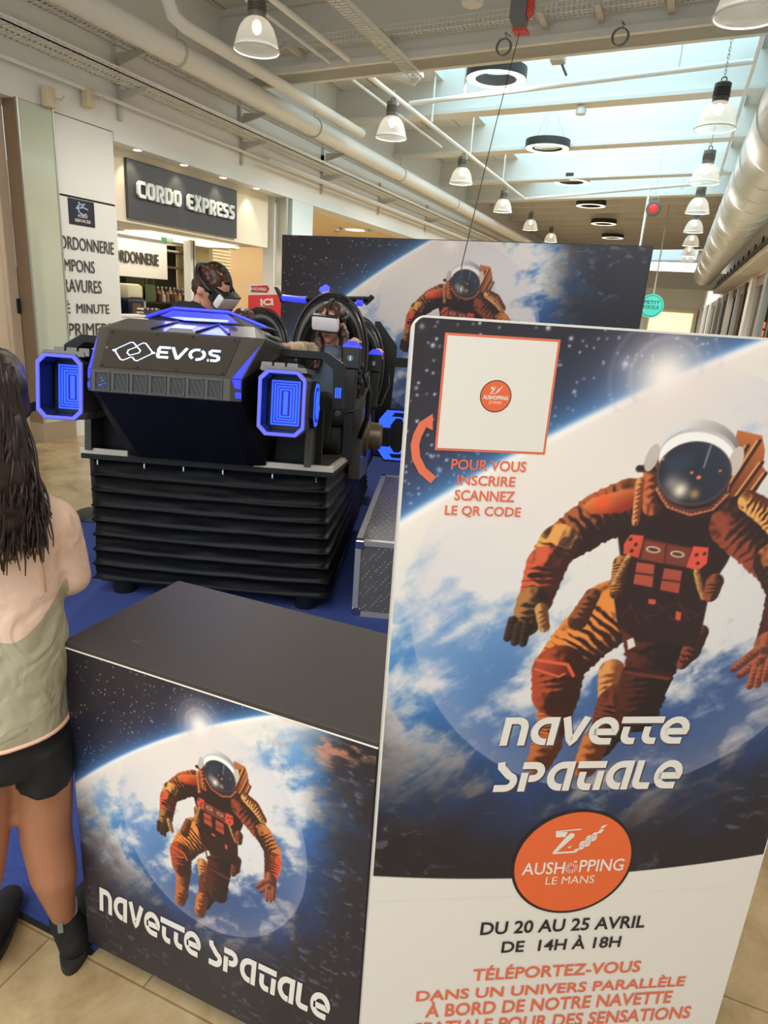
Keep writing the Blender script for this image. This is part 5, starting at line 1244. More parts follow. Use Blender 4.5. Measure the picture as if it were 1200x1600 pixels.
# ---- riders: bodies built in the ride's own frame
def KB(u, v, y): return K(u, v, y)
def veh(p): return EX * p[0] + EYV * p[1] + EZ * p[2]
def rider(label, head, hr, neck, chest, hips, sh, arms, skin, cloth, face_dir, group=None, sleeve=None, hair=None, knee=True, tall=1.0):
    """head, neck, chest, hips: centre points; sh: two shoulder points; arms: two lists elbow, wrist, finger direction"""
    t = empty('person', hips); tag(t, label, 'person', group)
    fd = face_dir / np.linalg.norm(face_dir); up = head - neck; up /= np.linalg.norm(up); fd = fd - up * (fd @ up); fd /= np.linalg.norm(fd); sd = np.cross(fd, up)
    fr = lambda p: sd * p[0] + fd * p[1] + up * p[2]
    mb = MB(); R = hr
    mb.ball(head + up * R * .18, (R * .80, R * .98, R * .95), 18, M=fr); mb.ball(head - up * R * .50 + fd * R * .22, (R * .58, R * .66, R * .66), 16, M=fr)
    mb.ball(head - up * R * .98 + fd * R * .62, (R * .26, R * .22, R * .2), 12, M=fr)                 # chin
    mb.ball(head - up * R * .28 + fd * R * .98, (R * .13, R * .22, R * .2), 10, M=fr); mb.capsule(head + up * R * .05 + fd * R * .9, R * .1, head - up * R * .26 + fd * R * 1.02, R * .13, 8)  # nose
    mb.ball(head - up * R * .60 + fd * R * .82, (R * .28, R * .12, R * .10), 10, M=fr)               # mouth
    for s_ in (-1, 1): mb.ball(head - up * R * .1 + sd * s_ * R * .80, (R * .10, R * .2, R * .27), 10, M=fr)
    mb.capsule(head - up * R * .6, R * .50, neck, R * .54); mb.capsule(neck, R * .5, chest, R * .9)
    mb.capsule(sh[0], R * .45, sh[1], R * .45); mb.capsule(chest, R * 1.05, hips, R * 1.1)
    for s_, a in zip((0, 1), arms):
        mb.capsule(sh[s_], R * .42, a[0], R * .34); mb.capsule(a[0], R * .33, a[1], R * .22)
        w_ = a[1]; f_ = a[2] / np.linalg.norm(a[2]); nn = np.cross(f_, EZ); nn /= np.linalg.norm(nn) + 1e-9; k_ = R * .1
        mb.capsule(w_, R * .22, w_ + f_ * R * .45, R * .26, 10)
        for j in range(4):
            b_ = w_ + f_ * R * .55 + nn * k_ * 1.9 * (j - 1.5); L_f = R * (.52, .6, .56, .42)[j]
            m_ = b_ + f_ * L_f * .6; mb.capsule(b_, k_, m_, k_ * .9, 8); mb.capsule(m_, k_ * .9, m_ + (f_ * .4 - EZ * .8) * L_f * .5, k_ * .75, 8)
        mb.capsule(w_ + f_ * R * .2 - nn * k_ * 2.2, k_ * 1.15, w_ + f_ * R * .55 - nn * k_ * 4.2, k_ * .9, 8)
    if knee:
        for s_ in (-1, 1):
            hp = hips + EX * s_ * R * .7; kn = hp - EYV * R * 3.2 * tall + EZ * R * .5; mb.capsule(hp, R * .75, kn, R * .5); mb.capsule(kn, R * .48, kn - EZ * R * 2.2 - EYV * R * .4, R * .33)
    build('body', mb, skin, t, remesh=R * .085, relax=2)
    if knee:
        mb = MB(); mb.ball(hips - EZ * R * .2, R * 1.3, 16)
        for s_ in (-1, 1):
            hp = hips + EX * s_ * R * .7; kn = hp - EYV * R * 3.2 * tall + EZ * R * .5; mb.capsule(hp, R * .95, kn, R * .66); mb.capsule(kn, R * .64, kn - EZ * R * 2.3 - EYV * R * .4, R * .5)
        build('trousers', mb, M_SHORTS, t, remesh=R * .1, relax=3)
    mb = MB(); mb.capsule(sh[0], R * .58, sh[1], R * .58); mb.capsule((sh[0] + sh[1]) / 2 - EZ * R * .2, R * .95, chest, R * 1.22); mb.capsule(chest, R * 1.22, hips, R * 1.28)
    build('shirt', mb, cloth, t, remesh=R * .1, relax=4, noise=(16, R * .05))
    if sleeve:
        for s_, a in zip((0, 1), arms):
            mb = MB(); mb.capsule(sh[s_], R * .62, a[0], R * .48); mb.capsule(a[0], R * .48, a[1], R * .34); build('sleeve', mb, sleeve, t, remesh=R * .09, relax=4, noise=(24, R * .06))
    return t, fr, fd, up, sd
# man turning to his left, front left seat
hd = KB(330, 453, .52); nk = KB(314, 477, .56)
man, fr, fd, up, sd = rider('person in a dark navy t-shirt turning aside, short curly brown hair, wearing a headset', hd, .104, nk, KB(305, 512, .60), W(-.43, .68, .22), [KB(283, 486, .56), KB(347, 491, .58)],
    [(KB(262, 535, .5), KB(280, 545, .40), -EYV), (KB(375, 530, .5), KB(385, 540, .38), -EYV)], M_SKINP, M_NAVY, EX * .90 - EYV * .34 - EZ * .30, sleeve=None)
mb = MB(); mb.ball(hd + up * .030 - fd * .016, (.092, .105, .088), 18, M=fr); mb.ball(hd - fd * .062 - up * .005, (.072, .05, .085), 16, M=fr)
for k in range(70):
    a = rs.uniform(0, 6.28); b = rs.uniform(-.15, 1.2); d_ = sd * math.cos(a) * math.cos(b) * .9 + fd * math.sin(a) * math.cos(b) * 1.02 + up * math.sin(b)
    if d_ @ fd > .72 or (d_ @ fd > .2 and d_ @ up < .25): continue
    mb.ball(hd + up * .028 - fd * .016 + d_ * .088, rs.uniform(.016, .026), 8)
build('hair', mb, M_HAIR2, man, remesh=.008, relax=1, noise=(40, .006))
mb = MB(); P = [KB(312, 470, .45), KB(315, 480, .44), KB(321, 490, .44)]; mb.tube(P, .0018, 6); build('necklace', mb, M_BLACK, man)
def headset(name_label, head, R, fd, up, sd, fwd, wpx, group='virtual reality headsets'):
    t = empty('vr_headset', head + fd * fwd); tag(t, name_label, 'headset', group)
    fr = lambda p: head + sd * p[0] + fd * p[1] + up * p[2]
    mb = MB(); mb.bbox((-wpx / 2 + .006, fwd - .055, -.045), (wpx / 2 - .006, fwd + .004, .04), .018, 0, fr); build('face_pad', mb, M_BLACK, t, smooth='auto')
    mb = MB(); mb.bbox((-wpx / 2, fwd, -.043), (wpx / 2, fwd + .05, .043), .018, 0, fr); build('visor', mb, M_HEADSET, t, smooth='auto')
    mb = MB(); mb.bbox((-wpx / 2 + .004, fwd - .002, .036), (wpx / 2 - .004, fwd + .046, .047), .006, 0, fr); mb.bbox((-wpx / 2 + .004, fwd - .002, -.049), (wpx / 2 - .004, fwd + .046, -.037), .006, 0, fr); build('visor_rim', mb, M_BLACK, t, smooth='auto')
    mb = MB(); n = 26
    q = [head + sd * (R * 1.06) * math.cos(a) + fd * (R * 1.22) * math.sin(a) + up * (.012 + .02 * (1 - math.sin(a)) / 2) for a in np.linspace(math.radians(35), math.radians(-215), n)]
    mb.tube(q, .011, 8, squash=(1, 1, 1.5)); mb.tube([head + fd * R * 1.12 * math.cos(a) + up * (R * 1.14 * math.sin(a) + .004) for a in np.linspace(math.radians(25), math.radians(170), 16)], .008, 8)
    build('strap', mb, M_BLACK, t, smooth=True)
    return t
headset('white headset on the person in the navy t-shirt, seen from the side', hd + up * .028, .104, fd, up, sd, .092, .155)
# girl in the front right seat, facing us
hd = KB(517, 504, .80); nk = KB(516, 550, .86)
kid, fr, fd, up, sd = rider('child with long brown hair in the large front seat, beige sleeves and a blue-grey top', hd, .092, nk, KB(519, 582, .88), W(.42, .88, .26), [KB(494, 551, .84), KB(543, 556, .86)],
    [(KB(474, 546, .66), KB(454, 543, .46), -EYV * .6 - EX * .6), (W(.60, .74, .50), W(.635, .62, .648), -EYV)], M_SKINP, M_DENIM, -EYV * .97 - EX * .12 - EZ * .08, sleeve=M_BEIGE)
mb = MB(); mb.ball(hd + up * .034 - fd * .022, (.088, .098, .086), 18, M=fr); mb.ball(hd - fd * .058, (.080, .05, .105), 16, M=fr)
for s_, L_ in ((-1, [(500, 515), (497, 540), (494, 560), (492, 577)]), (1, [(534, 512), (540, 535), (541, 560), (536, 582)])):
    for j in range(5):
        P = [KB(u + s_ * (j - 2) * 2.2 * (.6 + .25 * i) + rs.uniform(-1.5, 1.5), v, .80 + .012 * (j % 3) - .02 * i) for i, (u, v) in enumerate(L_)]
        for i in range(3): mb.capsule(P[i], .019, P[i + 1], .017 if i < 2 else .006, 8)
build('hair', mb, M_HAIR2, kid, remesh=.008, relax=1, noise=(34, .007))
mb = MB(); mb.ball(hd - up * .057 + fd * .082, (.021, .008, .006), 10, M=fr); build('lips', mb, M_LIP, kid, smooth=True)
headset('white headset covering the eyes of the child in the front seat', hd + up * .022, .092, fd, up, sd, .090, .160)
# child half hidden behind the hood, rear left seat
hd = W(-.30, 1.70, .80); rl, fr, fd, up, sd = rider('child almost hidden behind the hood light, only brown hair and forehead showing', hd, .09, W(-.29, 1.74, .66), W(-.27, 1.76, .50), W(-.26, 1.74, .26), [W(-.38, 1.74, .60), W(-.18, 1.74, .60)],
    [(W(-.42, 1.6, .45), W(-.36, 1.45, .44), -EYV), (W(-.14, 1.6, .45), W(-.2, 1.45, .44), -EYV)], M_SKINP, M_NAVY, -EYV, sleeve=M_NAVY, tall=.7)
mb = MB(); mb.ball(hd + up * .032 - fd * .020, (.088, .10, .085), 18, M=fr); mb.ball(hd - fd * .05, (.08, .05, .1), 14, M=fr); build('hair', mb, M_HAIR2, rl, remesh=.008, relax=1, noise=(34, .006))
# passenger at the rear right, whose sleeve and hand show beside the seat
hd = W(.47, 1.72, .74); rr_, fr, fd, up, sd = rider('passenger hidden behind the front seat, only beige sleeve and hand on rear joystick showing', hd, .092, W(.48, 1.76, .60), W(.49, 1.80, .46), W(.49, 1.78, .26), [W(.385, 1.76, .56), W(.60, 1.74, .60)],
    [(W(.36, 1.6, .44), W(.40, 1.5, .44), -EYV), (W(.69, 1.62, .62), W(.715, 1.47, .655), -EYV)], M_SKINP, M_BEIGE, -EYV, sleeve=M_BEIGE, tall=.7)
mb = MB(); mb.ball(hd + up * .030 - fd * .020, (.088, .098, .085), 18, M=fr); build('hair', mb, M_HAIR2, rr_, remesh=.008, relax=1, noise=(34, .006))

# ================================================================== UNDER THE ROOF: lamps, rings, pipes, trays, duct
M_SHADE = shade_mat()
M_BULB = mat('warm_bulb', (255, 236, 205), .4, emit=(255, 232, 196), strength=2.5)
M_HOUS = mat('lamp_housing', (128, 122, 112), .45, metal=.3); M_HOUSD = mat('lamp_housing_dark', (74, 70, 64), .5)
M_PIPE = mat('painted_pipe', (234, 231, 224), .5); M_TRAY = mat('tray_metal', (230, 227, 218), .5)
M_BRACK = mat('bracket_metal', (196, 190, 178), .5); M_WIRE = mat('thin_cable', (52, 48, 46), .6); M_WIREG = mat('grey_cable', (120, 120, 118), .6)
M_RINGB = mat('ring_black', (46, 42, 38), .5); M_RINGL = mat('ring_diffuser', (255, 246, 228), .4, emit=(255, 242, 218), strength=1.5)
M_SPIRO = mat('spiral_duct_steel', (216, 219, 216), .36, metal=.3); M_RED = mat('signal_red', (206, 52, 40), .4); M_GREYP = mat('grey_plastic', (108, 104, 100), .5)

def pendant(c, label, group, ztop, dark=False, power=9, chain=False):
    """ribbed acrylic bell: c = centre of the rim"""
    t = empty('pendant_lamp', c + A(0, 0, 0)); tag(t, label, 'lamp', group); c = A(*c)
    prof = [(.205, .0), (.212, .006), (.205, .012), (.197, .05), (.182, .11), (.155, .18), (.115, .235), (.075, .262), (.07, .265)]
    mb = MB(); mb.lathe(prof, c, 40)
    mb.f = [f for f in mb.f if len(f) < 10]; mb.m = [0] * len(mb.f)                 # open bell
    build('shade', mb, M_SHADE, t, smooth=True)
    mb = MB(); mb.tube([c + A(.209 * math.cos(a), .209 * math.sin(a), .004) for a in np.linspace(0, 2 * math.pi, 41)[:-1]], .007, 6, closed=True); build('rim', mb, mat('acrylic_rim', (236, 234, 226), .25), t, smooth=True)
    mb = MB(); mb.ball(c + A(0, 0, .19), (.045, .045, .06), 14); build('bulb', mb, M_BULB, t, smooth=True)
    mb = MB(); mb.lathe([(.078, .255), (.082, .262), (.082, .30)] + sum([[(.086, .300 + .016 * k), (.086, .306 + .016 * k), (.070, .308 + .016 * k), (.070, .315 + .016 * k)] for k in range(5)], []) + [(.084, .385), (.084, .43), (.07, .44)], c, 28); build('housing', mb, M_HOUSD if dark else M_HOUS, t, smooth='auto')
    mb = MB(); mb.tube([c + A(.026 * math.cos(a), 0, .468 + .026 * math.sin(a)) for a in np.linspace(0, 2 * math.pi, 19)[:-1]], .007, 6, closed=True); build('hook', mb, M_HOUSD, t, smooth=True)
    if ztop > c[2] + .52:
        mb = MB()
        if chain:
            for k in range(int((ztop - c[2] - .49) / .035)):
                z0 = c[2] + .505 + .035 * k; ax = A(1, 0, 0) if k % 2 else A(0, 1, 0)
                mb.tube([c + A(0, 0, z0 - c[2]) + ax * .011 * math.cos(a) + A(0, 0, .022 * math.sin(a)) for a in np.linspace(0, 2 * math.pi, 11)[:-1]], .004, 5, closed=True)
            build('chain', mb, M_BRACK, t)
        else:
            mb.tube([c + A(0, 0, .49), c + A(0, 0, ztop - c[2])], .009, 6); build('hanger', mb, M_BRACK, t)
    l = bpy.data.lights.new('lamp_light', 'POINT'); l.energy = 1.6; l.color = (1, .94, .85); l.shadow_soft_size = .06
    o = bpy.data.objects.new('lamp_light', l); o.parent = t; o.location = (0, 0, .12); COL.objects.link(o)
    l = bpy.data.lights.new('lamp_beam', 'SPOT'); l.energy = power * 11; l.color = (1, .94, .85); l.spot_size = math.radians(160); l.spot_blend = .7; l.shadow_soft_size = .12
    o = bpy.data.objects.new('lamp_beam', l); o.parent = t; o.location = (0, 0, .0); COL.objects.link(o)
def ctop(x, y): return (6.3 if SX0 < x < SX1 and 8.42 < y < 19.2 else 4.95) + tilt(x)
ORD = ['nearest', 'second', 'third', 'fourth', 'fifth', 'sixth', 'seventh', 'eighth']
for i, (u, v, y) in enumerate([(401, 80, 5.74), (611, 216, 9.12), (720, 287, 12.9), (785, 331, 16.6), (828, 359, 20.2), (860, 378, 23.6)]):
    c = on_x(u, v, -4.0) if i < 4 else on_y(u, v, y); pendant(c, 'ribbed bell pendant lamp hanging over the ride, %s of the left-hand row' % ORD[i], 'pendant lamps of the left row', 4.33 if i < 4 else ctop(c[0], y), False, 16)
for i, (u, v, y) in enumerate([(1170, 26, 5.4), (1117, 202, 8.83), (1100, 287, 11.72), (1089, 333, 14.6), (1083, 363, 17.6), (1079, 384, 20.6), (1075, 400, 23.8), (1073, 411, 27.0)]):
    c = on_y(u, v, y); pendant(c, 'ribbed bell pendant lamp beside the round air duct, %s of the right-hand row' % ORD[i], 'pendant lamps of the right row', ctop(c[0], y), i == 1, 13, chain=i < 2)
for i, (u, v, y) in enumerate([(775, 124, 9.95), (855, 232, 13.7), (893, 285, 17.2), (923, 322, 20.6), (943, 350, 24.3), (957, 372, 28.3)]):
    c = on_y(u, v, y); t = empty('ring_light', c); tag(t, 'round black ring light glowing white underneath, %s of the ceiling row' % ORD[i], 'light', 'ring lights')
    mb = MB(); mb.lathe([(.27, .0), (.40, .0), (.40, .13), (.27, .13)], c, 56, closed=True); build('housing', mb, M_RINGB, t, smooth='auto')
    mb = MB(); mb.lathe([(.278, -.004), (.392, -.004), (.392, .004), (.278, .004)], c, 56, closed=True); build('diffuser', mb, M_RINGL, t, smooth='auto')
    mb = MB()
    for k in range(3):
        a = k * 2.094 + .5; mb.tube([c + A(.35 * math.cos(a), .35 * math.sin(a), .13), c + A(0, 0, .75)], .0025, 5)
    mb.tube([c + A(0, 0, .75), c + A(0, 0, 5.2 - c[2])], .0035, 5); build('suspension_wire', mb, M_WIREG, t)
    l = bpy.data.lights.new('ring_glow', 'AREA'); l.shape = 'RING' if False else 'DISK'; l.size = .7; l.energy = 40; l.color = (1, .95, .86)
    o = bpy.data.objects.new('ring_glow', l); o.parent = t; o.location = (0, 0, -.02); COL.objects.link(o)

def along(name, label, cat, pts, r, m, n=12, parent=None):
    mb = MB(); mb.tube(pts, r, n); o = build(name, mb, m, parent, smooth=True)
    if label: tag(o, label, cat)
    return o
# wide mesh trays along the left wall, on brackets
def tray(name, label, x0, x1, z, y0, y1, side=.05, brackets=(), step=.055):
    t = empty(name, ((x0 + x1) / 2, (y0 + y1) / 2, z)); tag(t, label, 'cable tray')
    mb = MB()
    for y in np.arange(y0, y1, step): mb.box((x0, y, z), (x1, y + .026, z + .004))
    mb.box((x0, y0, z), (x0 + .02, y1, z + .004)); mb.box((x1 - .012, y0, z), (x1, y1, z + .010)); mb.box(((x0 + x1) / 2 - .012, y0, z), ((x0 + x1) / 2 + .012, y1, z + .004)); build('mesh_floor', mb, M_TRAY, t)
    mb = MB()
    for y in np.arange(y0, y1, .09): mb.box((x1 - .006, y, z + .02), (x1, y + .022, z + side - .02))
    mb.box((x1 - .006, y0, z), (x1, y1, z + .02)); mb.box((x1 - .006, y0, z + side - .02), (x1, y1, z + side)); build('side_rail', mb, M_TRAY, t)
    for y in brackets:
        mb = MB(); mb.prism([(x0 - .10, y, z - .015), (x1 - .03, y, z - .015), (x1 - .03, y, z - .04), (x0 - .07, y, z - .12), (x0 - .10, y, z - .12)], (0, .03, 0)); mb.box((-5.80, y - .005, z - .30), (-5.76, y + .035, z + .28)); build('bracket', mb, M_BRACK, t)
zt1 = on_x(390, 205, -5.36)[2]; zt2 = on_x(400, 165, -5.36)[2]
tray('cable_tray', 'lower perforated cable tray on brackets along the left wall', -5.68, -5.36, zt1, -1, 34, brackets=(4.0, 6.25, 8.5, 10.8, 13.2, 16))
tray('cable_tray', 'upper perforated cable tray just under the thick white pipe', -5.62, -5.36, zt2, -1, 34, brackets=(6.2, 8.45, 10.8))
px, pz = -5.12, on_x(415, 158, -5.12)[2]
t = empty('water_pipe', (px, 12, pz)); tag(t, 'thick white pipe running the length of the left wall', 'pipe')
mb = MB(); mb.tube([A(px, -1, pz), A(px, 40, pz)], .115, 20); build('pipe_run', mb, M_PIPE, t, smooth='auto')
for y in (6.4, 9.3, 12.6, 16):
    mb = MB(); mb.tube([A(px + .122 * math.cos(a), y, pz + .122 * math.sin(a)) for a in np.linspace(0, 2 * math.pi, 25)[:-1]], .012, 6, closed=True); mb.tube([A(px, y, pz + .12), A(px, y, 4.95)], .006, 6); build('pipe_clamp', mb, M_BRACK, t, smooth=True)
a, b, c = on_x(273, 8, -4.75), on_x(275, 26, -4.75), on_x(565, 213, -4.75); zb_ = (b[2] + c[2]) / 2
along('water_pipe', 'slimmer white pipe with an elbow at its near end, high on the left', 'pipe', [A(-4.75, b[1] - .15, 4.95), A(-4.75, b[1] - .12, zb_ + .15), A(-4.75, b[1] - .04, zb_ + .03), A(-4.75, b[1] + .12, zb_), A(-4.75, c[1], zb_)], .062, M_PIPE, 16)
a, b = on_x(0, 88, -5.74), on_x(380, 235, -5.74); zc_ = (a[2] + b[2]) / 2
along('conduit', 'thin conduit along the left wall above the shop fronts', 'conduit', [A(-5.74, -1, zc_), A(-5.74, 34, zc_)], .022, M_PIPE, 8)
a = on_x(560, 262, -5.6); along('conduit', 'low conduit rail under the trays over the second shop', 'conduit', [A(-5.6, 8.9, zc_ - .02), A(-5.6, 34, zc_ - .02)], .03, M_PIPE, 8)
# sprinkler frame hung around the roof light
zl = 4.32; pA = on_x(640, 160, -4.0); yA = pA[1]; yB = on_x(820, 312, -4.0)[1]; XRt = .33
t = empty('sprinkler_frame', (-1.8, (yA + yB) / 2, zl)); tag(t, 'white tube frame hung around the roof light', 'frame')
ztl = lambda x: zl + .065 * (x + 4)
for p, q, r in ((A(-4, 2.0, zl - .1), A(-4, yB, zl), .03), (A(-4, yA, zl), A(XRt, yA, ztl(XRt)), .032), (A(-4, yB, zl), A(XRt, yB, ztl(XRt) + .1), .036), (A(XRt, yA - 1, ztl(XRt)), A(XRt, yB, ztl(XRt) + .1), .026)):
    mb = MB(); mb.tube([p, q], r, 10); build('tube', mb, M_PIPE, t, smooth='auto')
for x, y in ((-4, 11), (-4, 13.2), (-4, 15.8), (-3, yB), (-1.6, yB), (-.4, yB), (-3.2, yA), (-.5, yA)):
    mb = MB(); mb.tube([A(x, y, ztl(x)), A(x, y, 4.95 + tilt(x))], .018, 6); build('drop_rod', mb, M_PIPE, t)
along('conduit', 'thin conduit just left of the tube frame over the ride', 'conduit', [on_x(385, 0, -4.25), on_x(690, 230, -4.25)], .018, M_PIPE, 8)
# perforated tray that steps down beside the second lamp
xq = -3.35; p, q = on_x(515, 0, xq), on_x(652, 118, xq); zq = (p[2] + q[2]) / 2
t = empty('cable_tray', (xq, (p[1] + q[1]) / 2, zq)); tag(t, 'perforated cable tray ending in a downturned arm above the second left lamp', 'cable tray')
mb = MB()
for y in np.arange(1.0, q[1], .06): mb.box((xq - .08, y, zq), (xq + .08, y + .03, zq + .004))
for x in (-.08, -.004, .072): mb.box((xq + x, 1.0, zq), (xq + x + .008, q[1], zq + .004))
build('mesh_floor', mb, M_TRAY, t)
mb = MB(); mb.box((xq + .078, 1.0, zq), (xq + .084, q[1], zq + .05)); mb.box((xq - .084, 1.0, zq), (xq - .078, q[1], zq + .05)); build('side_rail', mb, M_TRAY, t)
e = on_x(626, 160, -3.9); e = A(-3.9, q[1] + .15, 4.36); mb = MB(); mb.tube([A(xq, q[1], zq + .02), A(xq - .05, q[1] + .04, zq - .02), e], .05, 8); build('end_arm', mb, M_TRAY, t, smooth=True)
# tray along the near cross beam, with lamp stubs
t = empty('cable_tray', (-2, 7.98, 4.3)); tag(t, 'long wire cable tray along the face of the nearest cross beam', 'cable tray')
mb = MB()
for x in np.arange(-5.3, 1.6, .05): mb.add([A(x, 7.9, 4.40 + tilt(x)), A(x + .02, 7.9, 4.40 + tilt(x)), A(x + .02, 8.04, 4.40 + tilt(x)), A(x, 8.04, 4.40 + tilt(x)), A(x, 7.9, 4.50 + tilt(x)), A(x + .02, 7.9, 4.50 + tilt(x))], [(0, 1, 2, 3), (0, 1, 5, 4)])
for dz, dy in ((.40, 0), (.50, 0), (.45, 0), (.40, .06), (.40, .13)): mb.tube([A(-5.4, 7.9 + dy, 4.0 + dz + tilt(-5.4)), A(1.6, 7.9 + dy, 4.0 + dz + tilt(1.6))], .007, 5)
build('wire_mesh', mb, M_TRAY, t)
for x in (-4.6, -3.45, -1.75, -1.2, -.55):
    mb = MB(); mb.box((x - .03, 7.62, 4.32 + tilt(x)), (x + .03, 8.04, 4.37 + tilt(x))); build('stub_arm', mb, M_BRACK, t)
# ceiling fan-coil conduit and junction box over the near skylight edge
p, q = on_z(828, 0, 4.55), on_z(858, 55, 4.55); along('conduit', 'short conduit crossing the near beam towards a junction box', 'conduit', [A(*p) - (q - p) * .3, q], .022, M_BRACK, 8)
c = on_y(872, 92, 8.9); mb = MB(); mb.bbox(c - A(.08, .08, .04), c + A(.08, .08, .04), .01); tag(build('junction_box', mb, M_BRACK), 'small grey junction box at the near edge of the roof light', 'box')
p, q = on_y(876, 96, 8.95), on_y(885, 118, 9.05); along('sensor_stick', 'short stick sensor below the junction box', 'sensor', [p, q], .014, M_GREYP, 8)
# round duct on the right
dx, dz, dr = .80, 3.62, .42
t = empty('air_duct', (dx, 14, dz)); tag(t, 'large round galvanised air duct along the right side', 'duct')
mb = MB(); mb.tube([A(dx, -3, dz), A(dx, 33, dz)], dr, 40); build('duct_body', mb, M_SPIRO, t, smooth='auto')
for y in np.arange(2.4, 33, .95):
    mb = MB(); mb.lathe([(dr, -.025), (dr + .012, -.018), (dr + .012, .018), (dr, .025)], (dx, y, dz), 40, 0, (A(1, 0, 0), A(0, 0, 1), A(0, 1, 0))); build('seam_band', mb, M_SPIRO, t, smooth='auto')
for y in (4.3, 8.1, 12, 16, 20, 24, 28):
    mb = MB(); mb.tube([A(dx - .1, y, dz + dr), A(dx - .1, y, 4.95 + tilt(dx))], .008, 6); build('hanger', mb, M_BRACK, t)
mb = MB()
for y in np.arange(9, 34, 1.5): mb.box((1.30, y + .01, 2.95), (1.74, y + 1.47, 3.08)); mb.box((1.34, y + .01, 3.08), (1.38, y + .03, 3.4), 1)
o = struct('trim_60', mb, [M_WHITE, M_DARK], label='white boxed soffit below the round duct')
mb = MB(); mb.box((1.25, 9, 3.10), (1.30, 34, 3.16)); mb.box((1.42, 9, 3.2), (1.5, 34, 3.26)); tag(build('cable_bundle', mb, M_DARK), 'dark cable bundle between the round duct and the white soffit', 'cable')
# balancer reel with its cable down to the ride
c = on_y(815, 22, 6.6); t = empty('cable_reel', c); tag(t, 'grey and red cable reel hanging from the ceiling over the ride', 'reel')
mb = MB(); mb.prism([c + A(*p) for p in ((-.09, -.06, .16), (.05, -.06, .16), (.05, -.06, -.06), (.03, -.06, -.13), (-.04, -.06, -.13), (-.09, -.06, -.04))], (0, .12, 0)); build('case', mb, M_GREYP, t)
mb = MB(); mb.prism([c + A(*p) for p in ((.05, -.05, .16), (.095, -.05, .16), (.09, -.05, .0), (.055, -.05, -.03))], (0, .1, 0)); mb.box(c + A(-.05, -.065, -.142), c + A(.07, .065, -.12)); build('red_cover', mb, M_RED, t)
mb = MB(); mb.tube([c + A(0, 0, .15), A(c[0], c[1], 5.0)], .01, 6); build('hanger', mb, M_BRACK, t)
e = on_y(722, 412, 4.6); e2 = on_y(716, 470, 4.2); mb = MB(); mb.tube([c + A(0, 0, -.13), c + (e - c) * .5 + A(0, 0, -.02), e, e2, A(e2[0] - .3, e2[1] - .1, 1.35)], .0035, 6); build('cable', mb, M_WIRE, t)
c = on_y(1021, 326, 16); t = empty('warning_light', c); tag(t, 'red round warning light hanging near the right end of the roof light', 'light')
mb = MB(); mb.lathe([(0, -.05), (.13, -.05), (.15, 0), (.13, .05), (0, .06)], c, 24, 0, (A(1, 0, 0), A(0, 0, 1), A(0, 1, 0))); build('case', mb, M_GREYP, t, smooth='auto')
mb = MB(); mb.lathe([(0, -.075), (.06, -.07), (.09, -.05)], c, 24, 0, (A(1, 0, 0), A(0, 0, 1), A(0, 1, 0))); build('red_lens', mb, mat('red_lens', (220, 50, 50), .3, emit=(230, 60, 60), strength=.6), t, smooth=True)
mb = MB(); mb.tube([c + A(-.07, 0, .14), c + A(-.07, 0, .22), c + A(.07, 0, .22), c + A(.07, 0, .14)], .008, 6); mb.tube([c + A(0, 0, .22), A(c[0], c[1], ctop(c[0], c[1]))], .006, 6); build('bracket', mb, M_BRACK, t)
p = on_y(1009, 332, yB); along('hanging_pole', 'thin white vertical pole above the right end of the backdrop', 'pole', [A(p[0], yB, ztl(p[0]) + .1), A(p[0], yB, 1.9)], .028, M_WHITE, 8)
c = on_y(738, 2, 6.9); mb = MB(); mb.lathe([(0, -.03), (.09, -.03), (.10, -.01), (.10, .30), (.0, .30)], c, 24); tag(build('smoke_detector', mb, M_WHITE, smooth='auto'), 'white cylinder detector on the near ceiling', 'detector')
c = on_y(653, 182, 12.0) if False else on_y(908, 173, 11.3); mb = MB(); mb.lathe([(0, -.05), (.07, -.05), (.08, 0), (.05, .06), (0, .06)], c, 20); tag(build('smoke_detector', mb, M_WHITE, smooth='auto'), 'round white detector under the second cross beam', 'detector')
# two small boxes on the left wall
for (u, v), lab in (((76, 152), 'small beige sensor box above the glass-clad pillar'), ((138, 153), 'small beige sensor box above the white sign wall')):
    c = on_x(u, v, -5.74); t = empty('wall_sensor', c); tag(t, lab, 'sensor')
    mb = MB(); mb.bbox(c + A(-.04, -.05, -.085), c + A(.04, .05, .085), .008); build('case', mb, mat('aged_plastic', (214, 196, 160), .5), t)
    mb = MB(); mb.tube([c + A(.04, .03, .0), c + A(.09, .06, -.01), c + A(.10, .09, .03)], .008, 6); build('bracket', mb, M_BRACK, t)

for i, (u, v) in enumerate(((786, 73), (968, 57))):
    c = on_y(u, v, 7.895); mb = MB()
    for k in range(3): mb.tube([c + A(.075 * math.cos(a) + .006 * k, .008 * k, .075 * math.sin(a)) for a in np.linspace(0, 2 * math.pi, 23)[:-1]], .006, 6, closed=True)
    mb.tube([c + A(.03, 0, .07), c + A(.0, .03, .14), c + A(.02, .18, .15)], .005, 5)
    tag(build('cable_coil', mb, M_WIREG, smooth=True), ['spare cable coil tied to the near beam tray above the nearest ring light', 'spare cable coil tied to the near beam tray right of the reel'][i], 'cable')

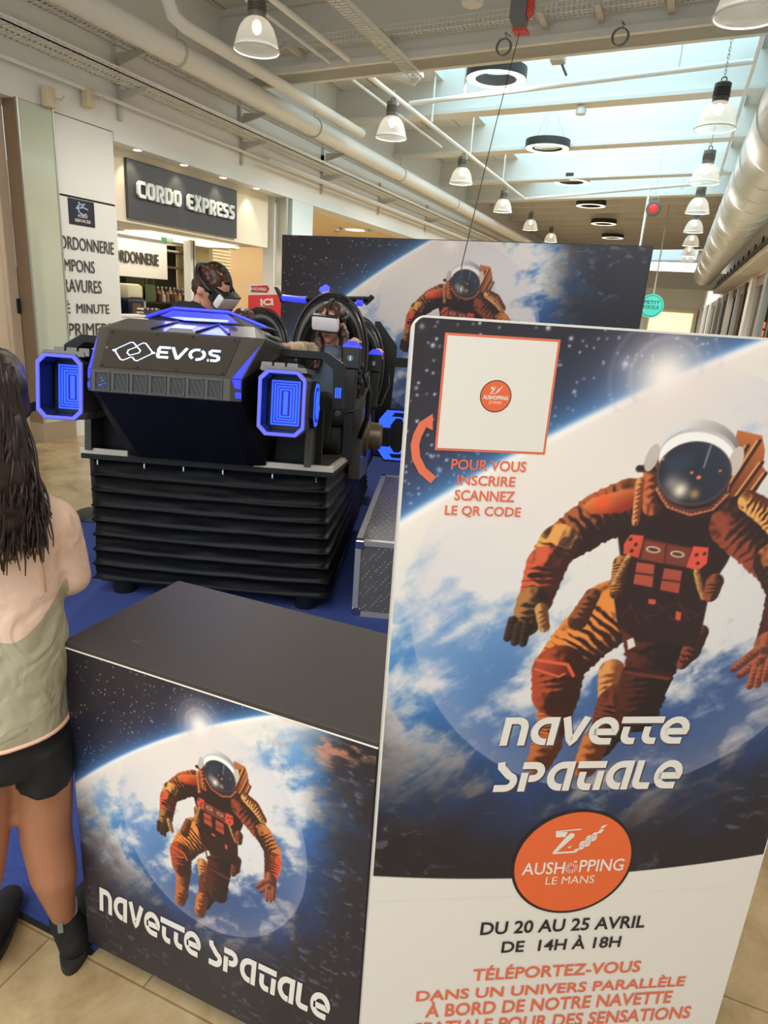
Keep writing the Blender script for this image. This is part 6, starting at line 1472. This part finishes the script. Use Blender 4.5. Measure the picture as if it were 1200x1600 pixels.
# ================================================================== THE COBBLER'S SHOP FRONT
t = empty('shop_sign', on_x(285, 308, -6.0)); tag(t, 'dark grey shop sign with raised white letters over the opening', 'sign')
sTL, sTR, sBR, sBL = on_x(197, 243, -5.98), on_x(370, 300, -5.98), on_x(370, 373, -5.98), on_x(202, 340, -5.98)
y0, y1, z1, z0 = (sTL[1] + sBL[1]) / 2, sTR[1], (sTL[2] + sTR[2]) / 2, (sBL[2] + sBR[2]) / 2
mb = MB(); mb.box((-6.03, y0, z0), (-5.98, y1, z1)); build('sign_board', mb, mat('anthracite_board', (72, 72, 76), .4, noise=(3, .08)), t)
CO = {'C': (.62, [[(.62, .88), (.22, .88), (.11, .74), (.11, .26), (.22, .12), (.62, .12)]]),
      'O': (.66, [[(.22, .88), (.46, .88), (.55, .74), (.55, .26), (.46, .12), (.22, .12), (.11, .26), (.11, .74), (.22, .88)]]),
      'R': (.64, [[(.11, 0), (.11, .88), (.42, .88), (.53, .76), (.53, .56), (.42, .44), (.16, .44)], [(.32, .44), (.56, 0)]]),
      'D': (.66, [[(.11, .12), (.11, .88), (.42, .88), (.55, .72), (.55, .28), (.42, .12), (.11, .12)]]),
      'E': (.56, [[(.56, .88), (.2, .88), (.11, .76), (.11, .24), (.2, .12), (.56, .12)], [(.12, .5), (.5, .5)]]),
      'X': (.66, [[(.08, 1), (.58, 0)], [(.58, 1), (.08, 0)]]),
      'P': (.62, [[(.11, 0), (.11, .88), (.42, .88), (.53, .76), (.53, .54), (.42, .42), (.16, .42)]]),
      'S': (.58, [[(.56, .88), (.2, .88), (.11, .78), (.11, .60), (.2, .5), (.38, .5), (.47, .40), (.47, .22), (.38, .12), (.02, .12)]])}
a, b = on_x(212, 312, -5.98), on_x(363, 343, -5.98); tp = on_x(212, 282, -5.98); zz = (a[2] + b[2]) / 2; hh = tp[2] - a[2]
mb = MB(); lay(mb, word(CO, 'CORDO EXPRESS', .2, .10), (-5.98, a[1], zz), (-5.98, b[1], zz), (-5.98, a[1], zz + hh), .012, 0, .03); build('lettering', mb, mat('white_letter', (232, 238, 236), .4), t)
# small downlights under the recess
for i, y in enumerate((6.6, 7.4, 8.2, 9.0)):
    p = A(-5.86, y, 3.045); mb = MB(); mb.lathe([(.0, 0), (.03, 0), (.045, .004), (.05, .008)], p, 16); o = tag(build('downlight', mb, mat('lit_spot', (255, 240, 210), .4, emit=(255, 236, 200), strength=6), smooth=True), 'small recessed spotlight above the shop sign', 'light', 'spotlights above the shop sign')
    l = bpy.data.lights.new('spot', 'SPOT'); l.energy = 9; l.color = (1, .86, .62); l.spot_size = math.radians(80); l.spot_blend = .6; l.shadow_soft_size = .03
    lo = bpy.data.objects.new('spot', l); lo.location = (-5.84, y, 3.03); lo.rotation_euler = (0, math.radians(18), 0); COL.objects.link(lo)
def wall_text(name, s, l, r, h, x, m, label, bold=.0):
    a, b = on_x(*l, x), on_x(*r, x); tp = on_x(l[0], l[1] - h, x); z = (a[2] + b[2]) / 2
    mb = MB(); lay(mb, text_flat(s, bold), (x, a[1], z), (x, b[1], z), (x, a[1], z + tp[2] - a[2]), .001, 0, .004)
    return tag(build(name, mb, m), label, 'lettering')
M_TXT = mat('grey_lettering', (72, 68, 64), .5)
for s, l, r, h in (('CORDONNERIE', (84, 391), (178, 394), 21), ('TAMPONS', (80, 424), (148, 425), 20), ('GRAVURES', (88, 456), (159, 458), 21), ('CLÉ  MINUTE', (84, 488), (171, 491), 20), ('IMPRIMERIE', (86, 523), (182, 525), 20)):
    wall_text('wall_lettering', s, l, r, h, -5.796, M_TXT, {'CORDONNERIE': 'topmost grey word on the white sign wall, beginning the list', 'TAMPONS': 'second grey word of the list on the white sign wall', 'GRAVURES': 'third grey word of the list on the white sign wall', 'CLÉ  MINUTE': 'fourth grey line of the list, two words on the white sign wall', 'IMPRIMERIE': 'lowest grey word of the list on the white sign wall'}[s])
q = [on_x(u, v, -5.79) for u, v in ((107, 308), (147, 317), (149, 356), (109, 349))]; ya, yb, za, zb_ = (q[0][1] + q[3][1]) / 2, (q[1][1] + q[2][1]) / 2, (q[2][2] + q[3][2]) / 2, (q[0][2] + q[1][2]) / 2
t = empty('poster', (-5.795, (ya + yb) / 2, za)); tag(t, 'small dark poster with a pale swirl on the white sign wall', 'poster')
mb = MB(); mb.box((-5.80, ya, za), (-5.792, yb, zb_)); build('sheet', mb, mat('poster_night', (36, 36, 52), .35), t)
mb = MB(); f_ = lambda p: (-5.791, ya + (yb - ya) * p[0], za + (zb_ - za) * p[1])
for pth in ([(.28, .62), (.4, .8), (.62, .86), (.5, .7), (.34, .66), (.4, .5)], [(.38, .9), (.55, .72), (.75, .66)], [(.4, .5), (.55, .42), (.68, .48)]):
    vs_, fs_ = stroke(pth, .05); mb.add([f_(p) for p in vs_], fs_)
build('swirl', mb, mat('pale_blue_ink', (170, 190, 220), .4), t)
mb = MB()
for s, x0, x1, y_, h_ in (('POINT', .34, .72, .30, .12), ('SERVICES', .2, .82, .12, .12)): lay(mb, text_flat(s, .02), f_((x0, y_)), f_((x1, y_)), f_((x0, y_ + h_)), .0006)
build('lettering', mb, M_PAPER, t)

# ---- inside the shop
hx = -7.35; a = on_x(262, 437, hx); zbot = (on_x(190, 431, hx)[2] + a[2]) / 2
t = empty('header_panel', (hx - .3, 6.4, zbot)); tag(t, 'white header panel with dark raised lettering inside the shop', 'panel')
mb = MB(); mb.box((hx - .38, 4.6, zbot), (hx, a[1], 2.282)); build('panel_box', mb, M_WALLW, t)
l, r = on_x(170, 411, hx), on_x(247, 415, hx); tp = on_x(190, 398, hx); lz = (on_x(190, 411, hx)[2] + r[2]) / 2
yl = on_x(188, 411, hx)[1]; rr = r[1]; wd = (rr - yl) * 11 / 8.6
mb = MB(); lay(mb, text_flat('CORDONNERIE', .012), (hx, rr - wd, lz), (hx, rr, lz), (hx, rr - wd, lz + .165), .004, 0, .015); build('lettering', mb, M_TXT, t)
sx = -7.75
t = empty('display_shelf', (sx, 7.5, 0)); tag(t, 'black wall shelving with bags and bottles inside the shop', 'shelf')
mb = MB(); mb.box((sx - .35, 4.7, 0), (sx - .30, 9.9, 2.28)); build('back_panel', mb, M_DARK, t)
zs_ = on_x(230, 471, sx)[2]
for z in (zs_ - .5, zs_, 1.95, 2.2):
    mb = MB(); mb.box((sx - .30, 4.7 if z < 1.9 else a[1], z - .03), (sx, 9.9, z)); build('shelf_board', mb, M_DARK if z < 1.9 else mat('shelf_edge', (120, 116, 110), .5), t)
def on_shelf(u, x=None): return on_x(u, 460, sx - .15 if x is None else x)[1]
def handbag(u, w, h, m, label, dz=0, hang=True):
    y = on_shelf(u); t = empty('handbag', (sx - .15, y, zs_ + dz)); tag(t, label, 'bag')
    mb = MB(); mb.prism([A(sx - .22, y - w * .42, zs_ + dz + .001), A(sx - .22, y + w * .42, zs_ + dz + .001), A(sx - .22, y + w / 2, zs_ + dz + .06), A(sx - .22, y + w * .44, zs_ + dz + h), A(sx - .22, y - w * .44, zs_ + dz + h), A(sx - .22, y - w / 2, zs_ + dz + .06)], (.15, 0, 0)); build('body', mb, m, t)
    if hang:
        mb = MB(); mb.tube([A(sx - .06, y + w * .28 * math.cos(a), zs_ + dz + h * .8 + .2 * h + w * .45 * math.sin(a)) for a in np.linspace(0, math.pi, 13)], .010, 6); build('handle', mb, m, t, smooth=True)
    return t
handbag(228, .30, .26, mat('olive_leather', (106, 120, 76), .45), 'olive green handbag with a looped handle on the shop shelf')
handbag(212, .26, .34, mat('moss_fabric', (84, 92, 58), .7), 'darker moss green bag behind the cream case', hang=False)
y = on_shelf(201, -7.2); t_ = empty('case', (-7.2, y, zs_ - .02)); zc = on_x(200, 467, -7.2)[2]; zt_ = on_x(200, 443, -7.2)[2]
tag(t_, 'cream rounded case on top of the dark machine', 'case'); mb = MB(); mb.bbox((-7.35, y - .17, zc), (-7.05, y + .14, zt_), .05); build('body', mb, mat('cream_leather', (214, 202, 172), .5), t_, smooth='auto')
mb = MB(); mb.box((-7.06, y - .12, zc + .001), (-7.045, y + .08, zc + .03)); build('dark_band', mb, M_DARK, t_)
t_ = empty('engraving_machine', (-7.2, y, 0)); tag(t_, 'dark blue machine with a screen standing in the shop entrance', 'machine')
mb = MB(); mb.bbox((-7.35, y - .22, 0), (-7.0, y + .12, zc), .02); build('cabinet', mb, mat('midnight_plastic', (28, 30, 48), .3), t_)
mb = MB(); mb.box((-7.0, y - .16, zc - .28), (-6.992, y + .02, zc - .05)); build('screen', mb, mat('screen_picture', (92, 74, 60), .2), t_)
mb = MB(); mb.box((-7.0, y + .06, zc - .9), (-6.985, y + .10, zc - .02)); build('edge_strip', mb, M_STEEL, t_)
rb = random.Random(5)
BC = [(150, 92, 62), (196, 176, 92), (92, 36, 44), (206, 200, 190), (166, 110, 70), (60, 52, 50)]
for i in range(16):
    u = 247 + (i % 8) * 6.3 + (2 if i > 7 else 0); back = i < 8
    x_ = sx - .22 if back else sx - .06; y = on_x(u, 460, x_)[1]; h = .24 if back else .15; z = zs_ + (.05 if back else 0)
    t_ = empty('bottle', (x_, y, zs_)); tag(t_, 'small bottle of shoe care on the black shop shelf', 'bottle', 'bottles on the shop shelf'); w_ = .036
    m_ = mat('bottle_%d' % (i % 6), BC[i % 6], .3)
    mb = MB(); mb.lathe([(0, .001), (w_, .001), (w_, h * .7), (w_ * .45, h * .84), (w_ * .45, h * .9)], (x_, y, zs_), 14); build('glass', mb, m_, t_, smooth='auto')
    mb = MB(); mb.lathe([(w_ * .55, h * .88), (w_ * .55, h), (0, h)], (x_, y, zs_), 12); build('cap', mb, M_PAPER, t_, smooth='auto')
    if back:
        for o_ in [t_]: o_.location.z += 0.0
# white counter corner and silver rollers
t_ = empty('shop_counter', (-6.7, 7.1, 0)); tag(t_, 'white shop counter behind the nose of the ride', 'counter')
zc2 = on_x(215, 494, -6.5)[2]
mb = MB(); mb.bbox((-6.8, 6.3, 0), (-6.58, 7.9, zc2 - .02), .01); build('front', mb, M_WALLW, t_); mb = MB(); mb.bbox((-6.85, 6.25, zc2 - .02), (-6.57, 7.9, zc2 + .01), .005); build('worktop', mb, M_WHITE, t_)
for i, u in enumerate((222, 229, 236, 243)):
    p = on_x(u, 479 + i * 3.2, -6.7); mb = MB(); mb.lathe([(.012, -.06), (.045, -.06), (.045, .06), (.012, .06)], A(-6.7, p[1], zc2 + .056), 18, 0, (A(0, 0, 1), A(0, 1, 0), A(1, 0, 0))); tag(build('key_wheel', mb, M_CHROME, smooth='auto'), 'silver polishing roller on the shop counter', 'roller', 'polishing rollers on the shop counter')
# post, shutter, red poster and yellow room beyond
p = on_x(297, 420, -6.5); mb = MB(); mb.box((-6.56, p[1] - .06, 0), (-6.44, p[1] + .05, 2.27)); mb.box((-6.435, p[1] + .0, 0), (-6.43, p[1] + .012, 2.27), 1); struct('pillar', mb, [M_WHITE, M_DARK], label='slim white post in the middle of the shop opening')
p0, p1 = on_x(303, 400, -8.9), on_x(359, 400, -8.9)
mb = MB(); n_ = 40
for k in range(n_): z = .0 + k * 2.5 / n_; mb.prism([A(-8.9, p0[1], z), A(-8.87, p0[1], z + .02), A(-8.9, p0[1], z + 2.5 / n_ - .004)], (0, p1[1] - p0[1], 0))
tag(build('roller_shutter', mb, mat('shutter_cream', (226, 214, 180), .5)), 'cream roller shutter at the back of the shop', 'shutter')
q = [on_x(u, v, -8.6) for u, v in ((303, 408), (336, 414), (336, 452), (303, 447))]
t_ = empty('poster', q[3]); tag(t_, 'red poster behind the head of the navy t-shirt rider', 'poster'); mb = MB(); mb.box((-8.61, q[0][1], q[3][2] - .12), (-8.6, q[1][1], q[0][2])); build('sheet', mb, [M_PAPER], t_); mb = MB(); mb.box((-8.60, q[0][1], q[3][2] + .08), (-8.595, q[1][1], q[0][2])); build('red_field', mb, mat('poster_red', (214, 70, 48), .5), t_)
mb = MB(); yy = (q[0][1] + q[1][1]) / 2 - .15
for a in range(5): mb.face([(-8.594, yy + .03 * math.cos(a * 1.2), q[0][2] - .18 + .03 * math.sin(a * 1.2)), (-8.594, yy + .16 * math.cos(a * .7 + .1), q[0][2] - .18 + .14 * math.sin(a * .7 + .1)), (-8.594, yy + .16 * math.cos(a * .7 + .4), q[0][2] - .18 + .14 * math.sin(a * .7 + .4))])
build('white_motif', mb, M_PAPER, t_)
# ceiling panel lights and the exit sign
for (u0, v0, u1, v1), lab in (((208, 364, 284, 374), 'left square panel light in the shop ceiling'), ((284, 376, 348, 384), 'right square panel light in the shop ceiling')):
    a, b = on_z(u0, v0, 2.28), on_z(u1, v1, 2.28); mb = MB(); cx_, cy_ = (a[0] + b[0]) / 2, (a[1] + b[1]) / 2; mb.box((cx_ - .3, cy_ - .5, 2.262), (cx_ + .3, cy_ + .5, 2.284)); tag(build('panel_light', mb, mat('lit_panel', (255, 248, 230), .4, emit=(255, 246, 226), strength=1.6)), lab, 'light')
c = on_x(261, 373, -6.6); t_ = empty('exit_sign', c); tag(t_, 'small green and white emergency exit sign under the shop ceiling', 'sign'); mb = MB(); mb.box(c + A(-.01, -.11, -.05), c + A(.01, .11, .05)); build('plate', mb, mat('exit_green', (60, 160, 96), .4, emit=(70, 170, 110), strength=.4), t_); mb = MB(); mb.box(c + A(.0101, -.02, -.04), c + A(.012, .09, .04)); build('pictogram', mb, M_PAPER, t_); mb = MB(); mb.tube([c + A(0, 0, .05), A(c[0], c[1], max(2.285, c[2] + .06))], .008, 6); build('hanger', mb, M_BRACK, t_)
c = on_x(574, 355, -6.6); t_ = empty('exit_sign', c); tag(t_, 'tiny green exit sign above the left end of the backdrop', 'sign'); mb = MB(); mb.box(c + A(-.02, -.14, -.08), c + A(.02, .14, .08)); build('plate', mb, M_PAPER, t_); mb = MB(); mb.box(c + A(.02, .0, -.08), c + A(.024, .14, .08)); build('pictogram', mb, mat('exit_green', (60, 160, 96)), t_); mb = MB(); mb.tube([c + A(0, 0, .08), A(c[0], c[1], 3.14)], .01, 6); build('hanger', mb, M_BRACK, t_)
c = on_z(555, 360, 3.13); mb = MB(); mb.lathe([(0, 0), (.22, 0), (.24, .012), (.24, .02)], c, 28); tag(build('ceiling_light', mb, mat('lit_disc', (255, 240, 200), .4, emit=(255, 236, 196), strength=2), smooth='auto'), 'glowing oval ceiling light of the sandy shop over the backdrop', 'light')
c = on_x(528, 360, -7.2); t_ = empty('camera_bracket', c); tag(t_, 'small dark camera hanging in the sandy shop over the backdrop', 'camera'); mb = MB(); mb.tube([c + A(0, -.1, -.03), c + A(0, .14, .04)], .03, 8); build('body', mb, M_GREYP, t_); mb = MB(); mb.tube([c, A(c[0], c[1], 3.14)], .008, 6); build('hanger', mb, M_BRACK, t_)
# NOUVEAU / ICI board
bx = -4.9; yb_ = 8.0
B = lambda u, v: on_y(u, v, 7.6)
q = [B(388, 443), B(440, 446), B(440, 488), B(388, 484)]; x0, x1, z0, z1 = q[0][0], q[1][0] , q[3][2] - .05, (q[0][2] + q[1][2]) / 2
t_ = empty('sign_board', ((x0 + x1) / 2, 7.6, 0)); tag(t_, 'red and white notice board standing left of the backdrop', 'sign')
mb = MB(); mb.box((x0, 7.6, z0), (x1, 7.63, z1)); build('panel', mb, M_PAPER, t_)
zm = B(400, 462)[2]; M_SGR = mat('sign_red', (222, 62, 58), .45)
mb = MB(); mb.prism([A(x0, 7.598, z0), A(x1, 7.598, z0), A(x1, 7.598, zm + .035), A(x0, 7.598, zm)], (0, .003, 0)); build('red_field', mb, M_SGR, t_)
mb = MB(); mb.prism([B(392, 447) - A(0, .006, 0), B(418, 446) - A(0, .006, 0), B(421, 451) - A(0, .006, 0), B(418, 457) - A(0, .006, 0), B(392, 456) - A(0, .006, 0), B(395, 451) - A(0, .006, 0)], (0, .003, 0)); build('ribbon', mb, mat('ribbon_red', (178, 40, 48), .45), t_)
mb = MB(); o_ = A(0, .008, 0); lay(mb, text_flat('NOUVEAU', .03), B(396, 454) - o_, B(417, 455) - o_, B(396, 448.5) - o_, .001); build('lettering', mb, mat('pink_letter', (240, 200, 190), .5), t_)
mb = MB(); lay(mb, text_flat('ICI', .05), B(408, 478) - o_, B(428, 477) - o_, B(407, 467) - o_, .001); build('lettering', mb, M_PAPER, t_)
mb = MB(); mb.box((x0 + .1, 7.61, 0), (x0 + .14, 7.65, z0)); mb.box((x1 - .14, 7.61, 0), (x1 - .1, 7.65, z0)); mb.box((x0 + .02, 7.5, 0), (x1 - .02, 7.75, .02)); build('stand', mb, M_STEEL, t_)

# ================================================================== AROUND THE RIDE
CY0 = .94
mb = MB(); mb.box((-3.72, CY0, 0), (-1.07, 7.2, .006)); mb.box((-1.07, 1.31, 0), (.22, 7.2, .006)); mb.box((-3.72, CY0 - .012, 0), (-1.07, CY0, .005), 1)
def carpet_mat():
    m = mat('blue_carpet', (48, 66, 132), .95, noise=(120, .35), bump=(160, .5)); return m
o = build('carpet', mb, [carpet_mat(), M_BLACK], origin=(-1.6, 3.5, 0)); o['kind'] = 'structure'; o.name = 'floor_carpet'; o['label'] = 'blue carpet laid under the ride and counter'
# flight case with chequer-plate sides
yc_ = math.radians(17.5); f1 = A(math.cos(yc_), math.sin(yc_), 0); f2 = A(-math.sin(yc_), math.cos(yc_), 0); fo = A(-1.315, 2.965, .007)
FC = lambda p: fo + f1 * p[0] + f2 * p[1] + A(0, 0, p[2])
def plate_mat():
    m = bpy.data.materials.new('chequer_plate'); m.use_nodes = True; nt = m.node_tree; b = nt.nodes['Principled BSDF']
    tc = nt.nodes.new('ShaderNodeTexCoord'); w1 = nt.nodes.new('ShaderNodeTexVoronoi'); w1.inputs['Scale'].default_value = 55; w1.inputs['Randomness'].default_value = .25
    mp = nt.nodes.new('ShaderNodeMapping'); mp.inputs['Rotation'].default_value = (0.785, 0.785, 0.6); mp.inputs['Scale'].default_value = (1, .4, 1)
    nt.links.new(tc.outputs['Object'], mp.inputs['Vector']); nt.links.new(mp.outputs[0], w1.inputs['Vector'])
    cr = nt.nodes.new('ShaderNodeValToRGB'); cr.color_ramp.elements[0].position = .12; cr.color_ramp.elements[0].color = (.36, .35, .33, 1); cr.color_ramp.elements[1].position = .3; cr.color_ramp.elements[1].color = (.105, .098, .094, 1)
    nt.links.new(w1.outputs['Distance'], cr.inputs[0]); nt.links.new(cr.outputs[0], b.inputs['Base Color']); b.inputs['Roughness'].default_value = .32
    bp = nt.nodes.new('ShaderNodeBump'); bp.inputs['Strength'].default_value = .5; bp.inputs['Distance'].default_value = .002; bp.invert = True; nt.links.new(w1.outputs['Distance'], bp.inputs['Height']); nt.links.new(bp.outputs[0], b.inputs['Normal'])
    return m
CWd, CLn, CHt = .55, 1.42, .425
t = empty('flight_case', fo + f1 * CWd / 2 + f2 * CLn / 2); tag(t, 'chequer-plate step case with silver edges, between the ride and the tall banner', 'case')
mb = MB(); mb.box((.004, .004, .0), (CWd - .004, CLn - .004, CHt - .003), 0, FC); build('body', mb, plate_mat(), t)
M_ALU = mat('aluminium_edge', (196, 192, 188), .32, metal=.6); eW = .026
ed = []
for x in (0, CWd - eW):
    for y in (0, CLn - eW): ed.append(((x, y, 0), (x + eW, y + eW, CHt)))
for z in (0, CHt - eW):
    for y in (0, CLn - eW): ed.append(((0, y, z), (CWd, y + eW, z + eW)))
    for x in (0, CWd - eW): ed.append(((x, 0, z), (x + eW, CLn, z + eW)))
for a, b in ed:
    a = A(*a) - A(.002, .002, 0) ; b = A(*b) + A(.002, .002, .002); mb = MB(); mb.box(a, b, 0, FC); build('edge_profile', mb, M_ALU, t)
for x in (-.004, CWd - .05 + .004):
    for z in (0, CHt - .05 + .004): mb = MB(); mb.bbox((x, -.005, z), (x + .05, .04, z + .05), .008, 0, FC); build('corner_cap', mb, M_CHROME, t)
# belt barrier
pp = A(-3.60, 3.50, 0)
def stanchion(p, label):
    t = empty('barrier_post', p); tag(t, label, 'barrier post')
    mb = MB(); mb.lathe([(.16, .0), (.165, .012), (.15, .03), (.03, .04)], p, 36); build('base', mb, M_BLACK, t, smooth='auto')
    mb = MB(); mb.lathe([(.03, .035), (.03, .90), (.035, .905), (.035, .98), (.02, .99), (0, .99)], p, 20); build('post', mb, M_BLACK, t, smooth='auto')
    return t
stanchion(pp, 'black belt barrier post behind the left corner of the ride')
pe = on_z(-120, 698, .93); pe = A(pe[0], pe[1], 0); stanchion(pe, 'black belt barrier post beyond the left edge of the picture')
dd = (pe - pp) / np.linalg.norm(pe - pp); mb = MB(); mb.prism([pp + dd * .036 + A(0, 0, .905), pe - dd * .036 + A(0, 0, .905), pe - dd * .036 + A(0, 0, .955), pp + dd * .036 + A(0, 0, .955)], A(dd[1], -dd[0], 0) * .003); tag(build('barrier_belt', mb, mat('black_webbing', (20, 19, 20), .8)), 'black barrier belt stretched left of the ride', 'belt')

# ================================================================== RIGHT END OF THE MALL
c = on_y(1018, 478, 22); R_s = .335; t = empty('hanging_sign', c); tag(t, 'round turquoise shop sign hanging at the right end of the backdrop', 'sign')
AX = (A(1, 0, 0), A(0, 0, 1), A(0, 1, 0))
mb = MB(); mb.lathe([(0, -.05), (R_s, -.05), (R_s, .05), (0, .05)], c, 40, 0, AX); build('disc', mb, mat('turquoise', (84, 222, 210), .4), t, smooth='auto')
mb = MB(); mb.lathe([(R_s * .84, -.054), (R_s * .89, -.054), (R_s * .89, -.05), (R_s * .84, -.05)], c, 40, 0, AX, closed=True); build('rim', mb, mat('dark_teal', (24, 120, 116), .4), t, smooth='auto')
mb = MB()
for k, s in enumerate(('PETIT', 'PORTEUR')): lay(mb, text_flat(s, .02), c + A(-.22, -.052, .05 - .14 * k), c + A(.22, -.052, .05 - .14 * k), c + A(-.22, -.052, .15 - .14 * k), .001)
build('lettering', mb, mat('teal_ink', (30, 110, 110), .5), t)
mb = MB(); mb.tube([c + A(0, 0, R_s), c + A(0, 0, ctop(c[0], c[1]) - c[2])], .02, 6); build('hanger', mb, M_BRACK, t)
c = on_x(1195, 505, XR - .13); mb = MB(); 
for k in range(3): mb.bbox(c + A(-.004, -.18, -.1 - .16 * k), c + A(.004, .18, .02 - .16 * k), .03)
tag(build('wall_emblem', mb, M_CORAL), 'small orange emblem on the white pilaster at the right edge', 'emblem')
